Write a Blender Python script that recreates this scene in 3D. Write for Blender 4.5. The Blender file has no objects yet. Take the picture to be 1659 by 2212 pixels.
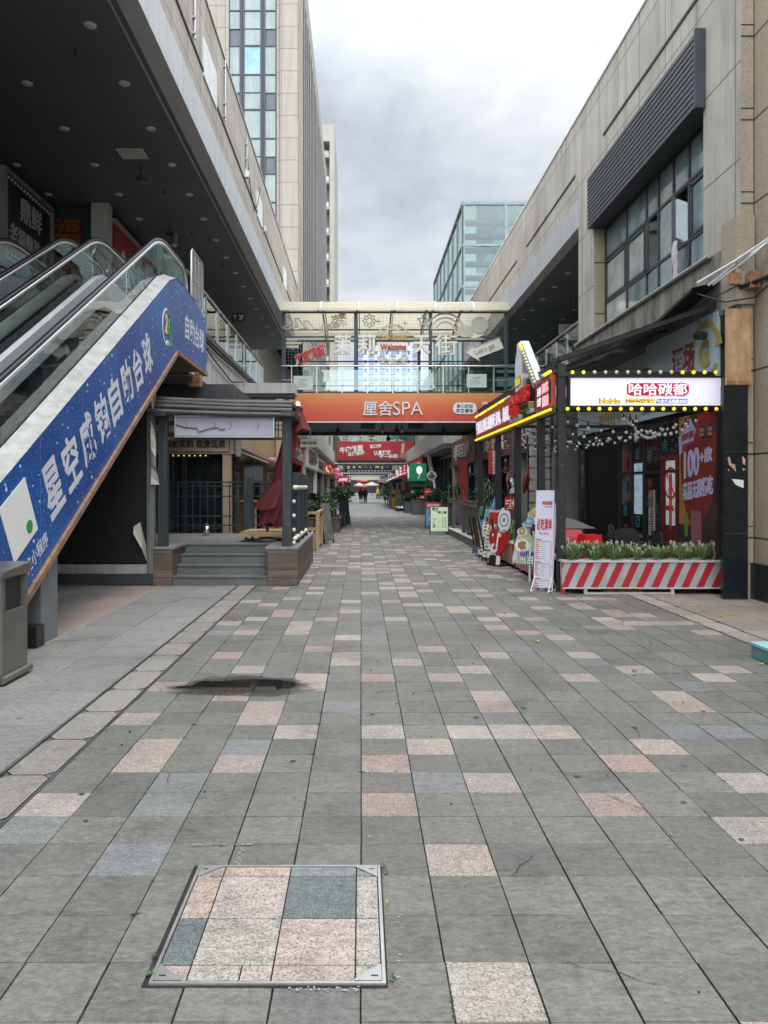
import bpy, bmesh, math, random
from mathutils import Vector, Matrix
random.seed(7)
R = math.radians
scene = bpy.context.scene
COL = scene.collection

# ------------------------------------------------------------------ camera
cam_d = bpy.data.cameras.new("camera"); cam = bpy.data.objects.new("camera", cam_d); COL.objects.link(cam)
cam.location = (0, 0, 1.7); cam.rotation_euler = (R(90), 0, 0)
cam_d.sensor_fit = 'HORIZONTAL'; cam_d.sensor_width = 36; cam_d.lens = 1630/1659*36
cam_d.shift_x = 49.5/1659; cam_d.shift_y = -53/1659
cam_d.clip_start = 0.05; cam_d.clip_end = 3000
scene.camera = cam
# ------------------------------------------------------------------ world
world = bpy.data.worlds.new("World"); scene.world = world; world.use_nodes = True
wn = world.node_tree.nodes; wl = world.node_tree.links; wn.clear()
SUN_EL, SUN_AZ = R(62), R(160)
def build_world():
    out = wn.new('ShaderNodeOutputWorld'); bg = wn.new('ShaderNodeBackground'); bg.inputs['Strength'].default_value = 0.1
    sky = wn.new('ShaderNodeTexSky'); sky.sky_type = 'NISHITA'; sky.sun_disc = False
    sky.sun_elevation = SUN_EL; sky.sun_rotation = SUN_AZ
    tc = wn.new('ShaderNodeTexCoord'); sep = wn.new('ShaderNodeSeparateXYZ'); wl.new(tc.outputs['Generated'], sep.inputs[0])
    def m(op, a, b=None, c=None):
        n = wn.new('ShaderNodeMath'); n.operation = op
        for i, x in enumerate((a, b, c)):
            if x is None: continue
            if isinstance(x, (int, float)): n.inputs[i].default_value = x
            else: wl.new(x, n.inputs[i])
        return n.outputs[0]
    z = m('MAXIMUM', sep.outputs[2], 0.0)
    zz = m('ADD', z, 0.42)
    px = m('DIVIDE', sep.outputs[0], zz); py = m('DIVIDE', sep.outputs[1], zz)
    cmb = wn.new('ShaderNodeCombineXYZ'); wl.new(px, cmb.inputs[0]); wl.new(py, cmb.inputs[1])
    def noise(scale, det, seed, dist=0.0):
        mp = wn.new('ShaderNodeMapping'); mp.inputs['Location'].default_value = (seed, seed*.7, 0)
        wl.new(cmb.outputs[0], mp.inputs[0])
        n = wn.new('ShaderNodeTexNoise'); n.inputs['Scale'].default_value = scale; n.inputs['Detail'].default_value = det
        n.inputs['Roughness'].default_value = .55; n.inputs['Distortion'].default_value = dist
        wl.new(mp.outputs[0], n.inputs['Vector']); return n.outputs['Fac']
    a = noise(2.1, 7, 3.1, .25); b = noise(6.5, 6, 9.2, .2)
    f = m('ADD', m('MULTIPLY', a, .75), m('MULTIPLY', b, .3))
    ramp = wn.new('ShaderNodeValToRGB'); wl.new(f, ramp.inputs[0])
    e = ramp.color_ramp.elements
    e[0].position = .40; e[0].color = (5.5, 6.15, 7.0, 1)
    e[1].position = .66; e[1].color = (10.2, 10.4, 10.7, 1)
    x = e.new(.49); x.color = (7.0, 7.6, 8.35, 1)
    x = e.new(.56); x.color = (8.3, 8.75, 9.35, 1)
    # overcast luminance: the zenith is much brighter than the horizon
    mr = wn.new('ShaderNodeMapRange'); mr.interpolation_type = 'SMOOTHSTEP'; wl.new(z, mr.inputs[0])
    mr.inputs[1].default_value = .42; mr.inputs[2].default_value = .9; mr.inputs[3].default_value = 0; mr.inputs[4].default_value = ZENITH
    mr2 = wn.new('ShaderNodeMapRange'); mr2.interpolation_type = 'SMOOTHSTEP'; wl.new(sep.outputs[1], mr2.inputs[0])     # extra sky brightness added behind the camera, unseen, to light the walls
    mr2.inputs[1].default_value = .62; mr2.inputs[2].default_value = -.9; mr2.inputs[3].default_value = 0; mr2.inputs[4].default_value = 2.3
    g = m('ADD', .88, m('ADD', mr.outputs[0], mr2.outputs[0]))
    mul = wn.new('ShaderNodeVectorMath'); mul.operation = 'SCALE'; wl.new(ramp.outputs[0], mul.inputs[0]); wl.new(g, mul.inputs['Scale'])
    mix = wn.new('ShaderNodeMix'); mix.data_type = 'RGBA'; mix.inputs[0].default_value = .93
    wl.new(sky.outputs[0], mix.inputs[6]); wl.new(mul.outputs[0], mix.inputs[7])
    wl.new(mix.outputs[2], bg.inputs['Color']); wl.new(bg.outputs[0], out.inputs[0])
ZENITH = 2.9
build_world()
# ------------------------------------------------------------------ sun
sun_d = bpy.data.lights.new("sun", 'SUN'); sun_d.energy = 1.3; sun_d.angle = R(35); sun_d.color = (1, .97, .92)
sun = bpy.data.objects.new("sun", sun_d); COL.objects.link(sun)
sun.rotation_euler = Vector((-math.sin(SUN_AZ)*math.cos(SUN_EL), -math.cos(SUN_AZ)*math.cos(SUN_EL), -math.sin(SUN_EL))).to_track_quat('-Z', 'Y').to_euler()
vs = scene.view_settings; scene.display_settings.display_device = 'sRGB'
vs.view_transform = 'Standard'; vs.look = 'None'; vs.exposure = 0.16; vs.gamma = 1; vs.use_curve_mapping = False
scene.cycles.max_bounces = 7; scene.cycles.diffuse_bounces = 3; scene.cycles.transparent_max_bounces = 24
scene.cycles.caustics_reflective = False; scene.cycles.caustics_refractive = False
scene.cycles.use_denoising = True

F, U0, V0 = 1630.0, 780.0, 1053.0      # focal length, and the photo's vanishing point
def P(u, v, Y): return ((u-U0)/F*Y, Y, 1.7-(v-V0)/F*Y)     # a measured point at depth Y

# ------------------------------------------------------------------ materials
MATS = {}
def lin(c):
    if isinstance(c, str):
        c = tuple(int(c[i:i+2], 16)/255 for i in (0, 2, 4))
        c = tuple(x/12.92 if x <= .04045 else ((x+.055)/1.055)**2.4 for x in c)
    return c
class NT:
    def __init__(s, name):
        s.m = bpy.data.materials.new(name); s.m.use_nodes = True
        s.n = s.m.node_tree.nodes; s.l = s.m.node_tree.links; s.n.clear()
        s.out = s.n.new('ShaderNodeOutputMaterial')
    def node(s, t, **k):
        n = s.n.new(t)
        for a, b in k.items(): setattr(n, a, b)
        return n
    def link(s, a, b): s.l.new(a, b)
    def math(s, op, a, b=None, c=None, clamp=False):
        n = s.n.new('ShaderNodeMath'); n.operation = op; n.use_clamp = clamp
        for i, x in enumerate((a, b, c)):
            if x is None: continue
            if isinstance(x, (int, float)): n.inputs[i].default_value = x
            else: s.l.new(x, n.inputs[i])
        return n.outputs[0]
    def mix(s, f, a, b, bt='MIX'):
        n = s.n.new('ShaderNodeMix'); n.data_type = 'RGBA'; n.blend_type = bt
        for i, x in ((0, f), (6, a), (7, b)):
            if isinstance(x, (int, float)): n.inputs[i].default_value = x
            elif isinstance(x, tuple): n.inputs[i].default_value = (*x[:3], 1)
            else: s.l.new(x, n.inputs[i])
        return n.outputs[2]
    def noise(s, vec, scale, det=4, rough=.55):
        n = s.n.new('ShaderNodeTexNoise'); n.inputs['Scale'].default_value = scale; n.inputs['Detail'].default_value = det
        n.inputs['Roughness'].default_value = rough; s.l.new(vec, n.inputs['Vector']); return n.outputs['Fac']
    def mapped(s, vec, scale=(1, 1, 1), loc=(0, 0, 0), rot=(0, 0, 0)):
        n = s.n.new('ShaderNodeMapping'); n.inputs['Scale'].default_value = scale; n.inputs['Location'].default_value = loc
        n.inputs['Rotation'].default_value = rot; s.l.new(vec, n.inputs[0]); return n.outputs[0]
    def ramp(s, f, stops):
        n = s.n.new('ShaderNodeValToRGB'); s.l.new(f, n.inputs[0]); e = n.color_ramp.elements
        while len(e) < len(stops): e.new(.5)
        for i, (p, c) in enumerate(stops):
            e[i].position = p; e[i].color = (*c, 1) if isinstance(c, tuple) else (c, c, c, 1)
        return n.outputs[0]
def mat(name, col, rough=.6, metal=0, var=.15, scale=3., bump=.0, bscale=60., es=0, ecol=None, spec=.5, streak=0, grime=None,
        coat=0, speck=0, speck_scale=120, pos=False, rvar=.15, extra=None):
    if name in MATS: return MATS[name]
    t = NT(name); col = lin(col)
    b = t.node('ShaderNodeBsdfPrincipled'); t.link(b.outputs[0], t.out.inputs[0])
    if pos: vec = t.node('ShaderNodeNewGeometry').outputs['Position']
    else: vec = t.node('ShaderNodeTexCoord').outputs['Object']
    f = t.noise(vec, scale, 5, .6)
    lo = tuple(c*(1-var) for c in col); hi = tuple(min(1, c*(1+var)) for c in col)
    c = t.mix(t.ramp(f, [(.3, 0.), (.7, 1.)]), lo, hi)
    if speck:
        sp = t.noise(vec, speck_scale, 2, .7)
        c = t.mix(t.ramp(sp, [(.36, 1.), (.5, 0.)]), c, tuple(x*(1-speck) for x in col))
    if streak:
        sv = t.mapped(vec, (5, 5, .25)); sn = t.noise(sv, 1.3, 5, .65)
        c = t.mix(t.math('MULTIPLY', t.ramp(sn, [(.45, 0.), (.75, 1.)]), streak), c, lin(grime) if grime else tuple(x*.35 for x in col))
    if extra: c = extra(t, vec, c)
    t.link(c, b.inputs['Base Color'])
    rr = t.math('ADD', rough-rvar/2, t.math('MULTIPLY', t.noise(vec, scale*4, 3), rvar), clamp=True); t.link(rr, b.inputs['Roughness'])
    b.inputs['Metallic'].default_value = metal; b.inputs['Specular IOR Level'].default_value = spec
    if coat: b.inputs['Coat Weight'].default_value = coat; b.inputs['Coat Roughness'].default_value = .08
    if bump:
        bn = t.node('ShaderNodeBump'); bn.inputs['Strength'].default_value = bump; bn.inputs['Distance'].default_value = .01
        t.link(t.noise(vec, bscale, 4, .6), bn.inputs['Height']); t.link(bn.outputs[0], b.inputs['Normal'])
    if es:
        if ecol: b.inputs['Emission Color'].default_value = (*lin(ecol), 1)
        else: t.link(c, b.inputs['Emission Color'])
        b.inputs['Emission Strength'].default_value = es
    MATS[name] = t.m; return t.m
def glass(name, tint, refl=.9, base=.06, rough=.02, dirt=.0):
    if name in MATS: return MATS[name]
    t = NT(name); tr = t.node('ShaderNodeBsdfTransparent'); tr.inputs[0].default_value = (*lin(tint), 1)
    gl = t.node('ShaderNodeBsdfGlossy'); gl.inputs['Roughness'].default_value = rough; gl.inputs['Color'].default_value = (.95, 1, .98, 1)
    lw = t.node('ShaderNodeLayerWeight'); lw.inputs[0].default_value = .25
    vec = t.node('ShaderNodeTexCoord').outputs['Object']
    bn = t.node('ShaderNodeBump'); bn.inputs['Strength'].default_value = .06; bn.inputs['Distance'].default_value = .05
    t.link(t.noise(vec, 1.6, 2), bn.inputs['Height']); t.link(bn.outputs[0], gl.inputs['Normal'])
    fac = t.math('ADD', base, t.math('MULTIPLY', lw.outputs['Fresnel'], refl), clamp=True)
    mx = t.node('ShaderNodeMixShader'); t.link(fac, mx.inputs[0]); t.link(tr.outputs[0], mx.inputs[1]); t.link(gl.outputs[0], mx.inputs[2])
    last = mx.outputs[0]
    if dirt:
        df = t.node('ShaderNodeBsdfDiffuse'); df.inputs[0].default_value = (.55, .57, .55, 1)
        m2 = t.node('ShaderNodeMixShader'); t.link(t.math('MULTIPLY', t.ramp(t.noise(vec, 2.2, 5), [(.3, .5), (.7, 1.)]), dirt), m2.inputs[0])
        t.link(last, m2.inputs[1]); t.link(df.outputs[0], m2.inputs[2]); last = m2.outputs[0]
    t.link(last, t.out.inputs[0]); MATS[name] = t.m; return t.m
def stone(name, c1, c2, bw, rh, mort=.012, mcol=(.03, .03, .03), rough=.7, off=0., stain=.5, green=0, zoff=0., coarse=0):
    """Cladding panels with open joints, laid over the wall's own metres."""
    if name in MATS: return MATS[name]
    t = NT(name); b = t.node('ShaderNodeBsdfPrincipled'); t.link(b.outputs[0], t.out.inputs[0])
    g = t.node('ShaderNodeNewGeometry'); sep = t.node('ShaderNodeSeparateXYZ'); t.link(g.outputs['Position'], sep.inputs[0])
    cm = t.node('ShaderNodeCombineXYZ'); t.link(t.math('ADD', sep.outputs[0], sep.outputs[1]), cm.inputs[0])
    t.link(t.math('ADD', sep.outputs[2], zoff), cm.inputs[1])
    br = t.node('ShaderNodeTexBrick', offset=off, squash=1.0); t.link(cm.outputs[0], br.inputs['Vector'])
    for k, v in (('Scale', 1), ('Mortar Size', mort), ('Mortar Smooth', .0), ('Bias', 0), ('Brick Width', bw), ('Row Height', rh)): br.inputs[k].default_value = v
    br.inputs['Color1'].default_value = (*lin(c1), 1); br.inputs['Color2'].default_value = (*lin(c2), 1); br.inputs['Mortar'].default_value = (*mcol, 1)
    c = br.outputs['Color']
    pos = g.outputs['Position']
    c = t.mix(t.math('MULTIPLY', t.ramp(t.noise(pos, .9, 6, .65), [(.35, 0.), (.7, 1.)]), stain), c, tuple(x*.55 for x in lin(c2)))
    sv = t.mapped(pos, (4, 4, .3)); sn = t.noise(sv, 1.0, 6, .7)
    c = t.mix(t.math('MULTIPLY', t.ramp(sn, [(.47, 0.), (.72, 1.)]), min(1, stain*1.5)), c, tuple(x*.42 for x in lin(c2)))
    c = t.mix(t.math('MULTIPLY', t.ramp(t.noise(pos, 55 if not coarse else 28, 3, .7), [(.35, 1.), (.55, 0.)]), .25 if not coarse else .4), c, tuple(x*.4 for x in lin(c2)))
    if green:
        gn = t.noise(t.mapped(pos, (2, 2, .8)), 1.2, 6, .7)
        c = t.mix(t.math('MULTIPLY', t.ramp(gn, [(.42, 0.), (.62, 1.)]), green), c, (.045, .05, .025))
    t.link(c, b.inputs['Base Color']); b.inputs['Roughness'].default_value = rough; b.inputs['Specular IOR Level'].default_value = .3
    bn = t.node('ShaderNodeBump'); bn.inputs['Strength'].default_value = .5; bn.inputs['Distance'].default_value = .01
    h = t.math('SUBTRACT', t.math('MULTIPLY', t.noise(pos, 70 if not coarse else 35, 3), .25), br.outputs['Fac'])
    t.link(h, bn.inputs['Height']); t.link(bn.outputs[0], b.inputs['Normal'])
    MATS[name] = t.m; return t.m
def wood(name, c1, c2, axis=(1, 1, 1), rough=.6, planks=None):
    if name in MATS: return MATS[name]
    t = NT(name); b = t.node('ShaderNodeBsdfPrincipled'); t.link(b.outputs[0], t.out.inputs[0])
    vec = t.node('ShaderNodeTexCoord').outputs['Object']; mv = t.mapped(vec, axis)
    f = t.noise(mv, 3, 7, .65)
    c = t.mix(t.ramp(f, [(.3, 0.), (.7, 1.)]), lin(c1), lin(c2))
    h = f
    if planks:
        g = t.node('ShaderNodeSeparateXYZ'); t.link(vec, g.inputs[0])
        z = t.math('DIVIDE', g.outputs[2], planks); fr = t.math('FRACT', z); fl = t.math('FLOOR', z)
        wn_ = t.node('ShaderNodeTexWhiteNoise', noise_dimensions='1D'); t.link(fl, wn_.inputs['W'])
        c = t.mix(t.math('MULTIPLY', wn_.outputs['Value'], .45), c, tuple(x*.45 for x in lin(c1)))
        gap = t.math('LESS_THAN', fr, .06); c = t.mix(gap, c, (.012, .011, .01))
        h = t.math('SUBTRACT', t.math('MULTIPLY', f, .3), gap)
    t.link(c, b.inputs['Base Color']); b.inputs['Roughness'].default_value = rough
    bn = t.node('ShaderNodeBump'); bn.inputs['Strength'].default_value = .45; bn.inputs['Distance'].default_value = .008
    t.link(h, bn.inputs['Height']); t.link(bn.outputs[0], b.inputs['Normal'])
    MATS[name] = t.m; return t.m

# ------------------------------------------------------------------ mesh builder
TXT = {}
def text_geo(s, bold, depth):
    k = (s, bold, depth)
    if k not in TXT:
        c = bpy.data.curves.new('lettering', 'FONT'); c.body = s; c.size = 1; c.offset = bold; c.extrude = depth; c.resolution_u = 4
        o = bpy.data.objects.new('lettering', c); COL.objects.link(o); bpy.context.view_layer.update()
        me = o.evaluated_get(bpy.context.evaluated_depsgraph_get()).to_mesh()
        vs_ = [v.co.copy() for v in me.vertices]; fs = [tuple(p.vertices) for p in me.polygons]
        x0 = min(v.x for v in vs_); x1 = max(v.x for v in vs_); y0 = min(v.y for v in vs_); y1 = max(v.y for v in vs_)
        o.to_mesh_clear(); bpy.data.objects.remove(o); bpy.data.curves.remove(c)
        TXT[k] = (vs_, fs, x0, x1, y0, y1)
    return TXT[k]
BASE = {}
class MB:
    def __init__(s): s.v = []; s.f = []; s.m = []; s.s = []; s.xf = None; s.ch = []
    def add(s, vs_, fs, m=0, smooth=False):
        o = len(s.v); s.ch.append((o, len(s.f)))
        for v in vs_:
            v = Vector(v); s.v.append(s.xf @ v if s.xf else v)
        for f in fs: s.f.append(tuple(i+o for i in f)); s.m.append(m); s.s.append(smooth)
        return s
    def box(s, x0, x1, y0, y1, z0, z1, m=0):
        if x0 > x1: x0, x1 = x1, x0
        if y0 > y1: y0, y1 = y1, y0
        if z0 > z1: z0, z1 = z1, z0
        return s.add([(x0,y0,z0),(x1,y0,z0),(x1,y1,z0),(x0,y1,z0),(x0,y0,z1),(x1,y0,z1),(x1,y1,z1),(x0,y1,z1)],
              [(0,3,2,1),(4,5,6,7),(0,1,5,4),(1,2,6,5),(2,3,7,6),(3,0,4,7)], m)
    def quad(s, a, b, c, d, m=0): return s.add([a, b, c, d], [(0,1,2,3)], m)
    def bar(s, p, q, w, h, m=0, up=(0, 0, 1)):
        p = Vector(p); q = Vector(q); d = (q-p).normalized(); up = Vector(up)
        if abs(d.dot(up)) > .98: up = Vector((0, 1, 0))
        x = d.cross(up).normalized()*w/2; y = x.normalized().cross(d).normalized()*h/2
        vs_ = [p-x-y, p+x-y, p+x+y, p-x+y, q-x-y, q+x-y, q+x+y, q-x+y]
        return s.add(vs_, [(0,1,2,3),(7,6,5,4),(0,4,5,1),(1,5,6,2),(2,6,7,3),(3,7,4,0)], m)
    def tube(s, path, r, n=8, m=0, cap=True, radii=None):
        path = [Vector(p) for p in path]; vs_ = []; fs = []; N = len(path)
        prev = None
        for i, p in enumerate(path):
            d = (path[min(i+1, N-1)]-path[max(i-1, 0)]); d = d.normalized() if d.length > 1e-9 else Vector((0, 0, 1))
            if prev is None:
                a = Vector((0, 0, 1)) if abs(d.z) < .9 else Vector((0, 1, 0)); x = d.cross(a).normalized()
            else: x = (prev - d*prev.dot(d)).normalized()
            prev = x; y = d.cross(x); rr = radii[i] if radii else r
            for k in range(n):
                t = 2*math.pi*k/n; vs_.append(p + x*math.cos(t)*rr + y*math.sin(t)*rr)
        for i in range(N-1):
            for k in range(n): fs.append((i*n+k, i*n+(k+1) % n, (i+1)*n+(k+1) % n, (i+1)*n+k))
        s.add(vs_, fs, m, True)
        if cap and N > 1:
            s.add(vs_[:n], [tuple(range(n-1, -1, -1))], m); s.add(vs_[-n:], [tuple(range(n))], m)
        return s
    def lathe(s, prof, c=(0, 0, 0), n=20, m=0, smooth=True):
        vs_ = []; fs = []
        for r, z in prof:
            for k in range(n): t = 2*math.pi*k/n; vs_.append((c[0]+r*math.cos(t), c[1]+r*math.sin(t), c[2]+z))
        for i in range(len(prof)-1):
            for k in range(n): fs.append((i*n+k, i*n+(k+1) % n, (i+1)*n+(k+1) % n, (i+1)*n+k))
        return s.add(vs_, fs, m, smooth)
    def ball(s, c, r, m=0, n=10, k=6, sc=(1, 1, 1)):
        prof = [(max(1e-4, math.sin(math.pi*i/k))*r, -math.cos(math.pi*i/k)*r) for i in range(k+1)]
        vs_ = []; fs = []
        for rr, z in prof:
            for j in range(n): t = 2*math.pi*j/n; vs_.append((c[0]+rr*math.cos(t)*sc[0], c[1]+rr*math.sin(t)*sc[1], c[2]+z*sc[2]))
        for i in range(k):
            for j in range(n): fs.append((i*n+j, i*n+(j+1) % n, (i+1)*n+(j+1) % n, (i+1)*n+j))
        return s.add(vs_, fs, m, True)
    def plate(s, pts, org, xd, yd, depth, m=0, side=None):
        """outline pts (x,y) in the plane xd,yd at org, extruded back by depth"""
        org = Vector(org); xd = Vector(xd).normalized(); yd = Vector(yd).normalized(); nn = xd.cross(yd)
        n = len(pts); fr = [org+xd*x+yd*y for x, y in pts]; bk = [p-nn*depth for p in fr]
        s.add(fr, [tuple(range(n))], m); s.add(bk, [tuple(range(n-1, -1, -1))], m if side is None else side)
        s.add(fr+bk, [(i, n+i, n+(i+1) % n, (i+1) % n) for i in range(n)], m if side is None else side)
        return s
    def text(s, body, org, xd, yd, w, h, m=0, bold=.0, depth=.02, keep=False):
        vs_, fs, x0, x1, y0, y1 = text_geo(body, bold, .05)
        org = Vector(org); xd = Vector(xd).normalized(); yd = Vector(yd).normalized(); nn = xd.cross(yd)
        sx = w/(x1-x0); sy = h/(y1-y0)
        if keep: sx = sy = min(sx, sy)
        cx, cy = (x0+x1)/2, (y0+y1)/2; sz = depth/.1
        return s.add([org+xd*((v.x-cx)*sx)+yd*((v.y-cy)*sy)+nn*((v.z+.05)*sz) for v in vs_], fs, m)
    def build_each(s, name, mats, parent, bevel=0):
        ch = s.ch+[(len(s.v), len(s.f))]
        for (a, b), (c, d) in zip(ch, ch[1:]):
            k = MB(); k.v = s.v[a:c]; k.f = [tuple(i-a for i in f) for f in s.f[b:d]]; k.m = s.m[b:d]; k.s = s.s[b:d]; k.build(name, mats, parent, bevel=bevel)
    def build(s, name, mats, parent=None, base=None, bevel=0, kind=None, smooth=None):
        me = bpy.data.meshes.new(name)
        b = Vector(BASE.get(parent.name, (0, 0, 0))) if parent else Vector(base or (0, 0, 0))
        me.from_pydata([v-b for v in s.v], [], s.f)
        if not isinstance(mats, (list, tuple)): mats = [mats]
        for mm in mats: me.materials.append(mm)
        me.polygons.foreach_set('material_index', s.m)
        me.polygons.foreach_set('use_smooth', s.s if smooth is None else [smooth]*len(s.f))
        me.update()
        o = bpy.data.objects.new(name, me); COL.objects.link(o); BASE[o.name] = tuple(b)
        if parent: o.parent = parent
        else: o.location = b
        if bevel:
            md = o.modifiers.new('bevel', 'BEVEL'); md.width = bevel; md.segments = 2; md.limit_method = 'ANGLE'
        if kind: o['kind'] = kind
        return o
def thing(name, label, cat, base=(0, 0, 0), group=None):
    o = bpy.data.objects.new(name, None); o.empty_display_size = .2; COL.objects.link(o); o.location = base
    BASE[o.name] = tuple(base); o['label'] = label; o['category'] = cat
    if group: o['group'] = group
    return o
def tag(o, label, cat, group=None):
    o['label'] = label; o['category'] = cat
    if group: o['group'] = group
    return o
def struct(o): o['kind'] = 'structure'; return o
def copy_thing(o, loc=None, rz=None, label=None, parent=None):
    c = o.copy(); COL.objects.link(c)
    if parent: c.parent = parent
    if loc is not None: c.location = loc
    if rz is not None: c.rotation_euler = (0, 0, rz)
    if label: c['label'] = label
    for ch in list(o.children): copy_thing(ch, parent=c)
    return c
def box(name, m, parent, *a, bevel=0, base=None): return MB().box(*a).build(name, m, parent, base=base, bevel=bevel)
def arc_pts(r0, r1, a0, a1, n=20):
    o = [(r1*math.cos(R(a0+(a1-a0)*i/n)), r1*math.sin(R(a0+(a1-a0)*i/n))) for i in range(n+1)]
    i_ = [(r0*math.cos(R(a0+(a1-a0)*i/n)), r0*math.sin(R(a0+(a1-a0)*i/n))) for i in range(n, -1, -1)]
    return o+i_
def circle(r, n=28, sx=1, sy=1): return [(r*sx*math.cos(2*math.pi*i/n), r*sy*math.sin(2*math.pi*i/n)) for i in range(n)]
def rrect(w, h, r, n=5):
    o = []
    for cx, cy, a in ((w/2-r, h/2-r, 0), (-w/2+r, h/2-r, 90), (-w/2+r, -h/2+r, 180), (w/2-r, -h/2+r, 270)):
        o += [(cx+r*math.cos(R(a+90*i/n)), cy+r*math.sin(R(a+90*i/n))) for i in range(n+1)]
    return o
X_, Y_, Z_ = (1, 0, 0), (0, 1, 0), (0, 0, 1)
NY = (0, -1, 0)
FACE = ((1, 0, 0), (0, 0, 1))        # a board facing the camera (normal -Y)
FR = ((0, 1, 0), (0, 0, 1))          # a board on the left side of the street, facing +X
FL = ((0, -1, 0), (0, 0, 1))         # a board on the right side of the street, facing -X

# ------------------------------------------------------------------ palette
M_black = mat('black_metal', (.012, .013, .015), .45, var=.3, rvar=.25)
M_dark = mat('dark_grey_metal', (.045, .05, .055), .5, var=.2)
M_steel = mat('stainless_steel', (.52, .51, .48), .3, 1, var=.12, rvar=.2)
M_alu = mat('aluminium', (.5, .51, .52), .42, .8, var=.08, streak=.25)
M_white = mat('white_paint', (.72, .72, .7), .5, var=.08, streak=.2)
M_lamp = mat('frosted_lamp_glass', (.62, .61, .55), .5, var=.05)
M_red = mat('red_paint', (.42, .018, .02), .45, var=.15)
M_sred = mat('red_sign_print', (.5, .03, .025), .5, var=.05)
M_led_y = mat('lit_yellow_bulb', (.9, .62, .04), .4, es=.8, ecol=(1, .74, .03), var=.02)
M_bulb_w = mat('unlit_cream_bulb', (.72, .66, .42), .3, var=.05)
M_bulb = mat('frosted_white_bulb', (.6, .59, .56), .25, var=.03)
M_cable = mat('black_cable', (.01, .01, .01), .6)
M_dglass = mat('dark_shop_glass', (.015, .018, .02), .06, var=.4, spec=.6, rvar=.03)
M_glass = glass('clear_glass', (.86, .93, .9), base=.05)
M_gglass = glass('green_tinted_glass', (.78, .88, .85), base=.10)
M_mesh = mat('wire_mesh_metal', (.25, .26, .26), .5, .5)
M_leaf1 = mat('leaf_green', (.035, .085, .025), .5, var=.35, scale=6)
M_leaf2 = mat('leaf_dark_green', (.018, .05, .02), .5, var=.35, scale=6)
M_leaf3 = mat('leaf_light_green', (.08, .15, .045), .5, var=.3, scale=6)
M_trunk = mat('trunk_bark', (.12, .09, .06), .8, var=.3, scale=20, bump=.3)
M_soil = mat('planter_soil', (.02, .016, .012), .9)
M_letw = mat('white_lettering', (.78, .78, .76), .45, var=.03)
M_letlit = mat('lit_white_lettering', (.85, .85, .9), .4, es=.45, ecol=(.9, .88, 1), var=.02)
M_letblk = mat('black_lettering', (.015, .014, .013), .5)
M_letred = mat('red_lettering', (.5, .02, .03), .45)
M_purpleblk = mat('dark_blue_lettering', (.03, .05, .22), .5)
# ================================================================== GROUND
M_soilg = mat('joint_dirt', (.022, .02, .017), .95, var=.4, scale=8)
g = MB(); g.quad((-400, -60, -.014), (400, -60, -.014), (400, 900, -.014), (-400, 900, -.014)); struct(g.build('ground', M_soilg))
def tile_mat(name, speck, sscale, rough):
    t = NT(name); b = t.node('ShaderNodeBsdfPrincipled'); t.link(b.outputs[0], t.out.inputs[0])
    at = t.node('ShaderNodeAttribute', attribute_name='tint'); pos = t.node('ShaderNodeNewGeometry').outputs['Position']
    c = at.outputs['Color']
    st = t.ramp(t.noise(pos, 1.1, 6, .7), [(.3, .62), (.46, .95), (.6, 1.04), (.75, 1.2)])
    c = t.mix(1., c, st, 'MULTIPLY')
    gr = t.ramp(t.noise(t.mapped(pos, (1, 1.6, 1)), 26, 5, .75), [(.3, .6), (.7, 1.34)]); c = t.mix(1., c, gr, 'MULTIPLY')
    mo_ = t.ramp(t.noise(t.mapped(pos, (1, 2.2, 1)), 7, 6, .75), [(.32, .74), (.5, 1.), (.68, 1.16)]); c = t.mix(1., c, mo_, 'MULTIPLY')
    sp = t.noise(pos, sscale, 2, .8)
    c = t.mix(t.math('MULTIPLY', t.ramp(sp, [(.36, 1.), (.47, 0.)]), speck), c, (.05, .045, .04))
    c = t.mix(t.math('MULTIPLY', t.ramp(sp, [(.56, 0.), (.68, 1.)]), speck*.7), c, (.62, .58, .54))
    # pale lime stains and dark chewing-gum spots, fixed to the stone
    lime = t.ramp(t.noise(pos, 3.3, 8, .8), [(.66, 0.), (.72, 1.)]); c = t.mix(t.math('MULTIPLY', lime, .35), c, (.42, .42, .38))
    vo = t.node('ShaderNodeTexVoronoi'); vo.inputs['Scale'].default_value = 1.35; t.link(pos, vo.inputs['Vector'])
    c = t.mix(t.math('MULTIPLY', t.math('LESS_THAN', vo.outputs['Distance'], .035), .55), c, (.03, .03, .032))
    t.link(c, b.inputs['Base Color'])
    t.link(t.math('ADD', rough-.12, t.math('MULTIPLY', t.noise(pos, 2.2, 5), .22)), b.inputs['Roughness']); b.inputs['Specular IOR Level'].default_value = .5
    bn = t.node('ShaderNodeBump'); bn.inputs['Strength'].default_value = .6; bn.inputs['Distance'].default_value = .008
    t.link(t.noise(pos, 45, 4, .7), bn.inputs['Height']); t.link(bn.outputs[0], b.inputs['Normal'])
    return t.m
T_grey = tile_mat('grey_sandstone', .1, 160, .52); T_pink = tile_mat('pink_granite', .75, 95, .5); T_lite = tile_mat('grey_granite', .5, 110, .5)
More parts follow.
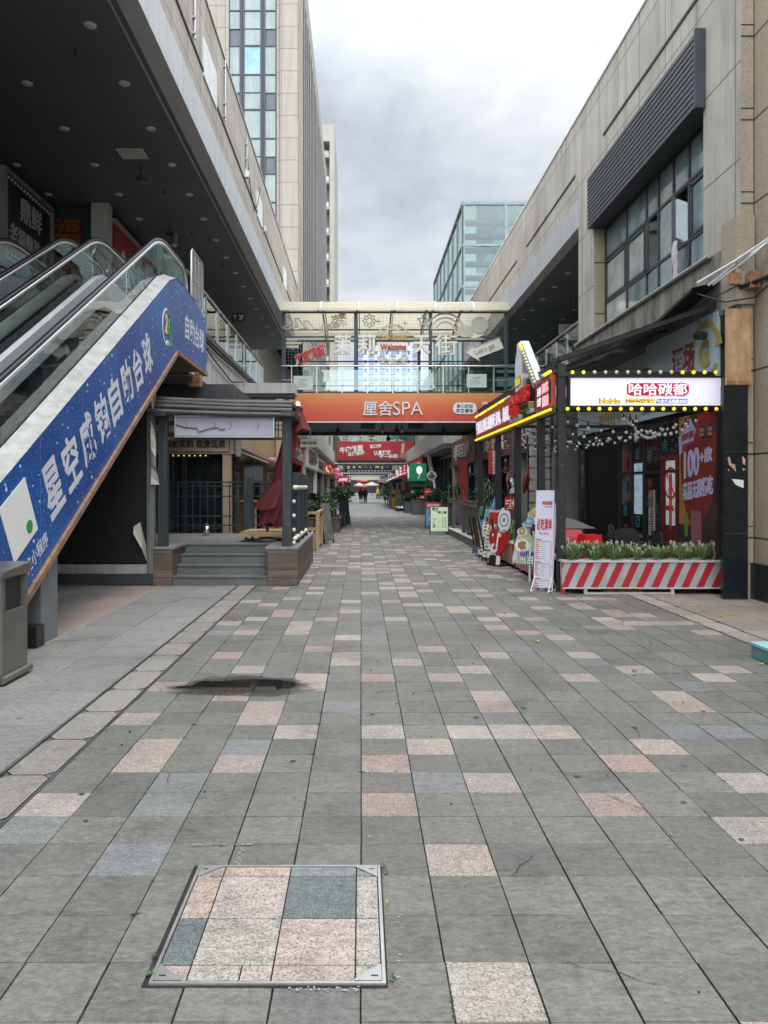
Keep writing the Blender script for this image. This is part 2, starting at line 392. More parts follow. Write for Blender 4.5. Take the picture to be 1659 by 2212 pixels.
class Tiles:
    def __init__(s): s.mb = MB(); s.c = []
    def tile(s, x0, x1, y0, y1, kind, col, tilt=.0016, z=0., cut=0, sink=.016):
        dz = [random.uniform(-tilt, tilt)+z for _ in range(4)]; e = .0035
        if cut:
            P8 = [(x0+cut, y0), (x1-cut, y0), (x1, y0+cut), (x1, y1-cut), (x1-cut, y1), (x0+cut, y1), (x0, y1-cut), (x0, y0+cut)]
            s.mb.add([(x, y, z) for x, y in P8], [tuple(range(8))], kind); s.c.append((col, 8)); return
        top = [(x0, y0, dz[0]), (x1, y0, dz[1]), (x1, y1, dz[2]), (x0, y1, dz[3])]
        bot = [(x, y, z-sink) for x, y, _ in top]
        s.mb.add(top+bot, [(0,1,2,3), (0,4,5,1), (1,5,6,2), (2,6,7,3), (3,7,4,0)], kind); s.c.append((col, 20))
    def build(s, name):
        o = s.mb.build(name, [T_grey, T_pink, T_lite]); a = o.data.color_attributes.new('tint', 'FLOAT_COLOR', 'CORNER')
        d = []
        for c, n in s.c: d += [*c, 1]*n
        a.data.foreach_set('color', d); return o
def jit(c, v=.1): k = 1+random.uniform(-v, v); return tuple(x*k*(1+random.uniform(-.02, .02)) for x in c)
C_GREY, C_PINK, C_SLATE = (.158, .153, .132), (.36, .292, .25), (.195, .203, .205)
pink_px = [(1075,2130),(1000,1853),(845,1742),(833,1652),(825,1581),(1065,1693),(932,1614),(1020,1580),(1112,1580),(1205,1580),(1333,1733),(1370,1648),
 (1430,1612),(1610,1688),(1615,1783),(310,1616),(285,1652),(515,1652),(100,1753),(640,1580),(562,1530),(545,1555),(668,1480),(660,1464),(745,1437),(685,1407),(535,1440),
 (490,1410),(355,1490),(290,1558),(530,1363),(815,1462),(970,1462),(880,1428),(935,1398),(1085,1413),(1030,1443),(1060,1502),(1075,1524),(1260,1462),(1275,1415),
 (1145,1367),(990,1310),(1040,1340),(1180,1338),(1225,1378),(1260,1312),(1375,1325),(1390,1448),(1485,1505),(1505,1525),(1560,1440),(1555,1467),(1440,1350),(495,1504),
 (750,1372),(640,1348),(850,1336),(760,1318),(700,1333),(600,1320),(745,1420)]
slate_px = [(525,1613),(265,1860),(1485,1582),(1580,1582)]
lite_px = [(50,1800),(350,1700),(370,1680),(310,1735)]
TW, TL = .3, .3
def cell(u, v): Y = F*1.7/(v-V0); return (math.floor((u-U0)/F*Y/TW), math.floor(Y/TL))
pink = {cell(*p) for p in pink_px}; slate = {cell(*p) for p in slate_px}; lite = {cell(*p) for p in lite_px}
tl = Tiles()
for j in range(-6, 147):
    for i in range(-6, 14):
        gx, gy = (.0022+.0028*((i*7+j//9*3) % 5)/4)*random.uniform(.7, 1.2), random.uniform(.0008, .0022)
        x0, x1, y0, y1 = i*TW+gx, (i+1)*TW-gx, j*TL+gy, (j+1)*TL-gy
        far = max(0, min(1, (j*TL-7)/8))
        if (i, j) in slate: k, c = 2, jit(C_SLATE)
        elif (i, j) in lite: k, c = 2, jit((.20, .207, .20), .05)
        elif (i, j) in pink or (j*TL > 8.6 and random.random() < .09+.13*far) or (j < 8 and random.random() < .1):
            k = 1; q = random.random(); c = jit(C_PINK if q < .6 else (.38, .325, .285) if q < .85 else (.33, .24, .205), .08)
        else:
            k = 0; c = jit(C_GREY, .14)
            if random.random() < .03: c = jit((.185, .19, .18), .08)
        tl.tile(x0, x1, y0, y1, k, c, .0022)
struct(tl.build('street_paving'))
# further along, the street is laid in pale stone
t2 = Tiles()
for j in range(0, 360):
    for i in range(-6, 14):
        y0 = 44.1+j*.6
        t2.tile(i*TW*1+.004, (i+1)*TW-.004, y0+.004, y0+.596, 2, jit((.30, .30, .285), .1), .001)
struct(t2.build('pale_paving'))
t3 = Tiles()
for i in range(0, 14):                                  # wide slabs left of the drain
    for j in range(-4, 60):
        xa = -2.15-i*.62; off = .3*(i % 2)
        pinkish = i in (2,) or i > 5
        c = jit((.33, .255, .215) if pinkish else (.25, .245, .225) if i < 4 else (.33, .29, .255), .09)
        if xa < -3.5 and j*.9 > 20: continue
        t3.tile(xa-.617, xa-.003, j*.9+off+.003, (j+1)*.9+off-.003, 1 if pinkish else 2, c, .0018)
struct(t3.build('pavement_slabs'))
t4 = Tiles()
for i in range(0, 8):                                   # brownish slabs right of the other drain
    for j in range(-4, 24):
        xa = 4.53+i*.6; c = jit((.30, .25, .21) if j > 12 else (.33, .31, .28), .12)
        t4.tile(xa+.003, xa+.597, j*.6+.003, (j+1)*.6-.003, 2, c, .002)
struct(t4.build('side_pavement'))
t5 = Tiles()
for k in range(-4, 22):                                 # covers of the drains
    y0 = k*.63+.05
    t5.tile(-2.115, -1.825, y0+.006, y0+.624, 2, jit((.29, .265, .23), .1), cut=.05, z=.001)
    t5.tile(4.23, 4.5, y0+.006, y0+.624, 2, jit((.36, .32, .27), .1), cut=.045, z=.001)
struct(t5.build('drain_covers'))
dm = MB()
for x0, x1 in ((-2.15, -2.13), (-1.815, -1.803), (4.205, 4.222), (4.508, 4.525)): dm.box(x0, x1, -2.5, 13.9, -.05, .002)
for k in range(-4, 23):
    y0 = k*.63+.05
    for xa, xb in ((-2.115, -1.825), (4.23, 4.5)):
        for sx, xx in ((1, xa), (-1, xb)):
            dm.add([(xx, y0-.045, -.002), (xx+sx*.045, y0, -.002), (xx, y0+.045, -.002)], [(0, 1, 2) if sx > 0 else (2, 1, 0)])
struct(dm.build('drain_edging', mat('drain_steel', (.22, .22, .21), .4, .7, var=.3)))
# puddle on the tiles: a film of water whose edge breaks up over the stone
def film(name, c, rx, ry, edge, soft, col, rough):
    t = NT(name); pos = t.node('ShaderNodeNewGeometry').outputs['Position']
    q = t.mapped(pos, (1/rx, 1/ry, 0), (-c[0]/rx, -c[1]/ry, 0)); ln = t.node('ShaderNodeVectorMath', operation='LENGTH'); t.link(q, ln.inputs[0])
    d = t.math('ADD', ln.outputs['Value'], t.math('MULTIPLY', t.math('SUBTRACT', t.noise(t.mapped(pos, (1, 2, 1)), 3.5, 4, .5), .5), .9))
    al = t.ramp(d, [(edge-soft, 1.), (edge, 0.)])
    b = t.node('ShaderNodeBsdfPrincipled'); b.inputs['Base Color'].default_value = (*col, 1); b.inputs['Roughness'].default_value = rough; b.inputs['Specular IOR Level'].default_value = .4
    tr = t.node('ShaderNodeBsdfTransparent'); mx = t.node('ShaderNodeMixShader'); t.link(al, mx.inputs[0]); t.link(tr.outputs[0], mx.inputs[1]); t.link(b.outputs[0], mx.inputs[2]); t.link(mx.outputs[0], t.out.inputs[0]); return t.m
pm = MB(); pm.quad((-2.0, 5.9, .0046), (-.2, 5.9, .0046), (-.2, 7.0, .0046), (-2.0, 7.0, .0046)); struct(pm.build('puddle', film('puddle_water', (-1.02, 6.46), .60, .27, .80, .05, (.012, .012, .011), .02)))
wm = MB(); wm.quad((-2.1, 5.8, .0034), (-.1, 5.8, .0034), (-.1, 7.1, .0034), (-2.1, 7.1, .0034)); struct(wm.build('wet_patch', film('wet_stone', (-1.0, 6.45), .70, .38, .92, .35, (.06, .059, .054), .28)))

# cracks, chipped corners and lime residue on the tiles
mk = MB(); rk = random.Random(21)
def ribbon(pts, w, m_, z=.0052):
    vs_ = []
    for i, (x, y) in enumerate(pts):
        a = Vector(pts[max(0, i-1)]); b = Vector(pts[min(len(pts)-1, i+1)]); d = (b-a).normalized() if (b-a).length > 0 else Vector((1, 0)); ww = w*(.4+.9*rk.random()); vs_ += [(x-d.y*ww, y+d.x*ww, z), (x+d.y*ww, y-d.x*ww, z)]
    mk.add(vs_, [(2*i, 2*i+1, 2*i+3, 2*i+2) for i in range(len(pts)-1)], m_)
def crack(x, y, a, L, w=.0016):
    pts = [(x, y)]; n = max(4, int(L/.035))
    for k in range(n): a += rk.uniform(-.45, .45); x += math.cos(a)*L/n; y += math.sin(a)*L/n; pts.append((x, y))
    ribbon(pts, w, 0)
for k in range(46):
    i, j = rk.randrange(-6, 14), rk.randrange(7, 46); side = rk.random()
    if -3 <= i <= 0 and 8 <= j <= 11: continue
    crack(i*TW+rk.uniform(.02, .28), j*TL+rk.choice((.0, .3)), rk.choice((1, -1))*rk.uniform(.3, 1.4), rk.uniform(.14, .34))
for k in range(34):                                # chipped corners
    x, y = rk.randrange(-6, 15)*TW, rk.randrange(7, 50)*TL; r = rk.uniform(.006, .019); n = 7; a0 = rk.uniform(0, 6.28)
    mk.add([(x+r*rk.uniform(.3, 2.2)*math.cos(a0+6.283*q/n), y+r*rk.uniform(.2, .7)*math.sin(a0+6.283*q/n), .0050) for q in range(n)], [tuple(range(n))], 0)
def residue(x0, y0, x1, y1, n, w):
    for k in range(n):
        f = rk.random(); x, y = x0+(x1-x0)*f+rk.gauss(0, w), y0+(y1-y0)*f+rk.gauss(0, w); r = rk.uniform(.0015, .006); q = 6
        mk.add([(x+r*rk.uniform(.4, 1.5)*math.cos(6.283*i/q), y+r*rk.uniform(.4, 1.2)*math.sin(6.283*i/q), .0054) for i in range(q)], [tuple(range(q))], 1)
residue(-.80, 3.58, -.5, 3.585, 110, .004); residue(-.55, 3.37, -.56, 3.56, 60, .006); residue(-.24, 2.55, .0, 2.55, 60, .005); residue(.12, 2.55, .16, 3.1, 26, .008)
for k in range(160): x, y = rk.uniform(-1.8, 4.2), rk.uniform(2.4, 10.5); residue(x, y, x+.02, y+.02, rk.randrange(1, 4), .006)
for (cx_, cy_, n_) in ((-1.55, 4.9, 60), (-1.75, 4.45, 50), (2.6, 8.6, 70), (3.1, 8.2, 50), (3.5, 7.6, 50)): residue(cx_-.15, cy_-.05, cx_+.15, cy_+.05, n_, .05)
for k in range(26):                                  # flattened chewing gum
    x, y = rk.uniform(-1.8, 4.2), rk.uniform(2.4, 9); r = rk.uniform(.012, .022)
    mk.add([(x+r*math.cos(.63*q), y+r*.8*math.sin(.63*q), .0051) for q in range(10)], [tuple(range(10))], 2)
for k in range(90):                                  # grit and bits of litter
    x, y = rk.uniform(-4, 4.4), rk.uniform(2.4, 12); r = rk.uniform(.003, .008); mk.ball((x, y, .008), r, rk.choice((0, 1, 2)), 5, 3)
struct(mk.build('paving_marks', [M_soilg, mat('lime_residue', (.36, .36, .33), .9), mat('old_gum', (.06, .06, .062), .7)]))
# moss in some joints
ms_ = MB()
for k in range(40):
    i = rk.randrange(-5, 14); y = rk.uniform(2.3, 9); L = rk.uniform(.05, .3)
    for q in range(int(L*70)): yy = y+rk.uniform(0, L); r = rk.uniform(.0025, .006); ms_.ball((i*TW+rk.gauss(0, .002), yy, .001), r, 0, 5, 3, (1, 1.4, .8))
mo = ms_.build('joint_moss', mat('moss', (.04, .06, .015), .9, var=.4, scale=40)); mo['kind'] = 'stuff'
# manhole
mh = thing('manhole_cover', 'square steel-framed access cover inlaid with pink and grey granite in the foreground paving', 'manhole cover', (-.32, 2.97, 0))
M_frame = mat('polished_steel_edge', (.6, .58, .54), .38, .9, var=.15)
fr = MB()
mx0, mx1, my0, my1 = -.725, .085, 2.57, 3.375
for a in ((mx0, mx1, my0, my0+.012), (mx0, mx1, my1-.012, my1), (mx0, mx0+.012, my0+.012, my1-.012), (mx1-.012, mx1, my0+.012, my1-.012)): fr.box(*a, -.004, .012)
fr.build('frame', M_frame, mh)
ds = MB(); ds.box(mx0-.022, mx1+.007, my0-.008, my1+.009, -.01, .0042); ds.build('recess', M_soilg, mh)
def inlay(x0, x1, y0, y1, k, c):
    t = Tiles(); t.tile(x0+.003, x1-.003, y0+.003, y1-.003, k, c, .0005, z=.0095, sink=.004)
    o = t.build('stone_inlay'); o.data.transform(Matrix.Translation(-Vector(BASE[mh.name]))); o.parent = mh
xa, xb, xc, xd = mx0+.014, -.6, -.02, mx1-.014; xm = -.31
ya, yb, ym, yc, yd = my0+.014, 2.67, 2.96, 3.28, my1-.014
PK, DK, BG = (.44, .35, .305), (.125, .142, .142), (.40, .355, .31)
for q in ((xa, xb, ya, yb, 1, (.37, .29, .25)), (xb, -.42, ya, yb, 1, BG), (-.42, xm, ya, yb, 1, PK), (xm, xc, ya, yb, 1, (.42, .33, .28)), (xc, xd, ya, yb, 1, BG),
          (xa, xb, yb, ym, 2, DK), (xb, xm, yb, ym, 1, BG), (xm, xc, yb, ym, 1, PK), (xc, xd, yb, ym, 1, BG),
          (xa, xb, ym, yc, 1, (.43, .33, .27)), (xb, xm, ym, yc, 1, (.43, .36, .32)), (xm, xc, ym, yc, 2, DK), (xc, xd, ym, yc, 1, BG),
          (xa, xb, yc, yd, 1, (.38, .3, .25)), (xb, xm, yc, yd, 1, (.45, .33, .27)), (xm, xc, yc, yd, 2, (.2, .22, .225)), (xc, xd, yc, yd, 2, (.2, .22, .22))): inlay(*q)
for x, y, sx, sy in ((xa, ya, 1, 1), (xd, ya, -1, 1), (xa, yd, 1, -1), (xd, yd, -1, -1)):
    m = MB(); f = (0, 1, 2) if sx*sy > 0 else (2, 1, 0)
    m.add([(x, y, .0135), (x+sx*.1, y, .0135), (x, y+sy*.09, .0135)], [f])
    cx, cy = x+sx*.024, y+sy*.024
    m.add([(cx-.012, cy-.004, .0138), (cx+.012, cy-.004, .0138), (cx+.012, cy+.004, .0138), (cx-.012, cy+.004, .0138)], [(0, 1, 2, 3)], 1)
    m.build('corner_plate', [M_frame, M_black], mh)
# weeds in the joints at the cover
for i, (x, y) in enumerate(((.10, 3.37), (.11, 3.33), (.11, 2.60), (-.735, 2.62), (-.74, 2.72))):
    m = MB()
    for k in range(16):
        a = random.uniform(0, 6.28); r = random.uniform(0, .022); s = random.uniform(.004, .010)
        c = Vector((x+r*math.cos(a)*.6, y+r*math.sin(a), .006+random.uniform(0, .014)))
        d = Vector((math.cos(a*3), math.sin(a*3), random.uniform(0, .6)))*s; e = Vector((-d.y, d.x, .2*s))*.5
        m.add([c-d, c+e, c+d, c-e], [(0, 1, 2, 3)], k % 2)
    o = m.build('weed', [M_leaf1, M_leaf3], base=(x, y, 0))
    tag(o, ['small green weed at the far right corner of the steel access cover', 'small green weed at the far right corner of the steel access cover', 'weed sprouting at the near right corner of the access cover',
        'weed in the joint at the near left corner of the access cover', 'weed halfway up the left joint of the access cover'][i], 'weed', 'weeds round the access cover')
# fallen leaves
M_yleaf = mat('yellow_leaf', (.5, .33, .03), .5, var=.3, scale=30); M_bleaf = mat('brown_leaf', (.22, .09, .03), .6, var=.3, scale=30)
def leaf_at(u, v, mm, s, label, z=.004):
    Y = F*1.7/(v-V0); x = (u-U0)/F*Y
    m = MB(); a = random.uniform(0, 6.28); c, sn = math.cos(a), math.sin(a)
    prof = [(-.5, 0), (-.25, .2), (.1, .26), (.35, .14), (.6, 0), (.35, -.14), (.1, -.26), (-.25, -.2)]
    vs_ = [(0, 0, .012)]+[((px*c-py*sn)*s, (px*sn+py*c)*s, .004+.014*abs(py)*4*random.uniform(.6, 1.2)) for px, py in prof]
    m.add([(x+q[0], Y+q[1], z+q[2]) for q in vs_], [(0, i, i % 8+1) for i in range(1, 9)])
    m.add([(x+(-.5*c)*s, Y+(-.5*sn)*s, z+.006), (x+(-.8*c-.03)*s, Y+(-.8*sn)*s, z+.004), (x+(-.8*c+.03)*s, Y-.8*sn*s, z+.004)], [(0, 1, 2)])
    tag(m.build('fallen_leaf', mm, base=(x, Y, 0)), label, 'leaf', 'fallen leaves on the paving')
for u, v in ((1160,1387),(1270,1361),(1346,1352),(1349,1373),(1344,1345),(1371,1451),(1324,1320),(1370,1459),(1412,1308),(1437,1321),(1423,1314),(1478,1333),(1504,1350),(1512,1310),(1533,1305),(1537,1315),(1560,1335),(1605,1332),(1578,1330),(1645,1436),(1187,1297),(1146,1280),(1066,1230),(1453,1317),(1590,1326),(838,1955),(1420,1300),(1550,1290)):
    if (u, v) == (1371,1451): leaf_at(u, v, M_bleaf, .075, 'brown curled leaf lying alone on the grey tiles in mid street')
    elif (u, v) == (838,1955): leaf_at(u, v, M_yleaf, .02, 'tiny pale leaf scrap on the paving just right of the access cover')
    elif (u, v) == (1645,1436): leaf_at(u, v, M_yleaf, .08, 'yellow leaf at the foot of the pale blue block')
    else: leaf_at(u, v, M_yleaf, random.uniform(.05, .085), 'small yellow leaf fallen on the paving before the striped planter')

# ================================================================== LEFT BUILDING
XL, XS, ZS, ZF, ZM, ZT = -3.19, -3.8, 8.68, 9.37, 10.1, 11.67
M_stone = stone('beige_stone_cladding', (.52, .465, .39), (.47, .42, .355), 1.18, .77, .009, stain=.45, zoff=.4)
M_stone_r = stone('grey_stone_cladding', (.54, .495, .43), (.48, .44, .38), 1.35, 1.5, .010, stain=.5, zoff=.75)
M_fascia = mat('silver_fascia_panel', (.52, .53, .54), .45, .35, var=.07, streak=.3, grime='6b6b68', pos=True)
def seams(t, vec, c, dark=(.02, .022, .025)):
    sp = t.node('ShaderNodeSeparateXYZ'); t.link(vec, sp.inputs[0])
    fy = t.math('FRACT', t.math('DIVIDE', sp.outputs[1], 1.2)); fx = t.math('FRACT', t.math('DIVIDE', sp.outputs[0], 3.3))
    k = t.math('MAXIMUM', t.math('LESS_THAN', fy, .012), t.math('LESS_THAN', fx, .003)); return t.mix(k, c, (.16, .17, .18))
M_soffit = mat('dark_soffit_panel', (.125, .14, .152), .5, var=.1, scale=.6, pos=True, extra=seams, spec=.25)
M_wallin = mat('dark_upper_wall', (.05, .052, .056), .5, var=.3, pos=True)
M_conc = mat('painted_concrete_edge', (.46, .45, .42), .65, var=.12, scale=1.2, streak=.5, grime='5a5348', pos=True)
lb = thing('shopping_building', 'long beige stone shopping building with dark overhanging soffit on the left', 'building', (-9, 14, 0))
box('roof_parapet', M_stone, lb, -4.2, XL, -6, 38.2, ZF, ZT)
box('coping', M_conc, lb, -4.25, XL+.03, -6, 38.2, ZT, ZT+.06)
m = MB()
for a, b in ((-6, 15.2), (16.55, 23.05), (24.2, 30.8), (32.0, 38.2)): m.box(XL-.02, XL+.025, a, b, ZM-.02, ZM+.04)
m.build('shadow_groove', M_black, lb)
for a, b in ((15.2, 16.55), (23.05, 24.2), (30.8, 32.0)): box('blank_panel', M_white, lb, XL-.02, XL+.03, a, b, ZM-.1, ZM+.67)
box('metal_fascia', M_fascia, lb, XL-.3, XL+.012, -6, 38.2, ZS-.03, ZF)
box('soffit', M_soffit, lb, -14, XL-.3, -6, 38.2, ZS, ZS+.12)
box('roof_slab', M_wallin, lb, -14, -4.3, -6, 38.2, ZF+.1, ZF+.4)
box('soffit_trim', M_alu, lb, -3.63, -3.59, -6, 38.2, ZS-.012, ZS-.002)
for i, (x, n) in enumerate(((-4.09, 17), (-5.77, 17), (-7.46, 8))):
    for k in range(n):
        y = 8.1+1.645*k
        MB().lathe([(.001, -.02), (.075, -.02), (.092, -.012), (.095, 0)], (x, y, ZS), 16).build('downlight', M_lamp, lb)
box('ceiling_hatch', M_lamp, lb, -5.05, -4.5, 15.53, 16.0, ZS-.02, ZS-.003)
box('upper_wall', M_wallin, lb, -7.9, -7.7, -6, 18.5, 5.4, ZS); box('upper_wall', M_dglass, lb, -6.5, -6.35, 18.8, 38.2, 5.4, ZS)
m = MB()
for k in range(12): m.box(-6.35, -6.3, 19.5+k*1.6, 19.58+k*1.6, 5.4, ZS)
m.box(-6.36, -6.31, 18.8, 38.2, 7.3, 7.38); m.build('window_mullions', M_dark, lb)
box('pillar', mat('cream_pillar_panel', (.5, .49, .45), .5, var=.06), lb, -6.62, -6.2, 18.5, 18.8, 5.4, ZS)
box('floor_slab', M_soffit, lb, -14, -6.9, -6, 16.45, 4.25, 5.38); box('floor_slab', M_conc, lb, -14, XS, 16.6, 38.2, 4.25, 5.4)
box('floor_soffit', M_soffit, lb, -14, XS-.02, 16.7, 38.2, 4.2, 4.245)
m = MB(); m.box(XS, XS+.05, 16.6, 29.9, 5.34, 5.46); m.build('edge_trim', M_dark, lb)
# conduits and brackets on the slab edge
m = MB(); m.tube([(XS+.05, 17, 5.28), (XS+.05, 19.5, 5.2), (XS+.06, 22, 5.22), (XS+.06, 29.8, 5.18)], .03); m.tube([(XS+.05, 17.1, 5.2), (XS+.06, 19.2, 4.95), (XS+.06, 21.8, 4.75), (XS+.1, 23.6, 5.0)], .02)
m.tube([(XS+.06, 17.7, 5.2), (XS+.1, 17.75, 4.8), (XS+.1, 17.9, 4.65), (XS+.08, 18.1, 4.9)], .035); m.build('cable_run', M_cable, lb)
m = MB(); m.tube([(XS+.04, 17.25, 5.35), (XS+.04, 17.25, 4.3)], .03); m.tube([(XS+.04, 17.4, 5.35), (XS+.04, 17.4, 4.3)], .03); m.build('downpipe', M_alu, lb)
for y_, za_, zb_ in ((14.3, 10.2, 11.2), (17.5, 10.2, 11.6), (20.8, 10.35, 11.3)):
    m = MB(); m.tube([(XL+.04, y_, za_), (XL+.04, y_, zb_)], .022, 6)
    for z_ in (za_+.1, za_+.4, zb_-.15): m.box(XL, XL+.06, y_-.05, y_+.05, z_-.02, z_+.02)
    m.build('conduit', M_alu, lb)
m = MB(); m.tube([(XL+.03, 20.8, 11.0), (XL+.05, 21.4, 10.2), (XL+.04, 22.3, 9.9), (XL+.04, 23.0, 10.3), (XL+.03, 23.6, 11.1)], .012, 5); m.build('loose_cable', M_cable, lb)
for y_, z_ in ((20.8, 10.4), (24.6, 10.2)): MB().box(XL+.003, XL+.1, y_-.06, y_+.06, z_-.16, z_+.02).build('junction_box', M_white, lb)
M_rust = mat('rusty_plate', (.32, .16, .08), .8, var=.5, scale=12, bump=.4)
box('rusty_bracket', M_rust, lb, XS-.15, XS+.12, 17.2, 17.5, 4.02, 4.3)
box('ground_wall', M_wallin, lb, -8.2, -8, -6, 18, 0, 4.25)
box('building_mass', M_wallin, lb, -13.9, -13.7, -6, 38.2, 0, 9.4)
rl = thing('glass_railing', 'glass railing with steel handrail along the left upper walkway', 'railing', (XS, 23, 5.4))
m = MB()
for k in range(9): m.bar((XS-.06, 17.2+k*1.55, 5.4), (XS-.06, 17.2+k*1.55, 6.45), .05, .05)
m.build_each('post', M_steel, rl); m = MB(); m.tube([(XS-.06, 16.7, 6.5), (XS-.06, 29.6, 6.5)], .035); m.build('handrail', M_steel, rl)
m = MB()
for k in range(8): m.box(XS-.065, XS-.055, 17.28+k*1.55, 18.67+k*1.55, 5.5, 6.38)
m.build('glass_panel', M_gglass, rl)
# barrier of steel bars by the escalator head
def bar_gate(name, x, y0, y1, z0, z1, label):
    t = thing(name, label, 'railing', (x, (y0+y1)/2, z0)); m = MB()
    m.tube([(x, y0, z0), (x, y0, z1-.1), (x, y0+.06, z1), (x, y1-.06, z1), (x, y1, z1-.1), (x, y1, z0)], .028); m.build('frame', M_steel, t); m = MB()
    n = int((y1-y0)/.14)
    for k in range(1, n): m.tube([(x, y0+(y1-y0)*k/n, z0+.12), (x, y0+(y1-y0)*k/n, z1)], .014)
    m.tube([(x, y0, z0+.12), (x, y1, z0+.12)], .018); m.build('bars', M_steel, t)
bar_gate('steel_barrier', -3.7, 16.4, 17.6, 5.35, 6.9, 'tall steel bar barrier at the head of the near escalator')
bar_gate('steel_barrier', -5.05, 16.2, 17.0, 5.4, 6.5, 'low steel bar barrier between the two escalator heads')
# upper shop signs
M_ledblk = mat('black_sign_face', (.012, .012, .016), .4)
def marquee_bulbs(parent, pts, r, mats, name='bulb'):
    for p, mm in zip(pts, mats): MB().ball(p, r, 0, 8, 6).build(name, mm, parent)
s1 = thing('shop_sign', 'black upstairs shop sign with white characters in a ring of bulbs above the escalators', 'sign', (-7.55, 17, 7.3))
box('sign_box', M_ledblk, s1, -7.68, -7.5, 15.9, 18.2, 6.6, 8.35); m = MB()
m.text('鼎鲜', (-7.5, 17.15, 7.85), *FR, 1.1, .55, 0, .01); m.text('老福鼎美食', (-7.5, 17.05, 7.15), *FR, 1.9, .5, 0, .01); m.build('lettering', mat('dim_white_lettering', (.42, .43, .45), .5), s1)
m = MB()
for a in ((15.78, 15.9, 6.5, 8.45), (18.2, 18.32, 6.5, 8.45)): m.box(-7.68, -7.44, a[0], a[1], a[2], a[3])
m.box(-7.68, -7.44, 15.9, 18.2, 8.35, 8.45); m.box(-7.68, -7.44, 15.9, 18.2, 6.5, 6.6); m.build('frame', mat('grey_sign_frame', (.22, .22, .21), .5), s1)
for k in range(15):
    y = 15.98+k*2.12/14; MB().ball((-7.47, y, 8.27), .035, 0, 8, 5).build('bulb', M_bulb, s1); MB().ball((-7.47, y, 6.68), .035, 0, 8, 5).build('bulb', M_bulb, s1)
s2 = thing('shop_sign', 'dark green upright sign with two red and gold characters behind the escalators', 'sign', (-7.1, 18.6, 5.4))
box('sign_panel', mat('dark_green_panel', (.02, .03, .03), .5), s2, -7.85, -6.66, 18.62, 18.8, 5.4, 8.6)
m = MB(); m.text('福', (-7.25, 18.62, 7.95), *FACE, .72, .8, 0, .06, .03); m.text('鼎', (-7.25, 18.62, 6.85), *FACE, .72, .8, 0, .06, .03)
m.text('福', (-7.25, 18.58, 7.95), *FACE, .66, .74, 1, .005, .02); m.text('鼎', (-7.25, 18.58, 6.85), *FACE, .66, .74, 1, .005, .02)
m.build('lettering', [mat('dark_red_lettering', (.25, .015, .01), .5), mat('gold_lettering', (.2, .085, .012), .4)], s2)
s3 = thing('shop_sign', 'red upstairs banner with white characters receding along the left gallery', 'sign', (-6.2, 20.5, 7.3))
box('sign_panel', mat('maroon_banner', (.3, .018, .03), .5), s3, -6.3, -6.15, 18.9, 22.6, 6.4, 8.3); box('border', mat('tan_trim', (.4, .3, .2), .5), s3, -6.3, -6.14, 18.9, 22.6, 8.3, 8.45)
m = MB(); m.text('金秋厚利', (-6.15, 20.6, 7.4), *FR, 3.0, .85, 0, .02); m.build('lettering', M_letw, s3)
# ceiling fittings
def spot(name, p, label, cat, big=True):
    t = thing(name, label, cat, p); m = MB(); m.tube([p, (p[0], p[1], p[2]-.22)], .02); m.build('bracket', M_dark, t)
    m = MB(); m.tube([(p[0]+.02, p[1]+.12, p[2]-.26), (p[0], p[1]-.16, p[2]-.32)], .07, 12); m.build('body', M_black, t)
    if big: m = MB(); m.tube([(p[0]+.12, p[1]+.05, p[2]-.3), (p[0]+.14, p[1]-.06, p[2]-.62)], .075, 12); m.build('lamp_tube', M_alu, t)
spot('security_camera', (-4.78, 16.4, ZS), 'black security camera under the dark soffit just behind the pale ceiling hatch', 'camera', False)
spot('security_camera', (-5.05, 19.9, ZS), 'twin black and white ceiling camera hanging over the near escalator head', 'camera')
for i, (x, y) in enumerate(((-4.55, 12.0), (-4.6, 17.6), (-4.6, 20.5), (-4.3, 23.4))):
    m = MB(); m.tube([(x, y, ZS), (x, y, ZS-.1)], .012); m.lathe([(.001, -.13), (.035, -.11), (.04, -.1), (.012, -.095)], (x, y, ZS), 10)
    tag(m.build('sprinkler_head', M_black, base=(x, y, ZS)), 'small black sprinkler head under the dark left soffit', 'sprinkler', 'sprinkler heads under the soffit')
fs = thing('hanging_sign', 'small black hanging floor sign with white arrow under the left soffit', 'sign', (-4.55, 27.5, 7.4))
box('board', M_black, fs, -4.72, -4.2, 27.45, 27.55, 7.75, 8.05); m = MB(); m.text('↑ 2F', (-4.46, 27.45, 7.9), *FACE, .38, .18); m.build('lettering', M_letw, fs)
m = MB(); m.tube([(-4.46, 27.5, 8.05), (-4.46, 27.5, ZS)], .012); m.build('rod', M_dark, fs)

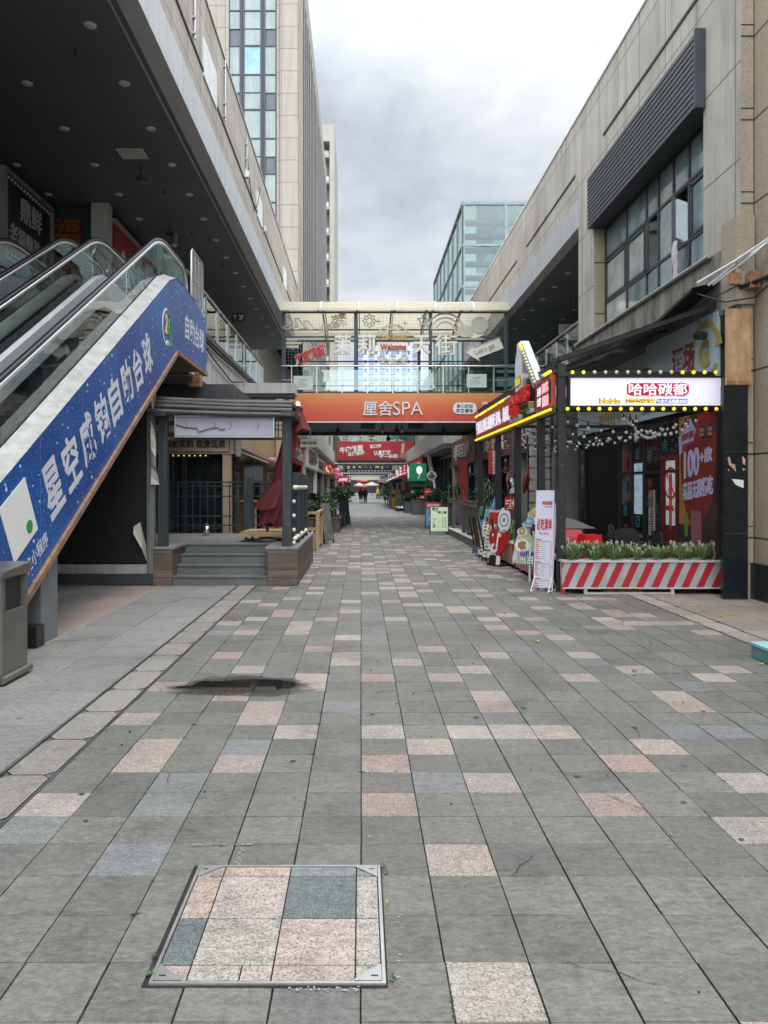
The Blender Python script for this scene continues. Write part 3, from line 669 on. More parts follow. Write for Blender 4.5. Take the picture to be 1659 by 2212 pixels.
# ================================================================== ESCALATORS
def star_extra(t, vec, c):
    s = t.node('ShaderNodeSeparateXYZ'); t.link(vec, s.inputs[0]); cb = t.node('ShaderNodeCombineXYZ'); t.link(s.outputs[1], cb.inputs[0]); t.link(s.outputs[2], cb.inputs[1]); noisev = vec; vec = cb.outputs[0]
    v = t.node('ShaderNodeTexVoronoi', voronoi_dimensions='2D'); v.inputs['Scale'].default_value = 6.5; v.inputs['Randomness'].default_value = 1; t.link(vec, v.inputs['Vector'])
    rnd = t.node('ShaderNodeSeparateColor'); t.link(v.outputs['Color'], rnd.inputs[0])
    rad = t.math('MULTIPLY', t.math('POWER', rnd.outputs[0], 5), .13); rad = t.math('ADD', rad, .03)
    k = t.math('LESS_THAN', v.outputs['Distance'], rad)
    v2 = t.node('ShaderNodeTexVoronoi', voronoi_dimensions='2D'); v2.inputs['Scale'].default_value = 15; t.link(vec, v2.inputs['Vector'])
    k2 = t.math('LESS_THAN', v2.outputs['Distance'], .075)
    g = t.ramp(t.noise(vec, .5, 3), [(.35, (.003, .042, .22)), (.65, (.010, .095, .34))])
    sm = t.math('LESS_THAN', t.math('FRACT', t.math('DIVIDE', t.math('ADD', s.outputs[1], 20.3), 1.22)), .008); g = t.mix(sm, g, (.12, .2, .42))
    return t.mix(t.math('MAXIMUM', k, t.math('MULTIPLY', k2, .6)), g, (.6, .68, .8))
M_star = mat('starry_blue_print', (.02, .06, .3), .38, extra=star_extra, rvar=.12, bump=.6, bscale=1.6)
M_deck = mat('grey_escalator_deck', (.50, .50, .47), .45, .3, var=.15, streak=.5, grime='6f6a5f', scale=1.5)
M_tread = mat('escalator_step', (.06, .06, .062), .45, .3, var=.3)
M_skirt = mat('escalator_skirt', (.55, .56, .56), .4, .2, var=.1)
M_rub = mat('black_rubber_handrail', (.012, .012, .013), .35)
M_wtrim = mat('weathered_wood_edge', (.24, .14, .08), .7, var=.4, scale=8)
M_under = mat('escalator_underside', (.10, .105, .11), .6, var=.2)
SL = .577
def rail_path(z0):                       # (Y, Z) of a line running parallel to the pitch, rounded at the head
    pts = [(2.6, .95+z0), (4.1, .95+z0)]
    for k in range(1, 6): a = R(30*k/5); pts.append((4.1+1.6*math.sin(a), .95+z0+1.6*(1-math.cos(a))))
    ya, za = pts[-1]; yb = 13.1; zb = za+SL*(yb-ya); pts.append((yb, zb))
    for k in range(1, 9):
        a = R(30-30*k/8); pts.append((yb+2.2*(.5-math.sin(a)), zb+2.2*(math.cos(a)-math.cos(R(30)))))
    return pts
def make_escalator(label, xc, advert=True):
    e = thing('escalator', label, 'escalator', (xc, 10, 0))
    prof = [(4.0, 0), (6.59, 0), (13.92, 4.22), (16.55, 4.2), (16.55, 5.36), (15.6, 5.5), (14.6, 5.55), (13.85, 5.52), (13.4, 5.36), (4.96, .48), (4.0, .45)]
    for s in (1, -1):
        m = MB(); x = xc+s*.8
        if s > 0: m.plate(prof, (x, 0, 0), *FR, .05)
        else: m.plate([(-y, z) for y, z in prof], (x, 0, 0), *FL, .05)
        pn = m.build('side_panel', M_star if (s > 0 and advert) else M_under, e)
        if s > 0 and advert:
            a = math.atan(SL); xd = (0, math.cos(a), math.sin(a)); yd = (0, -math.sin(a), math.cos(a)); L = MB()
            for k, ch in enumerate('星空威铂自助台球'):
                y = 8.33+k*.5243; z = 1.70+k*.303; L.text(ch, (x+.002, y, z), xd, yd, .48, .63, 0, .025, .002)
            L.text('自助台球', (x+.002, 15.45, 4.83), *FR, 1.75, .5, 0, .02, .002)
            L.text('关注小程序', (x+.002, 7.85, .98), xd, yd, .75, .17, 0, .01, .002)
            L.build('lettering', mat('pale_grey_print', (.62, .62, .68), .45, var=.03), pn)
            q = MB(); q.plate(rrect(.62, .62, .01), (x+.008, 7.5, 1.38), xd, yd, .006); q.plate(circle(.07), (x+.012, 7.72, 1.3), xd, yd, .003, 1)
            q.build('white_label', [M_letw, mat('green_print', (.03, .28, .08), .5)], pn)
            q = MB(); q.plate(arc_pts(.30, .335, 95, 265), (x+.009, 13.22, 4.5), *FR, .006, 0); q.plate(arc_pts(.29, .34, -85, 60), (x+.009, 13.22, 4.5), *FR, .006, 1)
            q.text('2', (x+.002, 13.16, 4.55), *FR, .16, .34, 2, .02, .01); q.text('4', (x+.002, 13.32, 4.47), *FR, .19, .34, 1, .02, .01); q.text('小时', (x+.002, 13.24, 4.24), *FR, .16, .09, 0, .01, .01)
            q.build('round_logo', [M_letw, mat('green_print', (.03, .28, .08), .5), mat('yellow_print', (.75, .5, .04), .5)], pn)
            w = MB()
            for p0, p1 in (((6.59, 0), (13.92, 4.22)), ((13.92, 4.22), (16.55, 4.2))): w.bar((x-.01, p0[0], p0[1]-.03), (x-.01, p1[0], p1[1]-.03), .1, .07)
            w.build('edge_trim', M_wtrim, pn)
    m = MB(); lo = [(6.59, .02), (13.92, 4.24), (16.5, 4.22)]
    for p, q in zip(lo, lo[1:]): m.quad((xc-.75, p[0], p[1]), (xc-.75, q[0], q[1]), (xc+.75, q[0], q[1]), (xc+.75, p[0], p[1]))
    m.box(xc-.75, xc+.75, 16.45, 16.5, 4.22, 5.3); m.build('underside', M_under, e)
    tops = [(4.0, .45), (4.96, .48), (13.4, 5.36), (13.85, 5.52), (14.6, 5.55), (15.6, 5.5)]
    for s in (1, -1):
        m = MB()
        for p, q in zip(tops, tops[1:]):
            xa, xb = xc+s*.80, xc+s*.57
            m.quad((xa, p[0], p[1]+.02), (xa, q[0], q[1]+.02), (xb, q[0], q[1]+.09), (xb, p[0], p[1]+.09)); m.quad((xb, p[0], p[1]+.09), (xb, q[0], q[1]+.09), (xb-s*.02, q[0], q[1]-.3), (xb-s*.02, p[0], p[1]-.3))
        m.build('outer_deck', M_deck, e)
        rp = rail_path(.06); m = MB(); x = xc+s*.55
        rp2 = rp+[(15.3, rp[-1][1])]
        end = [(15.3+.5*math.sin(R(a)), rp[-1][1]-.5+.5*math.cos(R(a))) for a in range(15, 181, 15)]
        full = rp2+end
        m.tube([(x, y, z) for y, z in full], .036, 8); hr = m.build('handrail', M_rub, e)
        m = MB(); m.tube([(x, y, z-.055) for y, z in full[:-6]], .036, 8); m.build('rail_track', mat('bright_rail_track', (.72, .71, .68), .3, .7, var=.08), hr)
        m = MB()
        def deckz(y): return .4 if y < 5 else min(5.55, .5+(y-5)*.578)
        fl2 = []
        rp2 = [q for q in rp2 if q[0] >= 4.1]
        for (ya, za), (yb, zb) in zip(rp2, rp2[1:]):
            n = max(1, int((yb-ya)/.9))
            for k in range(n): f = k/n; fl2.append((ya+(yb-ya)*f, za+(zb-za)*f))
        fl2.append(rp2[-1]); fl2.append((15.75, rp[-1][1]-.35))
        for (ya, za), (yb, zb) in zip(fl2, fl2[1:]):
            m.quad((x, ya+.004, deckz(ya)+.02), (x, yb-.004, deckz(yb)+.02), (x, yb-.004, zb-.06), (x, ya+.004, za-.06))
        m.build('glass_balustrade', M_gglass, e)
        m = MB()
        for (ya, za), (yb, zb) in zip(tops, tops[1:]):
            x2 = xc+s*.5; m.quad((x2, ya, za-.5), (x2, yb, zb-.5), (x2, yb, zb+.04), (x2, ya, za+.04)); m.quad((x2, ya, za+.04), (x2, yb, zb+.04), (xc+s*.56, yb, zb+.1), (xc+s*.56, ya, za+.1))
        m.build('skirt_panel', M_skirt, e)
    for k in range(24):
        y = 5.9+k*.36; z = .1+max(0, (y-6.1))*SL
        m = MB(); m.box(xc-.49, xc+.49, y, y+.37, z+.12, z+.2); m.box(xc-.49, xc+.49, y, y+.03, z-.1, z+.12); m.build('step', M_tread, e)
    box('landing_plate', M_steel, e, xc-.5, xc+.5, 14.4, 16.5, 5.02, 5.1)
    return e
esc = make_escalator('near escalator with blue starry advert panel rising to the left upper floor', -4.2)
make_escalator('far left escalator with plain sides behind the one with the blue advert', -5.88, False)
pl = thing('steel_support', 'grey steel support box with dark plinth under the blue escalator panel', 'support', (-3.75, 8.3, 0))
box('housing', mat('blue_grey_housing', (.16, .175, .19), .5, var=.15, streak=.3), pl, -4.3, -3.46, 8.15, 8.6, 0, 1.1); box('plinth', M_black, pl, -4.4, -3.42, 7.95, 8.15, 0, .23)
# black hoarding under the escalators
hb = thing('hoarding', 'black sheet hoarding with torn lower corner under the escalators', 'hoarding', (-5.2, 13.15, 0))
M_tarp = mat('black_sheet', (.012, .012, .014), .5, var=.3, scale=2, bump=.4, bscale=3)
box('sheet', M_tarp, hb, -7.2, -3.62, 13.16, 13.2, .38, 4.1); box('white_base_board', mat('peeling_white_board', (.38, .37, .35), .7, var=.2, streak=.4), hb, -6.9, -3.72, 13.13, 13.158, .2, .36)
box('ribbed_base', M_dark, hb, -6.9, -3.6, 13.07, 13.2, .02, .19)
m = MB(); m.box(-3.68, -3.59, 13.08, 13.2, .2, 3.4); m.box(-3.72, -3.69, 13.1, 13.14, .2, 3.4); m.build('steel_post', mat('grey_post', (.2, .21, .2), .5, .3, streak=.4), hb)
M_cloth = mat('torn_canvas', (.5, .48, .42), .85, var=.15)
m = MB(); m.add([(-3.95, 13.1, 1.02), (-3.84, 13.12, 1.1), (-3.72, 13.05, .7), (-3.73, 13.12, .42), (-3.8, 13.09, .62), (-3.93, 13.02, .9)], [(0, 5, 4, 1), (1, 4, 3, 2)]); m.build('torn_flap', M_cloth, hb)
m = MB(); n = 10; vs_ = []
for k in range(n+1):
    z = 3.3-k*.155; w = .03+.10*(k/n)**1.4; vs_ += [(-3.62-.0*k, 13.0+.03*math.sin(k), z), (-3.62+w, 13.0+.05*math.sin(k*1.3+1), z)]
m.add(vs_, [(2*k, 2*k+1, 2*k+3, 2*k+2) for k in range(n)]); tag(m.build('cloth_strip', M_cloth, base=(-3.6, 13, 3.3)), 'long torn cream cloth strip hanging beside the wooden pavilion', 'cloth')
# litter bin
bn = thing('litter_bin', 'stainless steel litter bin with dark side opening at the left edge', 'bin', (-3.35, 6.8, 0))
M_bin = mat('brushed_bin_steel', (.21, .20, .18), .42, .7, var=.15, streak=.35, bump=.1, bscale=90)
m = MB(); m.box(-3.38, -3.0, 6.45, 6.95, .08, .62); m.build('body', M_bin, bn, bevel=.008)
m = MB()
for a in ((-3.06, -3.0, 6.45, 6.51), (-3.06, -3.0, 6.89, 6.95), (-3.38, -3.32, 6.45, 6.51), (-3.38, -3.32, 6.89, 6.95)): m.box(*a, .62, .92)
m.build_each('post', M_bin, bn); box('opening', M_black, bn, -3.33, -3.04, 6.5, 6.9, .62, .92)
m = MB(); m.add([(-3.39, 6.42, .92), (-2.98, 6.42, .92), (-2.98, 6.98, .92), (-3.39, 6.98, .92), (-3.39, 6.42, .97), (-2.98, 6.42, .97), (-2.98, 6.98, 1.02), (-3.39, 6.98, 1.02)], [(0,3,2,1),(4,5,6,7),(0,1,5,4),(1,2,6,5),(2,3,7,6),(3,0,4,7)]); m.build('lid', M_bin, bn)
m = MB(); m.box(-3.36, -3.04, 6.47, 6.93, .0, .08); m.tube([(-3.37, 6.43, .05), (-3.0, 6.43, .05)], .035); m.tube([(-2.99, 6.43, .05), (-2.99, 6.97, .05)], .035); m.build('base', M_bin, bn); bn.location.x -= .07
# ================================================================== PAVILION (left)
M_plank = wood('weathered_red_planks', (.085, .058, .044), (.22, .165, .13), (.6, .6, 9), .7, .135)
M_dwood = wood('dark_stained_wood', (.012, .017, .02), (.045, .055, .06), (8, 8, .5), .55)
M_log = wood('charred_logs', (.02, .019, .018), (.11, .105, .095), (.5, 6, 6), .55)
M_step = mat('grey_green_granite', (.125, .132, .124), .55, var=.15, scale=2, bump=.2, bscale=80, speck=.4, speck_scale=90)
M_deckf = wood('grey_deck_boards', (.13, .125, .115), (.22, .21, .195), (.4, 8, 1), .55)
M_beige = mat('beige_shop_board', (.36, .27, .18), .55, var=.08, streak=.15)
dk = thing('terrace_deck', 'raised wooden terrace with four grey granite steps on the left', 'deck', (-2.3, 15, 0))
box('deck_floor', M_deckf, dk, -6.6, -1.16, 14.0, 17.3, .55, .655)
box('plank_wall', M_plank, dk, -1.62, -1.10, 13.07, 13.95, 0, .63); box('plank_wall', M_plank, dk, -1.16, -1.10, 13.95, 17.3, 0, .63)
box('plank_wall', M_plank, dk, -3.6, -3.27, 13.07, 13.95, 0, .63)
m = MB(); m.box(-1.66, -1.08, 13.05, 13.97, .63, .668); m.box(-1.66, -1.08, 13.97, 17.32, .63, .668); m.box(-3.62, -3.23, 13.05, 13.97, .63, .668); m.build('coping', mat('grey_coping_board', (.2, .2, .19), .6, var=.2, bump=.2), dk)
for k in range(4):
    z = .165*(k+1); y = 13.08+.29*k
    m = MB(); m.box(-3.265, -1.625, y, 14.02, z-.165, z-.028); m.box(-3.265, -1.625, y-.02, 14.02, z-.027, z); m.build('step', M_step, dk, bevel=.004)
pv = thing('pavilion', 'dark timber entrance pavilion with log roof above the granite steps', 'pavilion', (-2.4, 13.6, .65))
for x in (-3.47, -1.3):
    for y in (13.25,): m = MB(); m.box(x-.08, x+.08, y-.08, y+.08, .67, 3.05); m.build('post', M_dwood, pv, bevel=.012)
for k, z in enumerate((2.97, 3.06, 3.135, 3.205)):
    m = MB(); y = 13.02+.10*k; sag = .02
    m.tube([(-3.68+.03*k, y, z+.05), (-3.0, y, z+.03+random.uniform(-.01, .01)), (-2.2, y+.01, z-.005), (-1.2+.0*k, y-.01, z-.02+random.uniform(-.01, .01))], .048, 8, radii=[.05, .043, .046, .04]); m.build('roof_log', M_log, pv)
m = MB()
for k in range(9): m.tube([(-3.6, 13.42+.115*k, 3.24), (-2.4, 13.42+.115*k, 3.22), (-1.22, 13.42+.115*k, 3.2)], .05, 6)
m.build('roof_logs', M_log, pv)
m = MB(); m.box(-1.38, -1.15, 12.98, 14.6, 2.93, 3.02); m.box(-3.6, -3.36, 12.98, 14.6, 2.93, 3.02); m.box(-3.39, -1.38, 13.2, 13.3, 2.86, 2.95); m.box(-3.39, -1.38, 13.2, 13.26, 2.53, 2.58)
for k in range(3): m.box(-1.62+.08*k, -1.6+.08*k, 13.2, 13.23, 2.58, 2.86)
m.box(-1.64, -1.38, 13.2, 13.23, 2.7, 2.72); m.box(-1.64, -1.38, 13.2, 13.23, 2.78, 2.8); m.build('beams', M_dwood, pv)
gb = thing('light_box', 'blank lavender-white light box with loose wires under the pavilion log roof', 'sign', (-2.45, 13.2, 2.75))
box('panel', mat('lavender_panel', (.47, .45, .53), .5, var=.05), gb, -3.22, -1.53, 13.14, 13.19, 2.6, 2.92)
m = MB(); z0, z1 = 2.59, 2.93
m.box(-3.24, -1.51, 13.1, 13.2, z1, z1+.02); m.box(-3.24, -1.51, 13.1, 13.2, z0-.02, z0); m.box(-3.24, -3.22, 13.1, 13.2, z0, z1); m.box(-1.53, -1.51, 13.1, 13.2, z0, z1); m.build('frame', M_alu, gb)
m = MB(); m.tube([(-3.22, 13.12, 2.79), (-3.05, 13.12, 2.74), (-2.85, 13.12, 2.73), (-2.82, 13.12, 2.66), (-2.74, 13.12, 2.69), (-2.6, 13.12, 2.73), (-2.5, 13.12, 2.74), (-2.44, 13.12, 2.7), (-2.36, 13.12, 2.72)], .008, 5)
for x in (-3.05, -2.55, -2.28, -1.8): m.tube([(x, 13.13, 2.85), (x+.015, 13.13, 2.78), (x-.01, 13.13, 2.7)], .006, 5, 1)
m.build('wire', [M_cable, mat('grey_wire', (.25, .24, .25), .6)], gb)
# rear iron fence + side rail panels
M_iron = mat('dark_green_iron', (.022, .03, .033), .45, var=.3)
ff = thing('iron_fence', 'dark iron lattice fence along the back of the terrace', 'fence', (-3.5, 17.15, .66))
m = MB()
for x in (-2.55, -4.6): m.box(x-.1, x+.1, 17.05, 17.25, .66, 1.92)
m.build_each('post', M_dwood, ff)
m = MB()
for xa, xb in ((-6.4, -4.7), (-4.5, -2.65), (-2.45, -1.25)):
    for z in (.84, 1.05, 1.5, 1.73, 1.82): m.box(xa, xb, 17.13, 17.16, z-.015, z+.015)
    n = int((xb-xa)/.155)
    for k in range(n+1): x = xa+(xb-xa)*k/n; m.tube([(x, 17.145, .68), (x, 17.145, 1.82)], .014, 6)
m.build('lattice', M_iron, ff)
M_knob = mat('cream_knob_paint', (.68, .64, .52), .45, var=.08)
for i, (ya, yb) in enumerate(((13.38, 14.3), (14.4, 15.3), (15.4, 16.3))):
    rp = thing('timber_railing', ['dark timber rail panel with cream knobs nearest the front post of the terrace', 'middle dark rail panel with cream knobs on the right edge of the terrace', 'rear dark rail panel with cream knobs on the right edge of the terrace'][i], 'railing', (-1.22, (ya+yb)/2, .67), 'rail panels on the terrace edge')
    m = MB(); m.box(-1.29, -1.15, yb-.12, yb, .67, 1.98); m.build('post', M_dwood, rp, bevel=.01)
    m = MB(); m.box(-1.25, -1.19, ya, yb-.12, .82, .88); m.box(-1.25, -1.19, ya, yb-.12, 1.62, 1.68)
    for z in (1.0, 1.08, 1.45, 1.53): m.box(-1.235, -1.205, ya, yb-.12, z, z+.025)
    for k in range(5): y = ya+.06+(yb-ya-.24)*k/4; m.box(-1.235, -1.205, y-.012, y+.012, .82, 1.64)
    m.build('frame', M_iron, rp)
    m = MB()
    for z in (1.7, .79):
        for k in range(6): m.ball((-1.18, ya+.02+(yb-.14-ya)*k/5.2, z), .042, 0, 8, 6)
    if i == 0:
        for z in (1.45, 1.2, .95, .72): m.ball((-1.19, ya-.02, z), .036, 0, 8, 6)
    m.build_each('knob', M_knob, rp)
# closed parasol, leaning
um = thing('parasol', 'closed dark red parasol leaning behind the right pavilion post', 'parasol', (-1.75, 14.6, .66))
M_canvas = mat('dark_red_canvas', (.17, .028, .038), .75, var=.2, scale=5, bump=.15, bscale=200)
ax = Vector((-1.2, 14.3, 3.27)); bx_ = Vector((-1.80, 14.6, .95)); d = (bx_-ax)
def folds(t0, t1, r0, r1, n, name, nf=9, amp=.3, off=(0, 0)):
    m = MB(); vs_ = []; K = 54
    for i in range(n+1):
        f = i/n; t = t0+(t1-t0)*f; c = ax+d*t; r = r0+(r1-r0)*f
        for k in range(K):
            a = 2*math.pi*k/K; rr = r*(1+amp*f*math.sin(nf*a+2*f)+.15*f*math.sin(3*a+1)); vs_.append((c.x+rr*math.cos(a)+off[0]*f, c.y+rr*math.sin(a)*.8, c.z+off[1]*f+(.05*f*math.sin(nf*a*.5))))
    fs = [(i*K+k, i*K+(k+1) % K, (i+1)*K+(k+1) % K, (i+1)*K+k) for i in range(n) for k in range(K)]
    m.add(vs_, fs, 0, True); m.build(name, M_canvas, um)
folds(0, .22, .05, .25, 8, 'vent_flap', 5, .14, (.07, 0)); folds(.03, .62, .12, .14, 12, 'canopy', 6, .2); folds(.6, .84, .12, .33, 10, 'canopy_skirt', 5, .2, (-.03, 0)); folds(.7, .99, .2, .21, 10, 'canopy_hem', 6, .22, (.03, 0))
m = MB(); m.tube([bx_+(0, 0, .02) if False else tuple(bx_+Vector((0, 0, .1))), (-1.83, 14.6, .66)], .03); m.lathe([(.0, .66), (.25, .66), (.25, .7), (.05, .74), (.0, .74)], (-1.83, 14.6, 0)); m.build('pole', M_dark, um)
m = MB(); m.lathe([(.001, .07), (.03, .06), (.05, .0), (.07, -.03)], ax, 12); m.build('finial', M_white, um)
# low pallet table + ashtray bin on deck
pt = thing('pallet', 'pale timber pallet lying on the terrace boards beside the parasol', 'pallet', (-1.9, 14.9, .66))
M_pine = wood('pale_pine', (.34, .2, .09), (.62, .42, .22), (.7, 6, 4), .6)
m = MB()
for k in range(6): m.box(-2.32+.008*k, -1.36, 14.45+.18*k, 14.45+.18*k+.165, .82, .85)
m.build('top_boards', M_pine, pt); m = MB()
for x in (-2.3, -1.45): m.box(x, x+.08, 14.45, 15.5, .74, .82)
m.box(-2.3, -1.37, 14.44, 14.449, .76, .82); m.build('bearers', M_pine, pt); m = MB()
for x in (-2.24, -1.5):
    for y in (14.5, 15.4): m.box(x, x+.05, y, y+.05, .66, .74)
m.build('feet', M_black, pt); box('white_block', M_white, pt, -2.0, -1.6, 14.7, 15.1, .66, .74)
ab = thing('ashtray_bin', 'small steel ashtray bin standing on the terrace', 'bin', (-3.4, 16.4, .66)); cx = (446-U0)/F*16.4
m = MB(); m.lathe([(.001, 0), (.065, 0), (.065, .2), (.06, .2)], (cx, 16.4, .66)); m.build('body', M_steel, ab); m = MB(); m.lathe([(.06, .2), (.06, .22), (.001, .26)], (cx, 16.4, .66)); m.build('lid', M_dark, ab)

# ------------------------------------------------------------------ restaurant behind the terrace
rs = thing('restaurant', 'low beige-fronted restaurant with dark glass behind the terrace fence', 'shop', (-5, 20, .6))
box('fascia_board', M_beige, rs, -7.2, -3.04, 17.95, 18.2, 2.5, 3.0); box('cornice', mat('tan_cornice', (.45, .32, .2), .5, var=.1), rs, -7.2, -2.6, 17.7, 18.2, 3.0, 3.16)
box('upper_board', M_wallin, rs, -7.2, -3.1, 18.25, 27, 3.16, 4.2); box('glass_front', M_dglass, rs, -7.2, -3.2, 18.15, 18.2, .1, 2.5)
m = MB()
for x in (-3.2, -4.25, -4.55, -6): m.box(x-.05, x+.05, 18.08, 18.15, .1, 2.5)
m.build_each('mullion', M_black, rs); box('corner_post', M_beige, rs, -3.3, -3.1, 17.97, 18.15, .1, 2.5)
m = MB(); m.text('真材实料 现煲现卖', (-3.95, 17.95, 2.74), *FACE, 1.45, .2, 0, .02); m.text('羊', (-5.05, 17.95, 2.74), *FACE, .2, .2, 0, .02); m.build('lettering', M_letblk, rs)
m = MB()
for z0, z1 in ((2.54, 2.56), (2.92, 2.94)): m.box(-4.75, -3.12, 17.93, 17.95, z0, z1)
for x in (-4.75, -3.14): m.box(x, x+.02, 17.93, 17.95, 2.56, 2.92)
m.build('sign_border', mat('brown_border', (.12, .08, .05), .6), rs)
for k in range(9): MB().ball((-4.74+k*.13, 17.98, 2.46), .02, 0, 8, 5).build('bulb', mat('warm_bulb', (.8, .6, .2), .4, es=.7, ecol=(1, .7, .15)), rs)
box('glass_side', M_dglass, rs, -3.1, -3.05, 18.3, 21.4, .1, 2.5); box('side_board', M_beige, rs, -3.1, -3.02, 18.2, 21.5, 2.5, 3.0)
box('vestibule', mat('tan_vestibule', (.33, .22, .12), .5, var=.15), rs, -3.62, -2.2, 21.45, 21.55, .1, 3.3); box('door_post', M_beige, rs, -2.4, -2.2, 21.3, 21.45, .1, 4.2); box('glass_door', M_dglass, rs, -3.15, -3.13+.35, 21.42, 21.449, .2, 2.4)
m = MB(); m.box(-2.62, -2.59, 21.36, 21.4, 1.3, 1.8); m.build('handle', M_steel, rs)
m = MB()
for x, z, ch in ((-3.27, 2.4, '药'), (-3.27, 1.98, '膳'), (-3.27, 1.56, '汤'), (-2.52, 2.4, '药'), (-2.52, 1.98, '膳')):
    m.box(x-.14, x+.14, 21.40, 21.41, z-.15, z+.15); m.text(ch, (x, 21.399, z), *FACE, .16, .17, 1, .01, .003)
m.build('paper_sign', [mat('white_paper', (.62, .62, .68), .7), M_letblk], rs)
aw = thing('awning', 'small dark red folding awning at the corner of the beige restaurant', 'awning', (-2.9, 19.5, 2.6))
m = MB(); m.quad((-3.0, 18.3, 2.72), (-3.0, 21.4, 2.72), (-2.25, 21.4, 2.36), (-2.25, 18.3, 2.36)); m.box(-2.27, -2.24, 18.3, 21.4, 2.26, 2.36); m.build('canvas', mat('maroon_awning', (.12, .03, .035), .7, var=.2), aw)
m = MB(); m.box(-3.02, -2.9, 18.2, 18.3, 2.45, 2.85); m.bar((-3.0, 18.25, 2.6), (-2.25, 18.25, 2.3), .04, .03); m.build('arm', M_alu, aw)
for i, (x, y) in enumerate(((-3.2, 19.4), (-2.2, 20.3))):
    t = thing('table', ['pale timber table behind the terrace fence', 'pale timber table behind the parasol'][i], 'table', (x, y, 0)); box('top', M_pine, t, x-.5, x+.5, y-.35, y+.35, 1.33, 1.38)
    for sx in (-.46, .42):
        for sy in (-.31, .27): box('leg', M_pine, t, x+sx, x+sx+.05, y+sy, y+sy+.05, 0, 1.33)
# small canopy at bridge corner
cp = thing('canopy', 'short grey metal canopy at the bridge corner above the parasol', 'canopy', (-2.8, 24, 3.6))
c0 = P(536, 836, 25); box('top_slab', M_conc, cp, -4.2, -2.15, 24.4, 25.4, 4.75, 5.08); box('underside', M_under, cp, -4.1, -2.2, 24.5, 25.3, 4.65, 4.75)

# ================================================================== BRIDGES
M_cream = mat('cream_polycarbonate', (.62, .56, .43), .35, var=.08, scale=1.5, streak=.25, grime='8d8065')
M_frameb = mat('blue_grey_steel', (.045, .06, .068), .45, .3, var=.2)
def grad(t, vec, c):
    s = t.node('ShaderNodeSeparateXYZ'); t.link(vec, s.inputs[0])
    return t.ramp(t.math('DIVIDE', t.math('SUBTRACT', s.outputs[2], 4.29), 1.13), [(0, (.50, .052, .03)), (.5, (.56, .115, .035)), (1, (.62, .25, .075))])
M_orange = mat('orange_red_print', (.55, .12, .04), .42, extra=grad, pos=True, rvar=.1)
def bridge(yb, depth, label):
    b = thing('footbridge', label, 'bridge', (1.3, yb+depth/2, 4.29))
    box('floor_slab', M_soffit, b, -3.15, 5.8, yb+.05, yb+depth, 4.3, 5.42)
    box('front_edge', M_frameb, b, -3.15, 5.8, yb-.02, yb+.05, 5.3, 5.5); box('underside_edge', M_dark, b, -3.15, 5.8, yb+depth-.3, yb+depth, 4.16, 4.3)
    for yy, nm in ((yb, 'front_screen'), (yb+depth-.06, 'rear_screen')):
        m = MB()
        for u in (612, 768.5, 930, 1094): x = (u-U0)/F*29.85; m.box(x-.07, x+.07, yy, yy+.08, 5.42, 8.68)
        for z in (6.52, 7.67, 8.64): m.box(-3.05, 5.73, yy+.01, yy+.07, z-.03, z+.03)
        m.build(nm, M_frameb, b)
    m = MB(); m.tube([(-3.15, yb-.06, 6.5), (5.8, yb-.06, 6.5)], .028)
    m.tube([(-3.15, yb-.02, 5.95), (5.8, yb-.02, 5.95)], .016)
    for k in range(9): x = -2.75+k*1.0; m.box(x-.02, x+.02, yb-.08, yb-.03, 5.42, 6.5)
    m.build('railing', M_steel, b)
    m = MB()
    for k in range(8): x = -2.75+k*1.0; m.box(x+.05, x+.95, yb-.06, yb-.05, 5.55, 6.35)
    m.build('railing_glass', M_gglass, b)
    n = 20; ys = [yb-.25+(depth+.5)*k/n for k in range(n+1)]; zs = [8.72+.76*max(0, math.sin(math.pi*k/n))**.5 for k in range(n+1)]
    m = MB()
    for k in range(n): m.quad((-3.25, ys[k], zs[k]), (5.88, ys[k], zs[k]), (5.88, ys[k+1], zs[k+1]), (-3.25, ys[k+1], zs[k+1]))
    m.build('vault_roof', translucent_cream(), b)
    box('gutter', M_cream, b, -3.27, 5.9, yb-.3, yb-.22, 8.66, 8.76); box('gutter', M_cream, b, -3.27, 5.9, yb+depth+.22, yb+depth+.3, 8.66, 8.76)
    m = MB()
    for k in range(7):
        x = -3.2+k*1.51
        for i in range(n): m.bar((x, ys[i], zs[i]-.07), (x, ys[i+1], zs[i+1]-.07), .06, .06)
    for yy in (yb+1.2, yb+depth-1.2): m.box(-3.2, 5.85, yy-.03, yy+.03, 8.9, 8.96)
    m.build('roof_ribs', M_frameb, b)
    m = MB()
    for k in range(1, 6):
        x = -3.2+k*1.51+.1
        for i in range(n): m.bar((x, ys[i], zs[i]+.012), (x, ys[i+1], zs[i+1]+.012), .04, .03)
    m.build('roof_joints', M_white, b)
    return b
def translucent_cream():
    if 'translucent_cream' in MATS: return MATS['translucent_cream']
    t = NT('translucent_cream'); d = t.node('ShaderNodeBsdfDiffuse'); tr = t.node('ShaderNodeBsdfTranslucent'); mx = t.node('ShaderNodeMixShader'); mx.inputs[0].default_value = .5
    vec = t.node('ShaderNodeTexCoord').outputs['Object']; c = t.mix(t.noise(vec, 1.2, 5), (.58, .52, .40), (.72, .66, .52))
    t.link(c, d.inputs[0]); t.link(c, tr.inputs[0]); t.link(d.outputs[0], mx.inputs[1]); t.link(tr.outputs[0], mx.inputs[2]); t.link(mx.outputs[0], t.out.inputs[0])
    MATS['translucent_cream'] = t.m; return t.m
YB = 29.9
b1 = bridge(YB, 5.9, 'glazed footbridge with cream vaulted roof and an orange sign across the street')
m = MB()
for k in range(72): x = -3.0+k*.1215; m.box(x-.003, x+.003, YB+.02, YB+.026, 6.55, 8.64)
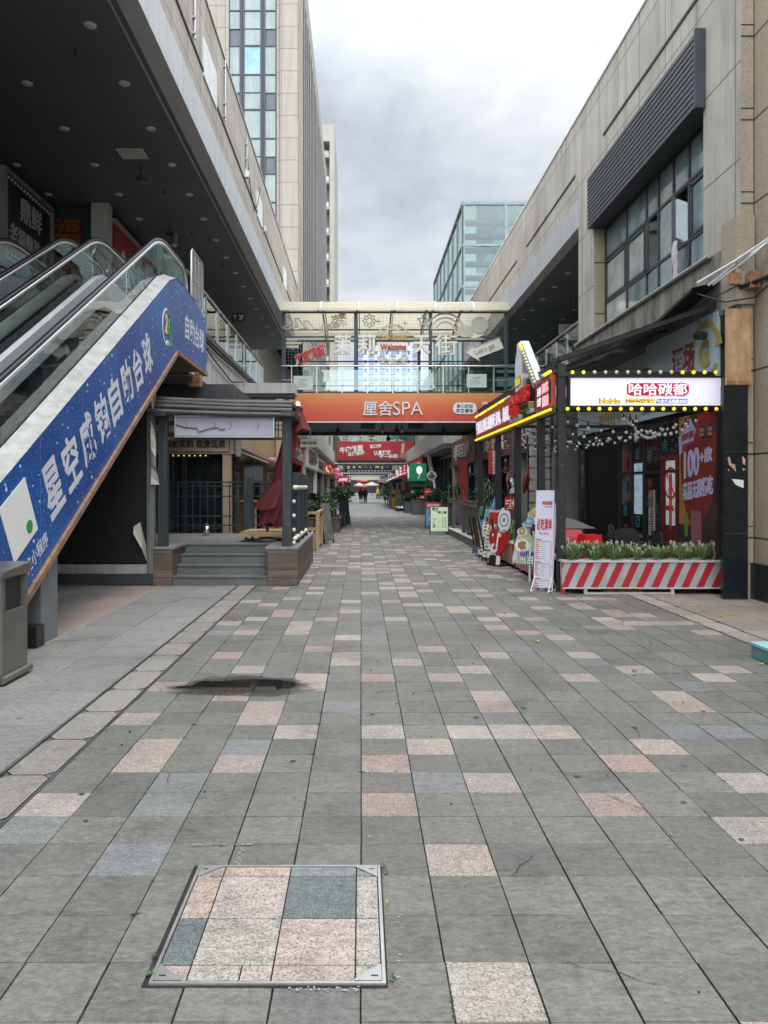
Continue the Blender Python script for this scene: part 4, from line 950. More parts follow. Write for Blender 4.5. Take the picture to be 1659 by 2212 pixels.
for k in range(18): z = 6.6+k*.1215; m.box(-3.05, 5.73, YB+.02, YB+.026, z-.003, z+.003)
m.build('wire_mesh', M_mesh, b1)
def dome_cam(x, y, z, label, dark=True):
    t = thing('security_camera', label, 'camera', (x, y, z), 'cameras under the near footbridge'); m = MB(); m.tube([(x, y, z), (x, y, z-.18)], .03); m.build('stem', M_dark, t)
    m = MB(); m.ball((x, y, z-.25), .1, 0, 12, 8); m.build('dome', M_black if dark else M_alu, t)
for zx, lab in ((290, 'leftmost black camera under the near footbridge'), (676, 'pale dome camera under the near footbridge, left of the small black one'), (803, 'small black camera between two pale domes under the near footbridge'), (846, 'right pale dome camera under the near footbridge'), (1210, 'rightmost black camera under the near footbridge')):
    dome_cam((658.3+zx*.248-U0)/F*31.2, 31.2, 4.3, lab, 'pale' not in lab.split('domes')[-1] if 'domes' in lab else 'pale' not in lab)
dome_cam((839-U0)/F*32.5, 32.5, 4.05, 'large black dome camera hanging in the middle under the near footbridge')
for i, zx in enumerate((550, 965)):
    x = (658.3+zx*.248-U0)/F*31
    tag(MB().box(x-.3, x+.3, 30.9, 31.1, 4.08, 4.29).build('speaker', M_black, base=(x, 31, 4.29)), ['black flat speaker under the bridge left of the dome camera', 'black flat speaker under the bridge right of the dome camera'][i], 'speaker', 'speakers under the near bridge')
# orange SPA board
sp = thing('shop_sign', 'long orange to red banner board with white letters along the near footbridge', 'sign', (1.5, YB-.1, 4.8))
box('board', M_orange, sp, -2.75, 5.68, YB-.14, YB-.08, 4.30, 5.42); m = MB(); m.box(-2.77, 5.7, YB-.16, YB-.06, 4.26, 4.30); m.box(5.68, 5.73, YB-.16, YB-.06, 4.3, 5.45); m.box(-2.8, -2.75, YB-.16, YB-.06, 4.3, 5.45); m.build('frame', M_white, sp)
m = MB(); x, y, z = P(816, 882, YB-.14); m.text('厘舍', (x, y, z), *FACE, 1.18, .58, 0, .012, .05); x, y, z = P(881, 882.5, YB-.14); m.text('SPA', (x, y, z), *FACE, 1.18, .53, 0, -.004, .05)
x, y, z = P(1049, 882, YB-.14); m.text('2', (x, y, z), *FACE, .3, .5, 0, .01, .05); m.build('lettering', mat('silver_grey_lettering', (.62, .6, .57), .4), sp)
m = MB(); x, y, z = P(1004, 882, YB-.17); m.plate(rrect(.92, .45, .2), (x, y, z), *FACE, .03); m.text('身心放松', (x, y, z+.09), *FACE, .66, .15, 1, .012, .006); m.text('就来厘舍', (x, y, z-.09), *FACE, .66, .15, 1, .012, .006)
m.build('round_plate', [M_white, M_letblk], sp)
# the decorative neon-tube shapes on the glass
M_tubeo = mat('cream_neon_tube', (.40, .38, .30), .35, var=.1); M_tubei = mat('pale_acrylic', (.62, .60, .52), .25, var=.05)
def deco(name, label, parts, cat='decoration'):
    mb = MB(); parts(mb); return tag(mb.build(name, [M_tubeo, M_tubei, M_red, mat('old_gold_paint', (.42, .27, .08), .5), mat('dull_green', (.3, .36, .24), .5)], base=(0, YB-.04, 7.5)), label, cat)
yd = YB-.03
def D(u, v): x, y, z = P(u, v, yd); return Vector((x, y, z))
def chars(mb, s, u0, u1, v0, v1, m=0, bold=.045, inner=True):
    a, b = D(u0, v1), D(u1, v0); c = (a+b)/2; mb.text(s, c, *FACE, b.x-a.x, b.z-a.z, m, bold, .05)
    if inner: mb.text(s, c+Vector((0, -.05, 0)), *FACE, (b.x-a.x)*.95, (b.z-a.z)*.95, 1, .005, .012)
def outline(mb, pts, r=.03, m=0, closed=True):
    p = [D(*q) for q in pts]; p = p+[p[0]] if closed else p
    for a, b in zip(p, p[1:]): mb.tube([a, b], r, 6, m)
for s, a, w in (('茉', (721, 760, 721, 766), 'first, leftmost large cream outlined character of the footbridge name'), ('莉', (772, 812, 721, 766), 'second large cream outlined character, just left of the welcome plate'), ('天', (891, 930, 724, 766), 'third large cream outlined character, just right of the welcome plate'), ('街', (938, 988, 722, 768), 'last, rightmost large cream outlined character of the footbridge name')):
    deco('neon_character', w, lambda mb: chars(mb, s, *a))
deco('neon_lettering', 'small gold Moli Street lettering above the welcome plate on the bridge', lambda mb: chars(mb, 'Moli-Street', 817, 880, 720, 734, 3, .03, False))
def wel(mb):
    c = D(849, 749); mb.plate(rrect(1.2, .36, .08), c, *FACE, .03, 1); chars(mb, 'Welcome', 822, 877, 742, 756, 2, .02, False)
deco('welcome_plate', 'white rounded plate reading Welcome in red at the middle of the bridge', wel)
def arcs(cu, cv, radii, a0, a1):
    def f(mb):
        c = D(cu, cv)
        for r in radii: mb.plate([(x, y) for x, y in arc_pts(r-.035, r+.035, a0, a1)], c, *FACE, .04, 0)
    return f
deco('neon_arc', 'double arc above the welcome plate on the bridge', arcs(849, 743, (.6, .75), 35, 145)); deco('neon_arc', 'double arc below the welcome plate on the bridge', arcs(849, 747, (.6, .75), 215, 325))
deco('neon_arc', 'rainbow arc right of the star on the bridge glass', arcs(962, 716, (.38, .55, .72), 0, 170))
def star(mb):
    pts = []
    for k in range(10): r = (14 if k % 2 == 0 else 6.5); a = R(90+36*k); pts.append((915+r*math.cos(a), 693-r*math.sin(a)))
    outline(mb, pts, .03)
deco('neon_star', 'five pointed star outline high on the right half of the bridge glass', star)
def flower(mb):
    for k in range(8):
        a = R(45*k); pts = [(798+10*math.cos(a)+r*math.cos(t+a)*5-0, 693-10*math.sin(a)-r*math.sin(t+a)*5) for t, r in ((0, 1), (1.2, .7), (2.4, .9), (3.14, 1), (3.9, .9), (5.1, .7))]; outline(mb, pts, .018, 4)
deco('neon_flower', 'eight petalled flower outline high on the bridge glass', flower)
def chev(mb):
    for k in range(3):
        u = 616+20*k; outline(mb, [(u, 684+5*k), (u+8, 683+5*k), (u+24, 705+3*k), (u+2, 712+k), (u-6, 708+k), (u+9, 703+3*k)], .025)
deco('neon_arrow', 'row of three cream chevrons at the left end of the bridge glass', chev)
def duck(mb):
    c = D(732, 686); a = R(14); mb.text('冲鸭', c, (math.cos(a), 0, math.sin(a)), (-math.sin(a), 0, math.cos(a)), .62, .3, 3, .035, .05)
deco('neon_character', 'small tilted gold characters above the cloud arcs on the bridge', duck)
def clouds(mb):
    for k, (u, v) in enumerate(((704, 717), (720, 712), (736, 707))):
        for r in (.12, .2, .28): mb.plate(arc_pts(r-.02, r+.02, 20, 190), D(u, v), *FACE, .04, 0)
deco('neon_cloud', 'cloud of small arcs under the gold characters on the bridge', clouds)
def cloud2(mb):
    mb.plate(circle(.42, 24, 1.1, .8), D(1023, 712), *FACE, .03, 1); mb.plate(circle(.33, 24), D(1036, 702)-Vector((0, .03, 0)), *FACE, .02, 0); mb.plate(circle(.3, 24, 1.1, .8), D(1005, 716)-Vector((0, .03, 0)), *FACE, .02, 0)
deco('neon_cloud', 'pale cream cloud shape at the right end of the bridge glass', cloud2)
def cloud3(mb):
    for k, v in enumerate((733, 741, 749)): c = D(632+3*(k % 2), v); mb.plate(rrect(.5+.12*(k % 2), .1, .05), c, *FACE, .03, 0)
deco('neon_cloud', 'little striped cloud at the left of the bridge glass', cloud3)
def welcm(mb):
    c = D(669, 767); a = R(24)
    mb.text('欢迎观临', c, (math.cos(a), 0, math.sin(a)), (-math.sin(a)+.2, 0, math.cos(a)), 1.28, .52, 1, .07, .03)
    mb.text('欢迎观临', c+Vector((0, -.035, 0)), (math.cos(a), 0, math.sin(a)), (-math.sin(a)+.2, 0, math.cos(a)), 1.25, .48, 2, .04, .03)
deco('neon_character', 'tilted red characters of greeting low at the left of the bridge glass', welcm)
def letsgo(mb):
    pts = [(1006, 762), (1022, 745), (1024, 751), (1078, 729), (1088, 752), (1033, 773), (1036, 780)]
    o = D(1040, 755); mb.plate([(D(*p)-o).xz[:] for p in reversed(pts)], o, *FACE, .04, 1); outline(mb, pts, .02, 0)
    a = R(22); mb.text("Let's go", o+Vector((.13, -.01, .02)), (math.cos(a), 0, math.sin(a)), (-math.sin(a), 0, math.cos(a)), .82, .24, 0, .0, .02)
deco('neon_arrow', 'pale left-pointing arrow with handwritten words at the right of the bridge glass', letsgo)
for i, (u, v) in enumerate(((817, 694), (875, 698), (862, 705), (1001, 705))):
    def crs(mb, u=u, v=v): outline(mb, [(u-5, v), (u+5, v)], .015, 3, False); outline(mb, [(u, v-5), (u, v+5)], .015, 3, False)
    deco('neon_cross', ['small plus sign right of the flower on the bridge', 'small plus sign left of the star on the bridge', 'tiny plus sign above the double arc on the bridge', 'small plus sign over the rainbow arc on the bridge'][i], crs)
for i, (u0, u1, v0, v1) in enumerate(((634, 676, 812, 842), (1008, 1051, 808, 837))):
    a, b = P(u0, v1, YB-.12), P(u1, v0, YB-.12); t = thing('poster', ['pale green notice on the left of the bridge railing', 'pale white notice on the right of the bridge railing'][i], 'poster', a)
    box('sheet', mat('pale_notice', (.48, .53, .5), .5, var=.15), t, a[0], b[0], YB-.13, YB-.12, a[2], b[2]); m = MB()
    for k in range(3): m.box(a[0]+.15, b[0]-.15-.1*k, YB-.134, YB-.131, a[2]+.12+.08*k, a[2]+.15+.08*k)
    m.box(a[0]+.2, b[0]-.25, YB-.134, YB-.131, a[2]+.36, a[2]+.42); m.build('print', mat('faint_print', (.3, .33, .32), .5), t)
hs = thing('hanging_sign', 'cream hanging toilet sign under the near end of the left walkway', 'sign', (-2.1, 30.6, 3.3))
a, b = P(649, 966, 30.6), P(687, 948, 30.6); box('board', M_cream, hs, a[0], b[0], 30.57, 30.63, a[2], b[2]); m = MB(); m.text('电梯▣ 洗手间▣', ((a[0]+b[0])/2, 30.57, (a[2]+b[2])/2), *FACE, .6, .13, 0, .01); m.build('lettering', M_letblk, hs)
m = MB(); m.tube([(a[0]+.4, 30.6, b[2]), (a[0]+.4, 30.6, 4.3)], .02); m.build('rod', M_alu, hs)

# ================================================================== TOWERS
M_tower = stone('tower_stone', (.40, .36, .305), (.36, .325, .275), 1.38, 1.14, .02, mcol=(.2, .18, .16), stain=.22, zoff=-.2)
M_spand = mat('blue_grey_spandrel', (.10, .115, .135), .4, var=.1)
M_curt = mat('curtained_window', (.21, .26, .255), .07, var=.22, scale=1.5, rvar=.02, spec=.6, extra=lambda t, v, c: t.mix(t.ramp(t.noise(t.mapped(v, (9, 9, .12)), 1.6, 3), [(.35, 0.), (.65, .55)]), c, (.36, .41, .38)))
M_bluew = mat('blue_window', (.25, .40, .52), .05, var=.2, rvar=.02)
tw = thing('tower_block', 'tall beige stone hotel tower with blue grey window strips behind the left roof', 'building', (-6, 50, 11))
YT = 38.7
def tx(u): return (u-U0)/F*YT
box('front_wall', M_tower, tw, tx(598), XL, YT, YT+3, 11.2, 31); box('front_wall', M_tower, tw, -22, tx(494), YT, YT+3, 11.2, 31)
box('stone_pier', M_tower, tw, tx(606), XL-.06, YT-.12, YT-.003, 11.2, 31)
box('window_strip', M_spand, tw, tx(494), tx(598), YT+.12, YT+.3, 11.2, 31)
m = MB()
for u in (494, 521, 526, 565, 571, 597): x = tx(u); m.box(x-.05, x+.05, YT+.02, YT+.12, 11.2, 31)
m.build('mullions', mat('dark_window_frame', (.03, .035, .045), .4), tw)
for k in range(-3, 4):
    zb = 21.13+3.28*k
    for ua, ub, bands in ((496, 517, ((.85, 1.72), (1.8, 3.2))), (528, 562, ((.02, .8), (.87, 1.72), (1.8, 3.2))), (573, 595, ((.85, 1.72), (1.8, 3.2)))):
        for a, b in bands:
            if zb+b < 11.3 or zb+b > 31: continue
            w = box('window', M_bluew if (k == 0 and ua == 528 and b > 3) else M_curt, tw, tx(ua), tx(ub), YT+.06, YT+.118, zb+a, zb+b)
            if b > 3:
                q = MB(); q.box(tx(ua)-.06, tx(ua), YT+.03, YT+.1, zb+a-.05, zb+b+.05); q.box(tx(ub), tx(ub)+.06, YT+.03, YT+.1, zb+a-.05, zb+b+.05); q.box(tx(ua), tx(ub), YT+.03, YT+.1, zb+b, zb+b+.06); q.box(tx(ua), tx(ub), YT+.03, YT+.1, zb+a-.06, zb+a); q.build('frame', MATS['dark_window_frame'], w)
box('side_glass', mat('dark_blue_glass', (.012, .017, .04), .9, var=.3, spec=.05), tw, XL-2.5, XL-.012, YT+3, 69.5, 11, 29.3)
for k in range(18): y = YT+3+1.55*k+.9; m = MB(); m.box(XL-.1, XL+.012, y, y+.42, 5, 29.3); m.build('fin', mat('tower_fin', (.38, .35, .31), .6, var=.1, streak=.3, pos=True), tw)
box('side_band', M_tower, tw, XL-2.5, XL-.003, YT+3, 69.5, 29.3, 31); box('side_pier', M_tower, tw, XL-2.5, XL-.003, YT+.1, YT+3.02, 11, 31) if False else None
box('tower_mass', M_tower, tw, -22, XL-2.5, YT+3, 69.5, 5, 30.9)
rt = thing('apartment_tower', 'pale apartment tower with air conditioner balconies behind the hotel tower', 'building', (-5, 95, 0))
M_pale = mat('pale_render', (.33, .31, .27), .7, var=.08, scale=.5, streak=.2, pos=True); M_pinkw = mat('pinkish_render', (.3, .235, .2), .7, var=.1, pos=True)
box('wall', M_pale, rt, -3.75, -3.2, 90, 104, 0, 45); box('back_wall', M_pinkw, rt, -16, -3.75, 92, 104, 0, 43.5); box('parapet', M_pale, rt, -16, -3.75, 90, 92, 43, 45)
for k in range(13):
    z = 4+3.1*k; box('balcony_slab', M_pale, rt, -6, -3.76, 90.3, 92, z, z+.35); q = MB(); q.box(-4.6, -3.9, 91, 91.6, z+.4, z+1.1); q.build('air_conditioner', M_white, rt)
    q = MB(); q.lathe([(.001, 0), (.25, 0)], (0, 0, 0), 12)
    box('window', M_bluew, rt, -9, -5.4, 91.9, 91.99, z+.9, z+2.5); box('side_window', M_dglass, rt, -3.21, -3.19, 95+(k % 3)*2, 96+(k % 3)*2, z+.9, z+2.0)
ft = thing('apartment_tower', 'far white and blue apartment tower seen through the footbridge glass', 'building', (10, 250, 0))
M_ft = mat('white_tower_wall', (.5, .52, .57), .6, var=.05, pos=True); box('wall', M_ft, ft, -1.5, 20.5, 250, 262, 0, 54)
M_fw = mat('blue_tower_window', (.16, .25, .42), .2, var=.2, pos=True); M_fw2 = mat('dark_tower_opening', (.12, .13, .17), .5)
for i in range(6):
    x = -.9+i*3.6
    q = MB()
    for k in range(17): z = 3+3*k; q.box(x, x+1.5, 249.85, 249.99, z+.6, z+2.2); q.box(x+1.9, x+2.7, 249.85, 249.99, z+.9, z+2.0, 1); q.box(x-.2, x+1.6, 249.4, 249.84, z+.2, z+.5, 2)
    q.build('window_column', [M_fw, M_fw2, M_pale], ft)
gt = thing('glass_building', 'steel framed green glass stair tower behind the right roof', 'building', (10, 50, 0))
GX, GY, GZ = 5.82, 43., 17.9
M_gcurt = glass('green_curtain_glass', (.30, .47, .45), base=.14, refl=.6, rough=.03, dirt=.04)
m = MB(); m.quad((GX, GY, 0), (15, GY, 0), (15, GY, GZ), (GX, GY, GZ)); m.quad((GX, 60, 0), (GX, GY, 0), (GX, GY, GZ), (GX, 60, GZ)); m.quad((GX, GY, GZ), (15, GY, GZ), (15, 60, GZ), (GX, 60, GZ)); m.build('glazing', M_gcurt, gt)
m = MB()
for x in (GX, 8.25, 10.7, 13.2, 15): m.box(x-.09, x+.09, GY-.06, GY-.003, 0, GZ); m.box(x-.07, x+.07, GY, 60, GZ+.003, GZ+.1)
for k in range(8): y = GY+k*17/7; m.box(GX-.06, GX-.003, y-.06, y+.06, 0, GZ)
for k in range(8): z = GZ-.05-k*2.35; m.box(GX-.1, 15, GY-.07, GY-.003, z-.07, z+.07); m.box(GX-.07, GX-.003, GY, 60, z-.06, z+.06)
for k in range(16): z = GZ-.9-k*.8; m.box(GX+.1, 15, GY+.4, GY+1.0, z-.08, z+.1)
m.bar((GX+.3, GY+.4, 11), (GX+3.6, GY+.4, GZ-.3), .14, .1); m.bar((GX, GY, GZ), (GX, 60, GZ), .16, .16); m.bar((GX, GY, GZ), (15, GY, GZ), .16, .16)
m.build('steel_frame', mat('grey_green_steel', (.20, .235, .235), .45, .4, var=.15), gt)
box('core', mat('pale_core_wall', (.45, .5, .48), .6), gt, 9, 15, 50, 59, 0, GZ-.5)
# ================================================================== RIGHT BUILDING
XR, XB = 5.82, 6.02
M_ledge = stone('stained_ledge_stone', (.36, .335, .285), (.33, .31, .265), 2.2, 1.2, .008, stain=.75, green=.75)
M_sand = stone('sand_blasted_stone', (.42, .355, .26), (.385, .325, .235), 3.0, 1.28, .016, stain=.2, zoff=.35, coarse=1)
rb = thing('shopping_building', 'grey stone shopping building with louvred window block on the right', 'building', (9, 14, 0))
box('roof_wall', M_stone_r, rb, XR, 7.2, 11.57, 42.8, 9.43, 11.62); box('coping', M_white, rb, XR-.03, 7.25, 11.5, 42.8, 11.62, 11.68)
m = MB()
for a, b in ((11.6, 18.1), (20.5, 26.5), (28.2, 42.8)): m.box(XR-.02, XR+.04, a, b, 10.13, 10.19)
m.build('shadow_groove', M_black, rb)
box('wall_pier', M_stone_r, rb, XR, 6.6, 11.57, 12.83, 4.9, 9.43); box('wall_pier', M_stone_r, rb, XR, 6.6, 18.9, 20.2, 4.9, 9.43); box('return_wall', M_sand, rb, XR+.003, XB, 11.555, 11.9, 0, 11.9)
box('corner_wall', M_sand, rb, XB, 7.5, -4, 11.57, 0, 14); m = MB()
for z in (1.1, 2.38, 3.66, 4.94, 6.22, 7.5, 8.78, 10.06, 11.34): m.box(XR, XB, 11.55, 11.56, z, z+.014)
m.box(XB-.012, XB+.002, 11.552, 11.58, 0, 12); m.build('joint_lines', M_black, rb)
box('corner_plinth', mat('black_granite_plinth', (.018, .02, .022), .3), rb, XB-.06, 7.5, 8, 11.62, 0, .55)
# louvre hood
def louv(t, vec, c): return c
M_louv = mat('charcoal_louvre', (.058, .064, .076), .45, .2, var=.2, streak=.3, pos=True)
m = MB(); m.box(XR-.12, XR+.25, 12.83, 18.9, 8.22, 9.42)
for k in range(12): z = 8.16+k*.107; m.add([(XR-.12, 12.8, z), (XR-.15, 12.8, z+.012), (XR-.14, 12.8, z+.1), (XR-.12, 18.93, z), (XR-.15, 18.93, z+.012), (XR-.14, 18.93, z+.1)], [(0, 1, 4, 3), (1, 2, 5, 4), (0, 2, 1), (3, 4, 5)])
m.box(XR-.18, XR+.25, 12.74, 12.8, 8.12, 9.46); m.build('louvre_hood', M_louv, rb)
box('hood_soffit', M_dark, rb, XR-.1, 6.2, 12.83, 18.9, 8.17, 8.216)
# windows
XW = 6.11
M_wfr = mat('dark_window_aluminium', (.05, .056, .062), .4, .3, var=.15); M_pane = mat('grey_green_pane', (.17, .235, .235), .04, var=.5, scale=.9, rvar=.02, spec=.9)
M_pane2 = mat('pale_curtain_pane', (.36, .385, .36), .06, var=.3, scale=2, rvar=.02, spec=.8); M_curtain = mat('brown_curtain', (.16, .13, .10), .8, var=.3, scale=5)
ys = [12.9, 14.05, 14.75, 15.5, 16.15, 17.35, 18.85]; zs_ = [5.62, 6.3, 7.35, 8.15]
wi = MB(); wi.box(XW+.5, XW+.55, 12.9, 18.85, 5.5, 8.2); wi.build('window_recess', M_curtain, rb)
win = MB()
for y in ys: win.box(XW-.015, XW+.05, y-.035, y+.035, 5.5, 8.17)
for z in (5.55, 6.3, 7.4, 8.12): win.box(XW-.01, XW+.04, 12.9, 18.85, z-.03, z+.03)
win.build('window_frame', M_wfr, rb)
for i in range(6):
    for j in range(3):
        if j == 1 and i in (1, 3): continue
        w = MB(); w.box(XW+.01, XW+.02, ys[i]+.05, ys[i+1]-.05, zs_[j], zs_[j+1]); w.build('window_pane', M_pane2 if (i, j) in ((5, 1), (4, 1), (5, 0)) else M_pane, rb)
        if j == 1 and i not in (2,): 
            q = MB(); a, b = ys[i]+.07, ys[i+1]-.07
            for z in (6.36, 7.3): q.box(XW-.02, XW+.009, a, b, z-.035, z+.035)
            q.box(XW-.02, XW+.009, a, a+.06, 6.36, 7.3); q.box(XW-.02, XW+.009, b-.06, b, 6.36, 7.3); q.build('casement', M_wfr, rb)
for (yh, ang) in ((14.75, 62), (16.1, 40)):                      # two sashes pushed open, hinged on the far side
    s = MB(); L = .66; s.xf = Matrix.Translation((XW-.04, yh, 0)) @ Matrix.Rotation(R(ang), 4, 'Z')
    for z in (6.3, 7.37): s.box(-.03, .03, -L, 0, z-.04, z+.04)
    s.box(-.03, .03, -L, -L+.07, 6.3, 7.37); s.box(-.03, .03, -.07, 0, 6.3, 7.37); s.box(-.04, -.03, -L+.02, -L+.04, 6.45, 7.25, 1); s.box(.03, .08, -L+.02, -L+.06, 6.75, 6.95)
    sash = s.build('open_sash', [M_wfr, M_letw], rb)
    s2_ = MB(); s2_.xf = s.xf; s2_.box(-.005, .005, -L+.07, -.07, 6.34, 7.33); s2_.build('pane', M_gglass, sash)
rag = MB(); n = 6; vs_ = []
for k in range(n+1): vs_ += [(XW-.12-.02*(k % 2), 14.28, 6.38-k*.11), (XW-.14, 14.42+.02*math.sin(k*2), 6.40-k*.12), (XW-.1-.02*math.sin(k), 14.58, 6.36-k*.1)]
rag.add(vs_, [(3*k+i, 3*k+i+1, 3*k+i+4, 3*k+i+3) for k in range(n) for i in (0, 1)], 0, True)
tag(rag.build('hanging_cloth', mat('grey_white_cloth', (.5, .5, .49), .85, var=.2), base=(XW-.1, 14.4, 6.4)), 'grey white cloth hung over the open upper window sill', 'cloth')
box('window_jamb', M_sand, rb, XR+.02, XW+.1, 18.9-.003, 19.0, 5.4, 8.2)
box('sill_band', M_ledge, rb, XR-.06, 6.9, 11.6, 20.2, 4.45, 5.5); box('sill_end', M_sand, rb, XR-.1, 6.0, 11.5, 11.98, 4.5, 5.85)
m = MB(); m.tube([(XR-.1, 12.4, 5.5), (XR-.1, 20.2, 5.5)], .035); m.build('sill_pipe', M_alu, rb)
# gallery
box('metal_fascia', M_fascia, rb, XR-.012, XR+.3, 20.2, 42.8, 8.66, 9.43); box('soffit', M_soffit, rb, XR+.3, 13, 20.2, 42.8, 8.69, 8.8)
box('gallery_wall', M_wallin, rb, 11, 11.2, 20.2, 42.8, 5.4, 8.69); box('gallery_end', M_stone_r, rb, 6.6, 13, 19.9, 20.19, 4.5, 8.7)
box('floor_slab', M_conc, rb, 6.3, 13, 20.2, 42.8, 4.25, 5.4); box('slab_underside', M_soffit, rb, 6.3, 13, 20.2, 42.8, 4.2, 4.246)
for x in (6.75, 8.4):
    for k in range(11): MB().lathe([(.001, -.02), (.08, -.02), (.1, 0)], (x, 21.2+1.7*k, 8.69), 14).build('downlight', M_lamp, rb)
for y in (24.5, 29.5): box('ceiling_hatch', M_lamp, rb, 8.9, 9.6, y, y+.6, 8.67, 8.687)
box('rear_mass', M_wallin, rb, 7.3, 13, 12, 20, 0, 11.4); box('roof_slab', M_wallin, rb, 7.2, 13, 20.2, 42.8, 9.0, 9.3)
rr = thing('glass_railing', 'glass railing with steel handrail along the right upper gallery', 'railing', (6.3, 25, 5.4))
m = MB()
for k in range(8): m.box(6.3, 6.34, 20.6+k*1.3, 20.64+k*1.3, 5.3, 6.45)
m.build_each('post', M_steel, rr); m = MB(); m.tube([(6.3, 20.2, 6.5), (6.3, 29.8, 6.5)], .035); m.build('handrail', M_steel, rr)
m = MB()
for k in range(7): m.box(6.31, 6.32, 20.68+k*1.3, 21.86+k*1.3, 5.45, 6.4)
m.build('glass_panel', M_gglass, rr)
gs = thing('hanging_sign', 'grey white hanging direction sign under the right gallery soffit', 'sign', (8, 29, 7))
a, b = P(1105, 762, 29.3), P(1175, 748, 29.3); a = P(1098, 701, 27); b = P(1170, 686, 27)
a, b = (7.1, 27, 7.2), (8.9, 27, 7.55); box('board', mat('dim_sign_white', (.35, .36, .36), .5), gs, a[0], b[0], 27, 27.08, a[2], b[2]); m = MB(); m.text('↑ 商铺 室内步行街 →', ((a[0]+b[0])/2, 27, (a[2]+b[2])/2), *FACE, 1.5, .16); m.build('lettering', M_letblk, gs)
m = MB(); m.tube([(7.5, 27.04, 7.55), (7.5, 27.04, 8.69)], .012); m.tube([(8.5, 27.04, 7.55), (8.5, 27.04, 8.69)], .012); m.build('rods', M_dark, gs)
# dark awning over the restaurant
ac = thing('awning', 'dark metal awning over the right restaurant with one lifted end', 'awning', (5.6, 15, 4.4))
m = MB(); zb = 4.42
m.add([(5.05, 15.2, zb), (5.05, 20.1, zb-.0), (XR, 20.1, zb), (XR, 15.2, zb), (5.05, 15.2, zb+.27), (5.05, 20.1, zb+.27), (XR, 20.1, zb+.3), (XR, 15.2, zb+.3)], [(0,1,2,3),(7,6,5,4),(0,4,5,1),(1,5,6,2),(2,6,7,3),(3,7,4,0)])
m.build('metal_box', mat('grey_awning_metal', (.13, .13, .125), .5, .4, var=.2, streak=.3), ac)
m = MB(); m.add([(5.2, 15.2, 4.72), (XR, 15.2, 4.78), (XR, 13.4, 4.8), (5.2, 13.4, 4.62), (5.3, 12.1, 4.9), (XR, 12.1, 5.02), (5.2, 15.2, 4.66), (5.2, 13.4, 4.56), (5.3, 12.1, 4.85)], [(0, 3, 2, 1), (3, 4, 5, 2), (0, 6, 7, 3), (3, 7, 8, 4)]); m.build('sheet', M_black, ac)
# pipes on the corner
pp = thing('conduit_pipes', 'white and black conduits on rusty brackets at the right stone corner', 'pipes', (5.9, 11.5, 4.9))
m = MB(); m.tube([(5.35, 12.0, 4.95), (5.7, 11.5, 5.15), (5.98, 11.0, 5.35), (5.98, 9.0, 5.5)], .022); m.tube([(5.55, 11.9, 4.9), (5.8, 11.4, 5.12), (5.97, 10.8, 5.32), (5.97, 9, 5.44)], .02); m.tube([(5.5, 11.95, 4.9), (5.78, 11.45, 5.16), (5.97, 10.9, 5.3)], .018); m.build('white_pipe', M_white, pp)
m = MB(); m.tube([(5.78, 11.5, 4.75), (5.98, 11.1, 4.8), (5.98, 9, 5.0)], .035); m.tube([(5.3, 11.9, 4.75), (5.6, 11.6, 4.55), (5.9, 11.3, 4.55), (5.98, 10.5, 4.8), (5.98, 9.5, 4.85)], .012); m.build('black_pipe', M_cable, pp)
for a in ((5.6, 5.75, 11.4, 11.5, 4.78, 4.95), (5.84, 5.98, 11.3, 11.46, 4.7, 4.95)): MB().box(*a).build('rusty_bracket', M_rust, pp)
box('lamp_box', M_black, pp, 5.9, 5.99, 10.6, 10.75, 5.0, 5.25)
# plywood patch and black pilaster facing the street head
pb = thing('black_pilaster', 'black panel pilaster with torn poster scraps beside the terrace', 'pilaster', (5.7, 11.5, 0))
M_gran = mat('black_granite', (.010, .013, .016), .22, var=.4, rvar=.1)
box('panel', M_gran, pb, 5.5, 5.87, 11.45, 11.55, 0, 3.25); m = MB(); m.box(5.5, 5.87, 11.445, 11.45, 1.0, 1.008); m.box(5.5, 5.87, 11.445, 11.45, 2.24, 2.246); m.build('seam', M_dark, pb)
m = MB(); scr = mat('torn_pink_paper', (.55, .33, .28), .8, var=.3, scale=30)
for pts in ([(0, .0), (.02, -.1), (.08, -.16), (.13, -.22), (.11, -.1), (.06, -.09), (.03, .02)], [(.22, .03), (.27, -.02), (.27, -.11), (.23, -.09)], [(.22, -.16), (.28, -.17), (.24, -.2)], [(.0, -.17), (.03, -.18), (.02, -.21)]): m.plate(list(reversed(pts)), (5.56, 11.447, 2.15), *FACE, .002)
m.plate([(0, 0), (.06, -.09), (.18, -.14), (.18, -.02)], (5.62, 11.44, 1.83), *FACE, .004, 1); m.build('poster_scrap', [scr, M_letw], pb)
pw = thing('plywood_sheet', 'rust stained plywood panel fixed above the black pilaster', 'panel', (5.9, 11.7, 3.25))
M_ply = wood('stained_plywood', (.30, .15, .06), (.55, .38, .22), (2, 2, .9), .75)
box('sheet', M_ply, pw, 5.56, 5.93, 11.47, 11.53, 3.26, 4.42); box('rail', M_rust, pw, 5.56, 5.93, 11.45, 11.469, 3.26, 3.32)
box('wall_hook', M_cable, None, 5.985, 6.0, 11.0, 11.25, .93, .945) if False else None

